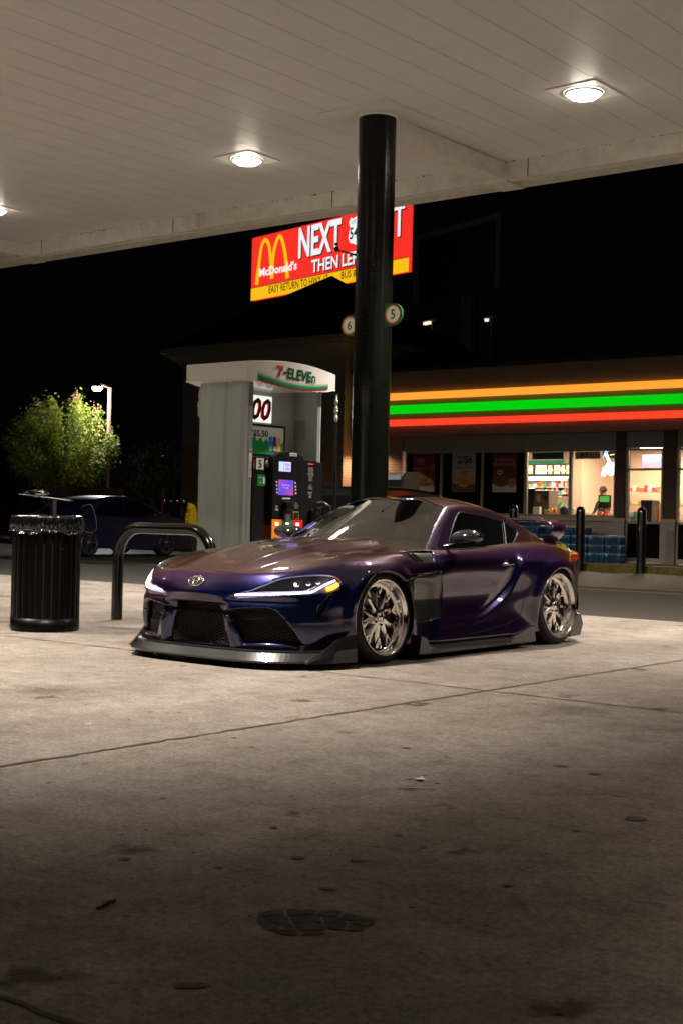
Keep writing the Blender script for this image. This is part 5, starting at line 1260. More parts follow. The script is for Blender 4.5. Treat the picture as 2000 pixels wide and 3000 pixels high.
# tower
TW = MB(); TW.box(-28.9, -22.8, 28.48, 34.6, .15, 3.14).build('tower_base', BRICK, S)
MB().box(-28.9, -22.8, 28.48, 34.6, 3.14, 5.2).build('tower_wall', STUC2, S)
crn = MB(); prof = [(0, 5.2), (0, 5.30), (.05, 5.38), (.16, 5.52), (.30, 5.62), (.42, 5.68), (.42, 5.73), (.50, 5.76), (.50, 5.90), (.0, 5.92)]
X0, X1, Y0_, Y1_ = -28.9, -22.8, 28.48, 34.6; vs = []
for e_, z_ in prof: vs += [(X0-e_, Y0_-e_, z_), (X1+e_*.55, Y0_-e_, z_), (X1+e_*.55, Y1_+e_, z_), (X0-e_, Y1_+e_, z_)]
crn.add(vs, [(i*4+k, i*4+(k+1) % 4, (i+1)*4+(k+1) % 4, (i+1)*4+k) for i in range(len(prof)-1) for k in range(4)]); crn.build('cornice', STUC2, S)
e_ = .50; ap = (-25.75, 31.42, 8.24); q = MB(); q.add([(X0-e_, Y0_-e_, 5.905), (X1+.3, Y0_-e_, 5.905), (X1+.3, Y1_+e_, 5.905), (X0-e_, Y1_+e_, 5.905), ap], [(0, 1, 4), (1, 2, 4), (2, 3, 4), (3, 0, 4)]); q.build('hip_roof', SHINGLE, S)
MB().box(-22.8, -6, YF+.25, 38, 4.6, 4.9).build('flat_roof', SHINGLE, S)
MB().box(-22.79, -22.3, 27.8, 28.47, 3.16, 3.20).build('drip_edge', STUC2, S) if False else None
# wall lamp that lights the brick (hidden by the pillar in the photo)
wl = thing('wall_lamp', 'small wall lamp on the brick beside the tower, behind the pillar', 'wall lamp', (-22.15, YF-.08, 3.0))
MB().box(-22.23, -22.07, YF-.16, YF-.002, 2.95, 3.10).build('lamp_body', mat('lamp_bronze', (.03, .025, .02), .4), wl); MB().box(-22.20, -22.10, YF-.14, YF-.03, 2.935, 2.949).build('lamp_glass', emat('warm_lamp', (1, .62, .30), 12), wl)
l = bpy.data.lights.new('wall_lamp_light', 'SPOT'); l.energy = 170; l.spot_size = R_(150); l.spot_blend = .6; l.color = (1, .64, .36); l.shadow_soft_size = .04; o = bpy.data.objects.new('wall_lamp_light', l); o.location = (-22.15, YF-.20, 2.90); scene.collection.objects.link(o)
# ---------------- inside
ROOM = mat('shop_wall_peach', (.66, .50, .38), .7, noise=.04, nscale=2)
b = MB(); b.box(-21.0, -8, 32.7, 32.8, .15, 3.1); b.box(-22.2, -22.1, YF+.26, 32.8, .15, 3.1); b.box(-8, -7.9, YF+.26, 32.8, .15, 3.1); b.build('back_room_wall', ROOM, S)
MB().box(-22.1, -8, YF+.26, 32.7, 2.98, 3.02).build('shop_ceiling', mat('shop_ceiling_white', (.7, .66, .60), .8), S)
MB().box(-22.1, -8, YF+.26, 32.7, .152, .156).build('shop_floor', mat('shop_floor_tile', (.30, .26, .22), .3), S)
MB().box(-17.42, -17.12, 31.2, 32.7, .16, 2.98).build('inner_partition', ROOM, S)
CT = emat('tube_light', (1.0, .78, .55), 105.0)
for k, (x_, y_) in enumerate(((-20.2, 30.9), (-18.6, 30.9), (-16.4, 30.4), (-15.3, 31.6), (-13.6, 31.2), (-12, 30.4))):
    t = thing('ceiling_light', ['square ceiling light at the left end of the shop', 'square ceiling light over the drinks shelves', 'square ceiling light over the cashier', 'square ceiling light behind the cashier', 'square ceiling light seen through the glass door', 'square ceiling light at the right edge of the shop'][k], 'ceiling light', (x_, y_, 2.97), 'shop ceiling lights')
    MB().box(x_-.3, x_+.3, y_-.3, y_+.3, 2.955, 2.975).build('light_frame', ALU, t); MB().box(x_-.27, x_+.27, y_-.27, y_+.27, 2.945, 2.954).build('light_diffuser', CT, t)
def board(name, lab, cat, X, Z, w, h, y, m_, t=.03, group=None):
    o = quad(name, (X, y, Z), (1, 0, 0), (0, 0, 1), w, h, m_, None, t); return tag(o, lab, cat, group)
GRN = mat('shop_green', (.0, .24, .13), .5, emit=(0, .4, .2), es=.2)
board('green_banner', 'green band on the wall above the menu boards', 'banner', -19.2, 2.70, 1.4, .09, 32.68, GRN)
YM = [emat('menu_yellow', (1, .70, .22), 1.6), emat('menu_white', (1, .95, .82), 1.7), mat('menu_dark', (.03, .03, .025), .5)]
mn = thing('menu_board', 'row of glowing yellow and white food menu pictures high on the shop wall', 'menu board', (-18.9, 32.6, 2.46))
MB().box(-19.8, -18.18, 32.62, 32.68, 2.33, 2.64).build('menu_frame', YM[2], mn)
rm = random.Random(4)
for x0, x1, k in ((-19.7, -19.42, 0), (-19.35, -18.98, 1), (-18.95, -18.81, 0), (-18.77, -18.57, 1), (-18.54, -18.42, 0), (-18.39, -18.2, 1)):
    o = quad('menu_picture', ((x0+x1)/2, 32.615, 2.485), (1, 0, 0), U, x1-x0-.02, .24, YM[k], mn, .004); OFF[o.name] = OFF[mn.name]
    for i in range(3): polyboard('food_picture', arc(0, 0, rm.uniform(.03, .06), 0, 340, 10, rm.uniform(.03, .08)), (x0+(x1-x0)*(.25+.25*i), 32.609, 2.47+rm.uniform(-.03, .03)), (1, 0, 0), U, YM[1-k], o, .002)
# goods
GC = [mat('goods_%d' % i, c, .45, noise=.55, nscale=30) for i, c in enumerate(((.75, .15, .05), (.8, .55, .1), (.08, .30, .65), (.75, .75, .72), (.10, .45, .15), (.55, .05, .08), (.55, .70, .80), (.30, .18, .10)))]
GN = ['red', 'yellow', 'blue', 'white', 'green', 'dark red', 'pale blue', 'brown']
gbox = []
for i, m_ in enumerate(GC):
    me = bpy.data.meshes.new('packet'); bm = bmesh.new(); bmesh.ops.create_cube(bm, size=1.0); bmesh.ops.bevel(bm, geom=bm.edges[:], offset=.06, segments=1, affect='EDGES')
    bm.to_mesh(me); bm.free(); me.materials.append(m_); gbox.append(me)
def packet(x, y, z, w, d, h, k, place):
    o = bpy.data.objects.new('packet', gbox[k]); scene.collection.objects.link(o); o.location = (x, y, z+h/2); o.scale = (w, d, h)
    tag(o, GN[k]+' packet among the goods '+place, 'packet', 'packets '+place)
SHM = mat('shelf_white', (.62, .60, .56), .4)
def shelf(name, lab, x0, x1, y0, y1, zs, place, dens=.085, glow=False):
    t = thing(name, lab, 'shelf', ((x0+x1)/2, y0, .156))
    MB().box(x0, x1, y1-.02, y1, .156, zs[-1]+.28).build('back_panel', mat('shelf_back', (.30, .24, .18), .6) if 'shelf_back' not in bpy.data.materials else bpy.data.materials['shelf_back'], t)
    for z_ in zs:
        MB().box(x0, x1, y0, y1-.021, z_-.02, z_).build('shelf_board', SHM, t)
        x_ = x0+.04
        while x_ < x1-.05:
            w_ = rm.uniform(.6, 1.15)*dens
            packet(x_+w_/2, y0+.07, z_+.001, w_*.9, .10, rm.uniform(.08, .16), rm.choice([0, 1, 2, 3, 3, 4, 5, 6, 6, 7]), place); x_ += w_
    return t
shelf('wall_shelf', 'wall shelves of drinks and packets under the glowing menu boards', -20.1, -18.05, 32.15, 32.6, [1.28, 1.46, 1.64, 1.82, 2.00], 'on the shelves under the menu boards', .075)
board('shelf_light', 'long white lit strip under the menu boards', 'light strip', -19.0, 2.23, 1.7, .11, 32.3, emat('strip_light', (.92, .96, 1.0), 1.6), .05)
shelf('cigarette_rack', 'tall rack of small coloured packets behind the cashier', -18.05, -17.45, 32.0, 32.4, [1.30, 1.47, 1.64, 1.82, 1.99, 2.15], 'in the tall rack behind the cashier', .06)
shelf('floor_shelf', 'low shelf of boxes beside the dark coffee machine', -18.4, -17.5, 30.9, 31.25, [.9, 1.15, 1.42], 'on the low shelf by the coffee machine', .11)
board('rack_sign', 'bright white sign on top of the packet rack', 'sign', -17.78, 2.38, .50, .17, 32.2, emat('rack_sign_white', (1, .92, .85), 1.3))
mc = thing('coffee_machine', 'grey-brown coffee machine standing just inside the left clear window', 'coffee machine', (-17.5, 30.2, .9))
MB().box(-17.78, -17.35, 29.95, 30.4, .156, 1.85).build('machine_body', mat('machine_grey', (.16, .12, .09), .35, metal=.3), mc, bevel=.02); MB().box(-17.70, -17.58, 29.935, 29.949, 1.55, 1.76).build('machine_panel', mat('machine_panel_grey', (.35, .30, .25), .4), mc); MB().box(-17.50, -17.42, 29.93, 29.949, 1.62, 1.70).build('machine_dial', BLK, mc)
tag(MB().box(-18.15, -17.80, 30.0, 30.4, .156, 1.9).build('dark_fridge', BLK, bevel=.02), 'black drinks fridge at the left edge of the clear window', 'fridge')
tag(MB().box(-17.38, -17.20, 29.22, 29.34, 1.20, 1.42).build('napkin_box', mat('napkin_white', (.6, .55, .48), .5), bevel=.01), 'pale napkin box on the window ledge beside the frame', 'box')
cp = thing('drink_cup', 'clear cup with an orange drink and a red straw on the window ledge', 'cup', (-16.95, 29.25, 1.2))
MB().lathe([(0, 1.195), (.030, 1.195), (.042, 1.33)], (-16.95, 29.25, 0), 'z', 16).build('cup_body', mat('cup_orange', (.75, .28, .05), .3), cp); MB().lathe([(.042, 1.33), (.046, 1.335), (.044, 1.36), (0, 1.365)], (-16.95, 29.25, 0), 'z', 16).build('cup_lid', PAPER, cp); MB().tube([(-16.95, 29.25, 1.36), (-16.93, 29.25, 1.45)], .005, 6).build('straw', GC[0], cp)
tag(MB().lathe([(0, -.05), (.10, -.05), (.125, 0), (.10, .05), (.0, .06)], (-16.60, 29.4, 1.33), 'y', 24).build('desk_fan', mat('fan_dark', (.02, .02, .022), .4)), 'dark round desk fan standing on the window ledge', 'fan')
ctr = thing('shop_counter', 'shop counter with a till seen through the right clear window', 'counter', (-16.2, 30.6, .156)); MB().box(-17.0, -14.6, 30.3, 30.8, .156, 1.12).build('counter_body', mat('counter_brown', (.12, .08, .06), .5), ctr); MB().box(-17.05, -14.55, 30.25, 30.85, 1.12, 1.16).build('counter_top', mat('counter_top', (.35, .28, .22), .3), ctr)
for k in range(26): packet(rm.uniform(-16.9, -14.8), rm.uniform(30.3, 30.5), 1.165, rm.uniform(.05, .13), .09, rm.uniform(.05, .20), rm.randrange(8), 'on the counter in front of the cashier')
for k in range(30): packet(rm.uniform(-17.3, -16.2), rm.uniform(29.5, 29.9), 1.20, rm.uniform(.05, .12), .09, rm.uniform(.06, .22), rm.choice([3, 4, 3, 1, 7, 0, 4]), 'on the ledge inside the left clear window')
tag(MB().box(-17.35, -16.15, 29.45, 30.0, .156, 1.199).build('display_case', mat('case_brown', (.10, .07, .05), .5), bevel=.01), 'brown display case under the window ledge inside the shop', 'display case')
# cashier: one continuous skinned body
def skin_person(name, joints, edges, label, loc, mats):
    me = bpy.data.meshes.new('person_body'); me.from_pydata([Vector(j[0]) for j in joints], edges, []); o = bpy.data.objects.new('tmp', me); scene.collection.objects.link(o)
    md = o.modifiers.new('s', 'SKIN'); sv = me.skin_vertices[0].data
    for i, j in enumerate(joints): sv[i].radius = (j[1], j[1] if len(j) < 3 else j[2]); sv[i].use_root = (i == 0)
    s2 = o.modifiers.new('d', 'SUBSURF'); s2.levels = 2; s2.render_levels = 2
    m2 = bpy.data.meshes.new_from_object(o.evaluated_get(bpy.context.evaluated_depsgraph_get())); bpy.data.objects.remove(o)
    for p in m2.polygons: p.use_smooth = True
    return m2
J = [((0, 0, .95), .15, .11), ((0, 0, 1.15), .14, .10), ((0, .0, 1.38), .17, .10), ((0, 0, 1.50), .055, .055), ((0, -.02, 1.60), .08, .095), ((0, -.01, 1.72), .075, .09),
     ((-.19, 0, 1.42), .055, .055), ((-.26, -.05, 1.18), .042, .042), ((-.16, -.25, 1.10), .032, .032), ((-.12, -.33, 1.11), .028, .018), ((.19, 0, 1.42), .055, .055), ((.27, -.06, 1.18), .042, .042), ((.18, -.27, 1.12), .032, .032), ((.15, -.35, 1.13), .028, .018),
     ((-.09, 0, .85), .09, .09), ((-.10, .0, .50), .06, .06), ((-.10, 0, .12), .04, .04), ((.09, 0, .85), .09, .09), ((.10, 0, .50), .06, .06), ((.10, 0, .12), .04, .04), ((-.10, -.12, .04), .035, .03), ((.10, -.12, .04), .035, .03)]
E_ = [(0, 1), (1, 2), (2, 3), (3, 4), (4, 5), (2, 6), (6, 7), (7, 8), (8, 9), (2, 10), (10, 11), (11, 12), (12, 13), (0, 14), (14, 15), (15, 16), (0, 17), (17, 18), (18, 19), (16, 20), (19, 21)]
pm = skin_person('person', J, E_, '', (0, 0, 0), None)
pr_ = tag(bpy.data.objects.new('person', pm), 'person in a dark top and dark cap leaning at the counter behind the shop window', 'person'); scene.collection.objects.link(pr_); pr_.location = (-16.42, 31.05, .16); pr_.rotation_euler = (0, 0, R_(-20))
pm.materials.append(mat('dark_shirt', (.03, .025, .022), .8)); pm.materials.append(mat('skin_tone', (.35, .20, .13), .6)); pm.materials.append(mat('dark_trousers', (.02, .02, .025), .8))
for p in pm.polygons:
    c_ = p.center; p.material_index = 1 if (c_.z > 1.50 or (c_.y < -.20 and c_.z > 1.0)) else (2 if c_.z < .95 else 0)
OFF[pr_.name] = Vector((0, 0, 0))
hat = MB(); hat.lathe([(.098, 1.69), (.10, 1.73), (.085, 1.79), (.04, 1.83), (0, 1.835)], (0, -.01, 0), 'z', 20); hat.add([(-.08, -.08, 1.70), (.08, -.08, 1.70), (.06, -.19, 1.685), (-.06, -.19, 1.685)], [(0, 1, 2, 3)]); ho = hat.build('cap', mat('cap_black', (.015, .012, .012), .8), pr_, True)
hd = MB()
for k in (-1, 1):
    for hx, hy, hz in ((-.12, -.35, 1.11), (.15, -.37, 1.13)):
        if k == 1: 
            for f_ in range(5): hd.tube([(hx-.025+.0125*f_, hy, hz), (hx-.03+.015*f_, hy-.05+.008*abs(f_-2), hz-.005), (hx-.03+.015*f_, hy-.08+.012*abs(f_-2), hz-.02)], .008, 6)
hd.build('fingers', bpy.data.materials['skin_tone'], pr_, True)
tv = thing('till_screen', 'till monitor with a green image on the partition right of the cashier', 'monitor', (-15.9, 30.5, 1.2)); a_ = at_y(1770, 1468, 30.5)
MB().box(a_.x-.17, a_.x+.17, 30.49, 30.52, a_.z-.17, a_.z+.15).build('monitor_case', BLK, tv); quad('monitor_image', (a_.x, 30.485, a_.z+.05), (1, 0, 0), U, .26, .14, mat('monitor_green', (.05, .2, .05), .4, emit=(.08, .5, .08), es=.8), tv); MB().box(a_.x-.03, a_.x+.03, 30.5, 30.54, 1.16, a_.z-.17).build('monitor_stand', BLK, tv)
# window-top signs and the splash-shaped neon
for nm, lab, px0, px1, m_, tx in (('window_banner', 'dark green banner across the top of the left clear window', 1558, 1650, mat('banner_dark_green', (.01, .06, .04), .6), None), ('window_banner', 'pale printed banner across the top of the right clear window', 1684, 1757, mat('banner_pale', (.35, .30, .26), .6), 'KING')):
    a_, c_ = at_y(px0, 1325, YF+.10), at_y(px1, 1325, YF+.10); o = quad(nm, ((a_.x+c_.x)/2, YF+.10, 2.66), (1, 0, 0), U, c_.x-a_.x, .17, m_, None, .006); tag(o, lab, 'banner')
    if tx: text('banner_lettering', 'A1', (a_.x+.22, YF+.098, 2.68), (1, 0, 0), U, INK, o, w=.2, h=.12, bold=.03)
a_ = at_y(1780, 1345, YF+.12); nb = thing('lit_window_sign', 'glowing white hand-shaped sign with blue top at the right of the clear window', 'neon sign', tuple(a_))
NEON = emat('neon_white', (.9, .97, 1.0), 3.2); hp = [at_y(x, y, YF+.12) for x, y in ((1768, 1330), (1776, 1326), (1783, 1345), (1790, 1358), (1797, 1352), (1803, 1362), (1802, 1385), (1795, 1391), (1783, 1394), (1779, 1384), (1768, 1396), (1760, 1394), (1763, 1372), (1775, 1362), (1778, 1350))]
polyboard('sign_glow', [(p.x-a_.x, p.z-a_.z) for p in hp], tuple(a_), (1, 0, 0), U, NEON, nb, .02)
a2, c2 = at_y(1764, 1335, YF+.16), at_y(1806, 1335, YF+.16); quad('sign_backing', ((a2.x+c2.x)/2, YF+.16, 2.67), (1, 0, 0), U, c2.x-a2.x, .16, mat('sign_backing_blue', (.01, .05, .10), .4), nb, .01)
MB().tube([at_y(1765, 1343, YF+.13), at_y(1772, 1322, YF+.13), at_y(1779, 1324, YF+.13)], .012, 8).build('blue_tube', emat('neon_blue', (.25, .6, 1), 3), nb); MB().tube([at_y(1786, 1333, YF+.13), at_y(1805, 1330, YF+.13)], .010, 8).build('yellow_tube', emat('neon_yellow', (1, .8, .2), 2.5), nb)
# things seen through the door
kt = thing('kitchen_rack', 'steel rack with trays seen through the glass door', 'rack', (-15.6, 32.2, .156)); kb = MB(); kb.box(-16.5, -14.9, 32.1, 32.5, 1.52, 1.56).box(-16.5, -14.9, 32.1, 32.5, 1.05, 1.09); kb.box(-16.5, -16.46, 32.1, 32.14, .156, 1.9).box(-15.0, -14.96, 32.1, 32.14, .156, 1.9).box(-16.0, -15.2, 32.1, 32.12, 1.85, 1.88); kb.build('rack_frame', mat('rack_steel', (.45, .36, .28), .35, metal=.5), kt)
for k in range(6): packet(-16.4+.27*k, 32.3, 1.561, .2, .25, rm.uniform(.05, .14), rm.choice([3, 7, 1]), 'on the kitchen rack behind the door')
for k in range(14): packet(-16.45+.11*k, 32.15, 1.885, .08, .1, rm.uniform(.08, .2), rm.choice([0, 1, 3, 5, 7]), 'on top of the kitchen rack behind the door')
for k in range(5): packet(-16.35+.3*k, 32.2, 1.091, .24, .2, rm.uniform(.14, .30), rm.choice([3, 7, 7]), 'on the lower kitchen rack behind the door')
tag(MB().box(-14.62, -14.34, 29.5, 29.9, .156, 1.62).build('newspaper_stand', BLK, bevel=.01), 'black stand just inside the glass door on the left', 'stand')
bn = at_y(1933, 1505, 30.0); tag(MB().lathe([(.14, bn.z-.30), (.11, bn.z-.1), (.03, bn.z+.22), (0, bn.z+.24)], (bn.x, 30.0, 0), 'z', 14).build('promo_cone', mat('cone_orange', (.9, .22, .02), .5, emit=(1, .25, .02), es=.4)), 'orange and yellow cone-shaped display inside the glass door', 'display')
mb_ = at_y(1920, 1350, 31.5); quad_o = quad('menu_screen', (mb_.x, 31.5, mb_.z), (1, 0, 0), U, .75, .30, mat('screen_lilac', (.2, .2, .4), .4, emit=(.40, .36, .85), es=.75)); tag(quad_o, 'lilac menu screen hanging inside above the glass door', 'screen')
# posters in the three blacked-out windows
PXM = {'red': mat('poster_dark_red', (.10, .014, .010), .5), 'cream': mat('poster_cream', (.33, .31, .25), .5), 'brown': mat('poster_brown', (.09, .03, .018), .5)}
FOOD = [mat('food_%d' % i, c, .5) for i, c in enumerate(((.32, .13, .03), (.40, .22, .06), (.12, .045, .02), (.42, .38, .30), (.30, .20, .05)))]; PINK = mat('poster_text_pale', (.34, .28, .24), .5); REDT = mat('poster_text_red', (.30, .03, .02), .5)
def poster(xc, m_, lab): 
    o = quad('window_poster', (xc, YF-.003, 2.255), (1, 0, 0), U, .70, .98, m_, None, .006); return tag(o, lab, 'poster', 'posters in the dark windows')
def disc(par, x, z, r, rz, m_, k=0): return polyboard('poster_picture', arc(0, 0, r, 0, 350, 20, rz), (x, YF-.005-.0006*k, z), (1, 0, 0), U, m_, par, .001, .001)
p1 = poster(-20.46, PXM['red'], 'dark red poster reading FREE with a bowl of chicken, leftmost of the posters')
text('poster_lettering', 'FREE', (-20.56, YF-.004, 2.57), (1, 0, 0), U, PINK, p1, w=.24, h=.11, bold=.02); text('poster_lettering', 'CHICKEN & 2', (-20.56, YF-.004, 2.46), (1, 0, 0), U, REDT, p1, w=.42, h=.08, bold=.02); text('poster_lettering', 'WITH MEAL PURCHASE', (-20.56, YF-.004, 2.37), (1, 0, 0), U, PINK, p1, w=.42, h=.03, bold=.02)
quad('poster_picture', (-20.18, YF-.005, 2.40), (1, 0, 0), U, .12, .20, REDT, p1, .001); quad('poster_picture', (-20.46, YF-.0045, 1.84), (1, 0, 0), U, .69, .15, FOOD[3], p1, .001)
disc(p1, -20.44, 1.98, .30, .12, FOOD[3], 1); disc(p1, -20.44, 2.00, .27, .09, FOOD[2], 2)
for k, (dx, dz) in enumerate(((-.14, .04), (-.02, .10), (.10, .05), (.17, .02), (0, .0), (-.08, .14))): disc(p1, -20.44+dx, 2.02+dz, .09, .065, FOOD[k % 2], 3+k)
p2 = poster(-19.23, PXM['cream'], 'pale poster reading 2/$6 above stacked breakfast sandwiches, middle of the posters')
text('poster_lettering', '2/$6', (-19.20, YF-.004, 2.57), (1, 0, 0), U, INK, p2, w=.44, h=.24, bold=.02); text('poster_lettering', 'BREAKFAST SANDWICHES', (-19.20, YF-.004, 2.385), (1, 0, 0), U, INK, p2, w=.58, h=.04, bold=.02)
quad('poster_picture', (-19.23, YF-.0045, 1.92), (1, 0, 0), U, .69, .30, PXM['brown'], p2, .001)
for k, (dx, dz, r_, rz_, c_) in enumerate(((-.22, -.20, .12, .10, 1), (.24, -.20, .12, .10, 1), (0, -.38, .17, .06, 2), (0, -.32, .16, .05, 1), (0, -.26, .15, .04, 4), (0, -.20, .15, .06, 0), (0, -.12, .12, .05, 4), (0, -.06, .12, .06, 1), (0, .0, .10, .05, 0))): disc(p2, -19.22+dx, 2.255+dz, r_, rz_, FOOD[c_], k)
p3 = poster(-18.02, PXM['red'], 'dark red poster reading A TOUCHDOWN FOR ANY TAILGATE, rightmost of the posters')
text('poster_lettering', 'A TOUCHDOWN', (-18.02, YF-.004, 2.57), (1, 0, 0), U, PINK, p3, w=.54, h=.085, bold=.02); text('poster_lettering', 'FOR ANY TAILGATE.', (-18.02, YF-.004, 2.46), (1, 0, 0), U, PINK, p3, w=.62, h=.08, bold=.02)
disc(p3, -18.15, 2.26, .09, .06, FOOD[3], 0); disc(p3, -18.15, 2.26, .07, .025, FOOD[2], 1); quad('poster_picture', (-18.02, YF-.0045, 1.86), (1, 0, 0), U, .69, .19, FOOD[3], p3, .001); disc(p3, -18.1, 1.94, .27, .09, FOOD[3], 1); disc(p3, -18.1, 2.03, .25, .13, FOOD[2], 2); disc(p3, -17.80, 2.0, .12, .11, FOOD[0], 3)
# stacked cases of bottled water
WB = mat('water_film_blue', (.010, .075, .17), .12, coat=.8, noise=.7, nscale=18); WC = mat('bottle_top_clear', (.48, .46, .42), .15, coat=.6)
def water_pack():
    t = thing('water_pack', None, 'water pack', (0, 0, 0)); b = MB(); nx_, ny2 = 6, 4; w, d, h = .41, .30, .205
    ring = []
    for k in range(120):
        a = 2*math.pi*k/120; c, s_ = math.cos(a), math.sin(a); r = 1/max(abs(c), abs(s_)); X, Y = c*r, s_*r
        e = .010*abs(math.sin((X*3 if abs(Y) >= .99 else Y*2)*math.pi)); ring.append((X*(w/2-.012)+(e if abs(X) > .99 else 0)*np.sign(X), Y*(d/2-.012)+(e if abs(Y) > .99 else 0)*np.sign(Y)))
    vs = []; lv = [(.95, 0.004), (1.0, .02), (1.0, .06), (.985, .09), (1.0, .12), (.99, .165), (.90, .19)]
    for q, z_ in lv: vs += [(x*q, y*q, z_) for x, y in ring]
    b.add(vs, [(i*120+k, i*120+(k+1) % 120, (i+1)*120+(k+1) % 120, (i+1)*120+k) for i in range(len(lv)-1) for k in range(120)], True); b.add(vs[-120:], [tuple(range(120))])
    b.build('shrink_film', WB, t)
    b = MB()
    for i in range(nx_):
        for k in range(ny2): b.lathe([(.027, .175), (.022, .198), (.013, .205), (.013, .222), (0, .223)], (-w/2+.034+i*(w-.068)/(nx_-1), -d/2+.034+k*(d-.068)/(ny2-1), 0), 'z', 8)
    b.build('bottle_tops', WC, t); return t
wp0 = water_pack(); fst = True; rw = random.Random(2)
for c_ in range(7):
    hgt = [5, 5, 4, 4, 4, 3, 3][c_]
    for r_ in range(hgt if True else 0):
        loc = (-17.25+c_*.435+rw.uniform(-.02, .02), 28.30+rw.uniform(-.03, .03), .152+r_*.200+.0)
        lb = 'blue shrink-wrapped pack of water bottles in stack %s from the left, %s' % (['one', 'two', 'three', 'four', 'five', 'six', 'seven'][c_], ['lowest', 'second up', 'third up', 'fourth up', 'topmost'][r_] if r_ < hgt-1 else 'topmost')
        if fst: wp0.location = loc; wp0['label'] = lb; wp0['group'] = 'packs of bottled water stacked under the shop window'; w_ = wp0; fst = False
        else: w_ = dup(wp0, loc, lb)
        w_.rotation_euler = (0, 0, rw.uniform(-.06, .06))
# bollards
BM_ = mat('bollard_paint', (.006, .006, .006), .25, coat=.6)
def bollard(x, y, lab, first=[None]):
    if first[0] is None:
        t = thing('bollard', lab, 'bollard', (0, 0, 0), 'round-topped bollards along the kerb'); b = MB(); b.lathe([(.10, 0), (.10, 1.30), (.095, 1.35), (.075, 1.39), (.04, 1.415), (0, 1.42)], (0, 0, 0), 'z', 28); b.build('post', BM_, t)
        b = MB(); b.lathe([(.115, 0), (.115, .012), (.10, .014)], (0, 0, 0), 'z', 28); b.build('base_ring', BM_, t); t.location = (x, y, 0); first[0] = t
    else: dup(first[0], (x, y, 0), lab)
bollard(-16.47, 26.85, 'black round-topped bollard just above the car roof, leftmost of the three'); bollard(-14.76, 26.87, 'black round-topped bollard in front of the clear window, middle of the three'); bollard(-13.30, 26.9, 'black round-topped bollard in front of the glass door, rightmost of the three')
# rounded kiosk between the pumps and the store
kp = at_y(1169, 1385, 24.0); K = thing('air_machine', 'dark kiosk with rounded top and a pale upper band, right of the pillar', 'kiosk', (kp.x, 24.2, 0))
kx0, kx1 = at_y(1128, 1390, 24).x, at_y(1176, 1390, 24).x; pk = [(24.0, 0), (24.0, 1.80)]+[(24.25-.25*math.cos(R_(a)), 1.80+.25*math.sin(R_(a))) for a in range(0, 100, 10)]+[(24.6, 2.05), (24.6, 0)]
MB().prism(pk, kx0, kx1, 'x').build('cabinet', mat('kiosk_dark', (.02, .022, .022), .35), K, bevel=.01)
MB().prism([(23.985, 1.90), (23.99, 2.0)]+[(24.25-.262*math.cos(R_(a)), 1.80+.262*math.sin(R_(a))) for a in range(40, 95, 10)]+[(24.25, 2.0), (24.2, 1.90)], kx0-.002, kx1-.02, 'x').build('hood_band', mat('kiosk_white', (.65, .66, .68), .35), K)
MB().prism([(23.97, 0), (23.97, 1.84)]+[(24.25-.28*math.cos(R_(a)), 1.80+.28*math.sin(R_(a))) for a in range(10, 100, 10)]+[(24.6, 2.08), (24.6, 0)], kx1+.001, kx1+.06, 'x').build('side_panel', mat('kiosk_side', (.05, .052, .055), .3), K)
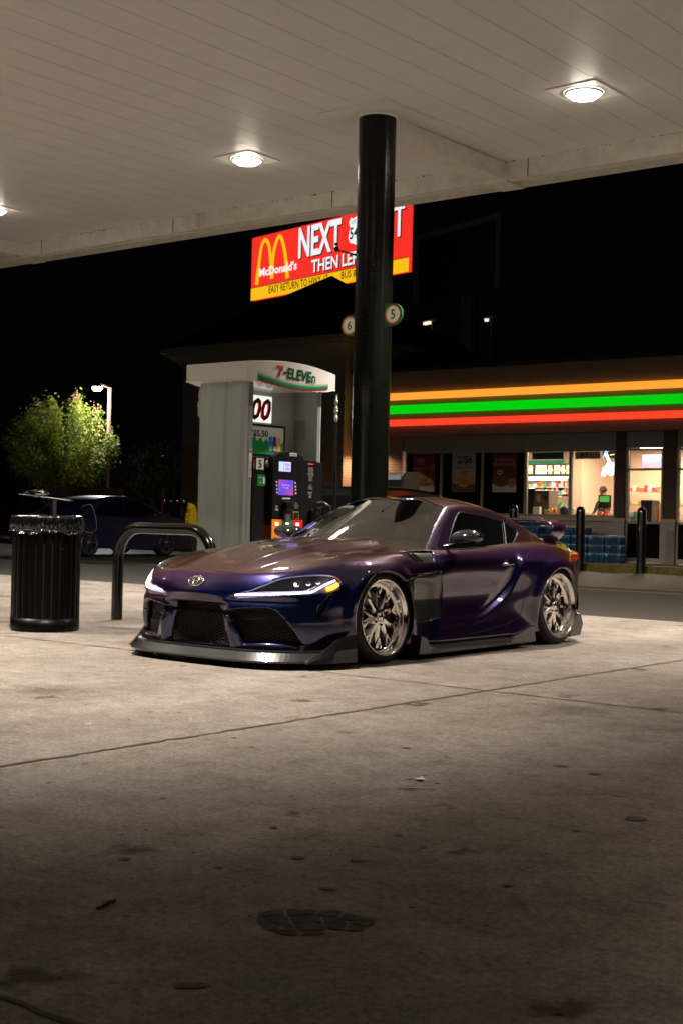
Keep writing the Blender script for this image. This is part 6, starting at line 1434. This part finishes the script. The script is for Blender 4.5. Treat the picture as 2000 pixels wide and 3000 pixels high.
# =================================================================== BACKGROUND VEHICLES
def car_at(name, label, x, y0, sgn, body_m, width, prof, glass, wheels, rw_, rimm, cat='car'):
    """body side profile (y,z) swept across the width with tumblehome; x is the side nearest the camera"""
    t = thing(name, label, cat, (x-width/2, y0, 0)); P = catmull([(a, b, 0) for a, b in prof], 90)[:, :2]; n = len(P); b = MB(); vs = []; cols = [(-1.0, .93), (-.97, .985), (-.80, 1.0), (-.4, 1.012), (0, 1.015), (.4, 1.012), (.80, 1.0), (.97, .985), (1.0, .93)]
    for u, q in cols:
        for yy, zz in P:
            tumble = 1-.24*max(0, (zz-.85)/.65)-.04*max(0, (.35-zz)/.35); mid = .62
            vs.append((x-width/2+u*width/2*tumble, y0+yy, mid+(zz-mid)*q if zz > mid else zz))
    k = len(cols); b.add(vs, [(i*n+j, i*n+(j+1) % n, (i+1)*n+(j+1) % n, (i+1)*n+j) for i in range(k-1) for j in range(n)], True); b.add(vs[:n], [tuple(range(n))], True); b.add(vs[-n:], [tuple(range(n))], True)
    bo = b.build('body', body_m, t)
    for g in glass:
        for s in (1, -1):
            q = MB(); m = len(g); V_ = [(x-width/2+s*(width/2*(1-.24*max(0, (zz-.85)/.65))+.004), y0+yy, zz) for yy, zz in g]; q.add(V_, [tuple(range(m))]); q.build('side_window', TINT, t, fixn=False)
    for wy in wheels:
        for s in (1, -1):
            wx = x-width/2+s*(width/2-.10); q = MB(); q.lathe([(.0, .06), (rw_-.07, .07), (rw_-.05, .108), (rw_-.01, .10), (rw_, .06), (rw_, -.10), (0, -.10)] if s > 0 else [(.0, -.06), (rw_-.07, -.07), (rw_-.05, -.108), (rw_-.01, -.10), (rw_, -.06), (rw_, .10), (0, .10)], (wx, y0+wy, rw_), 'x', 36); w = q.build('wheel', RUBBER, t); OFF[w.name] = OFF[t.name]
            q = MB()
            for j_ in range(10):
                a = 2*math.pi*j_/10; q.bar((wx+s*.112, y0+wy+.04*math.cos(a), rw_+.04*math.sin(a)), (wx+s*.112, y0+wy+(rw_-.09)*math.cos(a+.12*(-1)**j_), rw_+(rw_-.09)*math.sin(a+.12*(-1)**j_)), .012, .022, (1, 0, 0))
            q.lathe([(rw_-.075, .108), (rw_-.085, .118), (rw_-.095, .108)] if s > 0 else [(rw_-.075, -.108), (rw_-.085, -.118), (rw_-.095, -.108)], (wx, y0+wy, rw_), 'x', 36); q.lathe([(0, s*.118), (.05, s*.116), (.055, s*.10)], (wx, y0+wy, rw_), 'x', 16); q.build('rim', rimm, w)
    return t
RIMM = mat('alloy_rim', (.30, .30, .29), .3, metal=.9)
sed = [(-.85, .22), (-.90, .45), (-.88, .75), (-.70, .90), (-.30, 1.00), (.10, 1.20), (.55, 1.38), (1.15, 1.44), (1.75, 1.38), (2.35, 1.15), (2.75, .97), (3.25, .88), (3.52, .75), (3.60, .50), (3.55, .24), (2.9, .19), (1.0, .19), (-.5, .20)]
BS = car_at('parked_sedan', 'dark blue sedan parked in the dark behind the litter bin', -24.55, 21.25, 1, mat('sedan_blue', (.001, .008, .060), .45, coat=.12), 1.78, sed, [[(.20, .99), (.55, 1.30), (1.10, 1.37), (1.12, .98)], [(1.18, .98), (1.16, 1.37), (1.70, 1.32), (2.28, 1.05), (2.25, .99)]], (0, 2.50), .32, RIMM)
MB().box(-24.555, -24.54, 22.35, 22.55, .87, .895).build('door_handle', mat('handle_blue', (.01, .03, .2), .2, coat=1), BS)
MB().tube([(-24.50, 23.35, 1.02), (-24.36, 23.30, 1.05), (-24.34, 23.38, 1.06)], [.03, .06, .05], 8).build('door_mirror', mat('sedan_trim', (.01, .01, .02), .3), BS)
suv = [(-.80, .30), (-.95, .55), (-.93, 1.0), (-.85, 1.35), (-.72, 1.58), (-.3, 1.64), (1.0, 1.65), (1.9, 1.52), (2.35, 1.18), (2.6, 1.08), (3.3, .98), (3.55, .80), (3.58, .35), (2.7, .25), (0.6, .25), (-.4, .27)]
SV = car_at('parked_suv', 'black sport utility vehicle parked behind the dispenser, seen between it and the pillar', -15.35, 20.8, 1, mat('suv_black', (.012, .013, .013), .18, coat=.8), 1.9, suv, [[(-.5, 1.08), (-.45, 1.45), (.9, 1.50), (.95, 1.08)], [(1.02, 1.08), (1.0, 1.50), (1.75, 1.42), (2.2, 1.12)]], (0, 2.75), .36, RIMM)
MB().add([(-16.95, 19.855, 1.08), (-15.65, 19.855, 1.08), (-15.80, 19.975, 1.46), (-16.80, 19.975, 1.46)], [(0, 1, 2, 3)]).build('rear_window', TINT, SV, fixn=False)
for s in (-17.12, -15.50): MB().box(s-.06, s+.06, 19.84, 19.90, .80, 1.05).build('tail_light', REDL, SV)
# shelf on a post behind the bin
dd = 17.0; pa, pb = at_d(68, 1449, dd), at_d(203, 1467, dd*.97); pc = at_d(158, 1462, dd)
FS = thing('washing_stand', 'thin flat board on a dark post standing behind the litter bin', 'stand', (pc.x, pc.y, 0)); MB().bar(pa, pb, .14, .014).build('stand_top', mat('stand_top_grey', (.015, .015, .015), .5), FS); MB().bar((pc.x, pc.y, 0), (pc.x, pc.y, pc.z-.01), .05, .05, (0, 1, 0)).build('stand_post', mat('stand_post_dark', (.012, .012, .012), .6), FS)
pk_ = at_d(112, 1446, dd); b = MB(); n1, n2 = 8, 14; vs = []
for i in range(n1+1):
    for k in range(n2):
        ph = math.pi*i/n1; th_ = 2*math.pi*k/n2; r = 1+.18*math.sin(3*th_+i)+.12*math.sin(5*ph+k); vs.append((pk_.x+.17*r*math.sin(ph)*math.cos(th_)*1.1, pk_.y+.12*r*math.sin(ph)*math.sin(th_), pk_.z+.015+.030*r*math.cos(ph)))
b.add(vs, [(i*n2+k, i*n2+(k+1) % n2, (i+1)*n2+(k+1) % n2, (i+1)*n2+k) for i in range(n1) for k in range(n2)], True); tag(b.build('plastic_bag', LM), 'crumpled black plastic bag lying on the flat board behind the bin', 'plastic bag')
# =================================================================== BILLBOARDS
TL, TR, BL = Vector((-61.11, 66.26, 19.32)), Vector((-45.99, 63.0, 19.32)), Vector((-61.1, 66.3, 15.2))
rx = (TR-TL); Wb = rx.length; rx.normalize(); Hb = 4.12; nrm_b = rx.cross(Vector((0, 0, 1)))
BB = thing('billboard', 'huge lit red roadside billboard with golden arches and NEXT EXIT lettering behind the store', 'billboard', tuple((TL+TR)/2-Vector((0, 0, 19.32))))
BRED = emat('billboard_red', (.95, .032, .022), 1.0); BYEL = emat('billboard_yellow', (1.0, .55, .01), .95); BWH = emat('billboard_white', (.95, .97, 1), .95); BLKI = mat('billboard_ink', (.01, .01, .01), .8)
ctr_ = (TL+TR)/2; ctr_.z = 15.2+Hb/2
quad('sign_panel', ctr_, rx, U, Wb, Hb, BRED, BB, .25)
# (u,v) on the board from the surveyed corners
def uv(px, py):
    q = CF+CR*(px-1000)/CAM_F-CU*(py-1500)/CAM_F; o = np.array([0, 0, CAM_H]); n = np.array(nrm_b); t = float((np.array(TL)-o)@n)/float(q@n); p = Vector(o+q*t); return (p-ctr_).dot(rx), (p-ctr_).z
zq = lambda a, c: uv(700+a*.35714, 560+c*.35714)
quad('yellow_strip', ctr_+Vector((0, 0, -Hb/2+.40)), rx, U, Wb, .80, BYEL, BB, .02).location += nrm_b*.012+Vector((0, 0, 0))
quad('strip_line', ctr_+Vector((0, 0, -Hb/2+.82))+nrm_b*.006, rx, U, Wb, .035, BLKI, BB, .005)
def ribbon(pts, w, z=.02): 
    b = MB(); C_ = catmull([(a, c, 0) for a, c in pts], 40)[:, :2]; vs = []
    for i, p in enumerate(C_):
        a = C_[max(i-1, 0)]; c = C_[min(i+1, len(C_)-1)]; t = (c-a)/np.linalg.norm(c-a); n = np.array([-t[1], t[0]]); ww = w(i/39)
        for s in (-1, 1): q = p+n*s*ww/2; vs.append(ctr_+rx*q[0]+Vector((0, 0, q[1]))+nrm_b*z)
    b.add(vs, [(2*i, 2*i+1, 2*i+3, 2*i+2) for i in range(39)]); return b
aL = [zq(148, 770), zq(165, 620), zq(190, 450), zq(222, 400), zq(250, 450), zq(266, 600), zq(272, 718)]; aR = [zq(272, 718), zq(280, 560), zq(305, 430), zq(338, 370), zq(368, 440), zq(390, 580), zq(400, 715)]
wf = lambda q: .42-.22*math.sin(math.pi*q)**1.2*.6+.0
ribbon(aL, lambda q: .38-.10*math.sin(math.pi*q)).build('golden_arch', BYEL, BB, fixn=False); ribbon(aR, lambda q: .38-.10*math.sin(math.pi*q), .024).build('golden_arch', BYEL, BB, fixn=False)
def btext(nm, s, c0, c1, h, m_, bold=0, lift=.05, shadow=None):
    a, c = c0, c1; cx_, cz_ = (a[0]+c[0])/2, (a[1]+c[1])/2; o = ctr_+rx*cx_+Vector((0, 0, cz_))
    if shadow: text(nm+'_shadow', s, o+rx*.10+Vector((0, 0, -.08)), rx, U, BLKI, BB, w=c[0]-a[0], h=h, bold=bold, lift=lift-.01)
    return text(nm, s, o, rx, U, m_, BB, w=c[0]-a[0], h=h, bold=bold, lift=lift)
btext('name_lettering', "McDonald's", zq(175, 665), zq(482, 610), .58, BWH, .03, .06)
btext('next_lettering', 'NEXT', zq(495, 430), zq(842, 350), 1.92, BWH, .03, .05, True)
btext('exit_lettering', 'EXIT', zq(1075, 290), zq(1362, 225), 1.92, BWH, .03, .05, True)
btext('left_lettering', 'THEN LEFT', zq(600, 620), zq(1030, 530), .78, BWH, .02, .05, True)
btext('return_lettering', 'EASY RETURN TO HWY 17', zq(252, 815), zq(735, 710), .50, BLKI, .01, .06)
btext('bus_lettering', 'BUS &', zq(845, 690), zq(970, 670), .44, BLKI, .01, .06)
# route shield
sc_ = zq(940, 325); shp = [(0, -.95), (.28, -.80), (.62, -.72), (.80, -.42), (.74, -.05), (.66, .25), (.78, .55), (.62, .82), (.34, .74), (0, .86), (-.34, .74), (-.62, .82), (-.78, .55), (-.66, .25), (-.74, -.05), (-.80, -.42), (-.62, -.72), (-.28, -.80)]
polyboard('route_shield', [(a*.98, c*.98) for a, c in shp], ctr_+rx*(sc_[0]+.35)+Vector((0, 0, sc_[1])), rx, U, BWH, BB, .01, .05)
text('shield_number', '544', ctr_+rx*(sc_[0]+.30)+Vector((0, 0, sc_[1]-.15)), rx, U, BLKI, BB, w=1.2, h=.72, bold=.02, lift=.07); text('shield_letters', 'US', ctr_+rx*(sc_[0]+.05)+Vector((0, 0, sc_[1]+.52)), rx, U, BLKI, BB, w=.42, h=.26, lift=.07)
STL = mat('sign_steel', (.05, .05, .05), .6); b = MB(); p0 = ctr_-nrm_b*.6; b.cyl((p0.x, p0.y, 0), (p0.x, p0.y, 17), .55, 20).build('sign_column', STL, BB)
MB().bar(p0-rx*7, p0+rx*7, .3, .5).build('sign_truss', STL, BB)
# second, unlit board to the right with two catwalk lamps
c1, c2, c3 = at_d(1222, 660, 74), at_d(1462, 632, 68), at_d(1462, 843, 68); r2 = (c2-c1); r2.z = 0; w2 = r2.length; r2.normalize(); cc2 = (c1+c2)/2; cc2.z = (c2.z+c3.z)/2; n2_ = r2.cross(Vector((0, 0, 1)))
B2 = thing('dark_billboard', 'unlit dark billboard faintly outlined against the night sky right of the red one', 'billboard', (cc2.x, cc2.y, 0)); h2 = c2.z-c3.z
quad('board_face', cc2, r2, U, w2, h2, mat('dark_board', (.012, .012, .012), .8), B2, .2); fb_ = MB()
for s in (-1, 1): fb_.bar(cc2+r2*(s*w2/2)-Vector((0, 0, h2/2))+n2_*.05, cc2+r2*(s*w2/2)+Vector((0, 0, h2/2))+n2_*.05, .28, .12, tuple(n2_))
fb_.bar(cc2-r2*w2/2+Vector((0, 0, h2/2))+n2_*.05, cc2+r2*w2/2+Vector((0, 0, h2/2))+n2_*.05, .12, .28); fb_.build('board_frame', mat('dim_glow_frame', (.06, .065, .065), .6, emit=(.5, .5, .5), es=.003), B2)  # no lamp here: slight emission in the frame material makes its outline show
MB().cyl((cc2.x-n2_.x, cc2.y-n2_.y, 0), (cc2.x-n2_.x, cc2.y-n2_.y, cc2.z), .45, 16).build('sign_column', STL, B2)
CL_ = emat('catwalk_glow', (1, .92, .62), 1.2)
for px_, py_, w_, lb in ((1250, 947, 1.9/4, 'long'), (1424, 938, .5/3, 'small')):
    q = at_d(px_, py_, 66); t = thing('catwalk_lamp', lb+' white catwalk lamp glowing in the dark sky %s' % ('left of the other' if lb == 'long' else 'at the right, smaller of the two'), 'lamp', tuple(q), 'lamps glowing in the dark above the store'); MB().bar(q-r2*w_/2*1.0, q+r2*w_/2*1.0, .14, .12).build('lamp_glow', CL_, t); MB().bar(q+r2*(-.1)+Vector((0, 0, .10)), q+r2*.6+Vector((0, 0, .10)), .3, .06).build('lamp_hood', mat('hood_grey_'+lb, (.3, .3, .3), .5), t); MB().cyl((q.x-n2_.x*.3, q.y-n2_.y*.3, 0), (q.x-n2_.x*.3, q.y-n2_.y*.3, q.z), .05, 8).build('lamp_mast', STL, t)
# =================================================================== TREE, STREET LAMP, FENCES
D0 = 46.0; lh = at_d(286, 1134, D0-.9); lp_ = at_d(322, 1140, D0)
SL = thing('street_lamp', 'bright street lamp on a slim pole beside the flowering tree', 'street lamp', (lp_.x, lp_.y, 0))
POLE = mat('lamp_pole_brown', (.30, .17, .11), .5); MB().bar((lp_.x, lp_.y, 0), (lp_.x, lp_.y, lp_.z+.05), .085, .085, (0, 1, 0)).build('pole', POLE, SL)
MB().bar((lp_.x, lp_.y, lp_.z+.06), (lh.x, lh.y, lh.z+.12), .07, .06).build('arm', POLE, SL)
b = MB(); b.lathe([(0, .08), (.12, .07), (.17, .03), (.17, .01)], (lh.x, lh.y, lh.z), 'z', 20); b.build('lamp_hood', mat('lamp_hood_grey', (.2, .2, .2), .5), SL)
b = MB(); b.lathe([(.168, 0), (.165, -.06), (.11, -.12), (0, -.14)], (lh.x, lh.y, lh.z), 'z', 20); b.build('lamp_glass', emat('street_lamp_white', (.86, .90, 1.0), 30), SL)
l = bpy.data.lights.new('street_lamp_light', 'POINT'); l.energy = 620; l.color = (.95, .97, 1); l.shadow_soft_size = .15; o = bpy.data.objects.new('street_lamp_light', l); o.location = (lh.x, lh.y, lh.z-.38); scene.collection.objects.link(o)
def tree(name, label, cx, cy, z0, z1, rad, nleaf, leafm, barkm, flowers=0, seed=1, upright=.5, leaf=.075, cat='tree'):
    t = thing(name, label, cat, (cx, cy, 0)); r = random.Random(seed); tb = MB(); tips = []
    for k in range(7):
        a = 2*math.pi*k/7+r.uniform(-.3, .3); q = r.uniform(.10, .25); p0 = Vector((cx+.1*math.cos(a), cy+.1*math.sin(a), 0)); p1 = p0+Vector((math.cos(a)*rad*q, math.sin(a)*rad*q, z0*.9)); p2 = p1+Vector((math.cos(a)*rad*.3, math.sin(a)*rad*.3, (z1-z0)*.35)); tb.tube([p0, p1, p2], [.06, .045, .025], 7)
        for m in range(14):
            a2 = a+r.uniform(-1.0, 1.0); e = r.uniform(.15, 1.0); p3 = p2.lerp(p1, r.uniform(0, .8)); tip = Vector((cx+math.cos(a2)*rad*e, cy+math.sin(a2)*rad*e, 0)); h = (1-e**2.2)**.5 if e < 1 else 0; tip.z = z0+(z1-z0)*(.30+.70*h*r.uniform(.75, 1.05)) ; tips.append((p3, tip)); tb.tube([p3, p3.lerp(tip, .5)+Vector((0, 0, -.05)), tip], [.018, .012, .006], 5)
    tb.build('trunk', barkm, t)
    lv = MB(); vs = []; fs = []
    for i in range(nleaf):
        p3, tip = r.choice(tips); q = 1-r.random()**1.5*.8; c = p3.lerp(tip, q); s = .19*(1.15-q*.6); c = c+Vector((r.gauss(0, s), r.gauss(0, s), r.gauss(0, s*1.5)))
        if c.z < z0*.85: continue
        d = Vector((r.gauss(0, 1), r.gauss(0, 1), r.gauss(.3, 1))).normalized(); u = d.orthogonal().normalized(); w = d.cross(u); L_ = leaf*r.uniform(.6, 1.3); k = len(vs); vs += [c-d*L_, c+u*L_*.45, c+d*L_, c-u*L_*.45]; fs.append((k, k+1, k+2, k+3))
    lv.add(vs, fs); lv.build('crown', leafm, t, fixn=False)
    if flowers:
        top = sorted(tips, key=lambda q: -q[1].z)[:flowers*2]
        for i in range(flowers):
            p = top[i*2][1]+Vector((r.uniform(-.1, .1), r.uniform(-.1, .1), .10)); b = MB()
            for k in range(34):
                c = p+Vector((r.gauss(0, .06), r.gauss(0, .06), r.gauss(0, .10))); s = .020; b.add([c+Vector((s*r.uniform(-1, 1), s*r.uniform(-1, 1), s*r.uniform(-1, 1))) for _ in range(4)], [(0, 1, 2), (1, 2, 3), (0, 2, 3)])
            b.build('flower_cluster', bpy.data.materials.get('flower_pink') or mat('flower_pink', (.50, .12, .18), .6), t, fixn=False)
    return t
def leaf_mat(name, c0, c1):
    m = bpy.data.materials.new(name); m.use_nodes = True; nt = m.node_tree; b = nt.nodes['Principled BSDF']; g = nt.nodes.new('ShaderNodeNewGeometry'); r = nt.nodes.new('ShaderNodeValToRGB'); r.color_ramp.elements[0].color = (*c0, 1); r.color_ramp.elements[1].color = (*c1, 1); e = r.color_ramp.elements.new(.8); e.color = (*[(a*.5+b_*.5) for a, b_ in zip(c0, c1)], 1)
    nt.links.new(g.outputs['Random Per Island'], r.inputs['Fac']); nt.links.new(r.outputs['Color'], b.inputs['Base Color']); b.inputs['Roughness'].default_value = .6; b.inputs['Specular IOR Level'].default_value = .15 if name[0] == 'd' else .4
    tr = nt.nodes.new('ShaderNodeBsdfTranslucent'); nt.links.new(r.outputs['Color'], tr.inputs['Color']); mx = nt.nodes.new('ShaderNodeMixShader'); mx.inputs[0].default_value = .35; nt.links.new(b.outputs[0], mx.inputs[1]); nt.links.new(tr.outputs[0], mx.inputs[2]); nt.links.new(mx.outputs[0], nt.nodes['Material Output'].inputs[0]); return m
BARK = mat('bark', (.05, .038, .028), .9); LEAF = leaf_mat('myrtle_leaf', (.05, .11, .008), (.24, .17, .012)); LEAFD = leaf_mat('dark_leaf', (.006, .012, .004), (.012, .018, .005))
tc_ = at_d(183, 1300, D0); tree('flowering_tree', 'lamp-lit crape myrtle tree with pink flower heads at the left', tc_.x, tc_.y, 1.30, 4.75, 2.25, 24000, LEAF, BARK, 9, 3, leaf=.062)
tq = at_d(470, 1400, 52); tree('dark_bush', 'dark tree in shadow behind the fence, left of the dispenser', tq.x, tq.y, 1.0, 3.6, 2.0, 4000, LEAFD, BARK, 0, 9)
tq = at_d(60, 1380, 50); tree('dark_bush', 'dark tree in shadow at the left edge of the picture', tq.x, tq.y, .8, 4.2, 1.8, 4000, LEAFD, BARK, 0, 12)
WD = mat('fence_wood', (.15, .085, .055), .85, noise=.35, nscale=3)
fa, fb2 = at_d(150, 1425, 42.5), at_d(362, 1428, 42.5); FW = thing('wooden_fence', 'tall brown board fence behind the blue sedan under the tree', 'fence', (fa.x, fa.y, 0)); b = MB(); nn = 30
for k in range(nn):
    p = fa.lerp(fb2, k/nn); q = fa.lerp(fb2, (k+.93)/nn); b.bar((p.x, p.y, fa.z/2), (q.x, q.y, fa.z/2), .02, fa.z+rs.uniform(-.02, .02))
b.build('fence_boards', WD, FW); MB().bar((fa.x, fa.y+.04, 1.4), (fb2.x, fb2.y+.04, 1.4), .04, .08).build('fence_rail', WD, FW)
PK = mat('picket_metal', (.012, .012, .012), .5); pa_, pb_ = at_d(484, 1471, 40), at_d(560, 1471, 40); IF = thing('metal_fence', 'black metal picket fence with ball tops left of the dispenser', 'fence', (pa_.x, pa_.y, 0))
b = MB()
for k in range(5):
    p = pa_.lerp(pb_, k/4.0); b.cyl((p.x, p.y, 0), (p.x, p.y, pa_.z), .035, 8)
b.build('posts', PK, IF); b = MB(); b.bar((pa_.x, pa_.y, 1.35), (pb_.x, pb_.y, 1.35), .03, .04).bar((pa_.x, pa_.y, .2), (pb_.x, pb_.y, .2), .03, .04).build('rails', PK, IF)
b = MB()
for k in range(5):
    p = pa_.lerp(pb_, k/4.0); b.lathe([(0, .06), (.045, .03), (.05, 0), (.03, -.03)], (p.x, p.y, pa_.z), 'z', 10)
b.build('ball_finials', mat('finial_grey', (.35, .35, .33), .3, metal=.5), IF)
q = at_d(475, 1432, 41); tag(MB().bar((q.x, q.y, 0), (q.x, q.y, q.z), .12, .12, (0, 1, 0)).build('fence_post', mat('red_post', (.12, .04, .03), .8)), 'reddish-brown square post right of the blue sedan', 'post')
q = at_d(477, 1338, 90); t = thing('street_lamp', 'tiny far orange street lamp left of the dispenser', 'street lamp', (q.x, q.y, 0)); MB().cyl((q.x+.4, q.y, 0), (q.x+.4, q.y, q.z+.1), .06, 6).build('pole', STL, t); MB().lathe([(0, .08), (.16, .03), (.14, -.06), (0, -.09)], (q.x, q.y, q.z), 'z', 10).build('lamp_glass', emat('sodium_orange', (1, .30, .05), 6), t)
q = at_d(366, 1459, 40); tag(MB().lathe([(0, .06), (.09, .04), (.11, 0), (0, -.02)], (q.x, q.y, q.z), 'z', 12).bar((q.x, q.y, 0), (q.x, q.y, q.z), .04, .04, (0, 1, 0)).build('garden_light', mat('garden_light_cap', (.5, .5, .5), .3)), 'small pale cap of a post light beside the board fence', 'light')
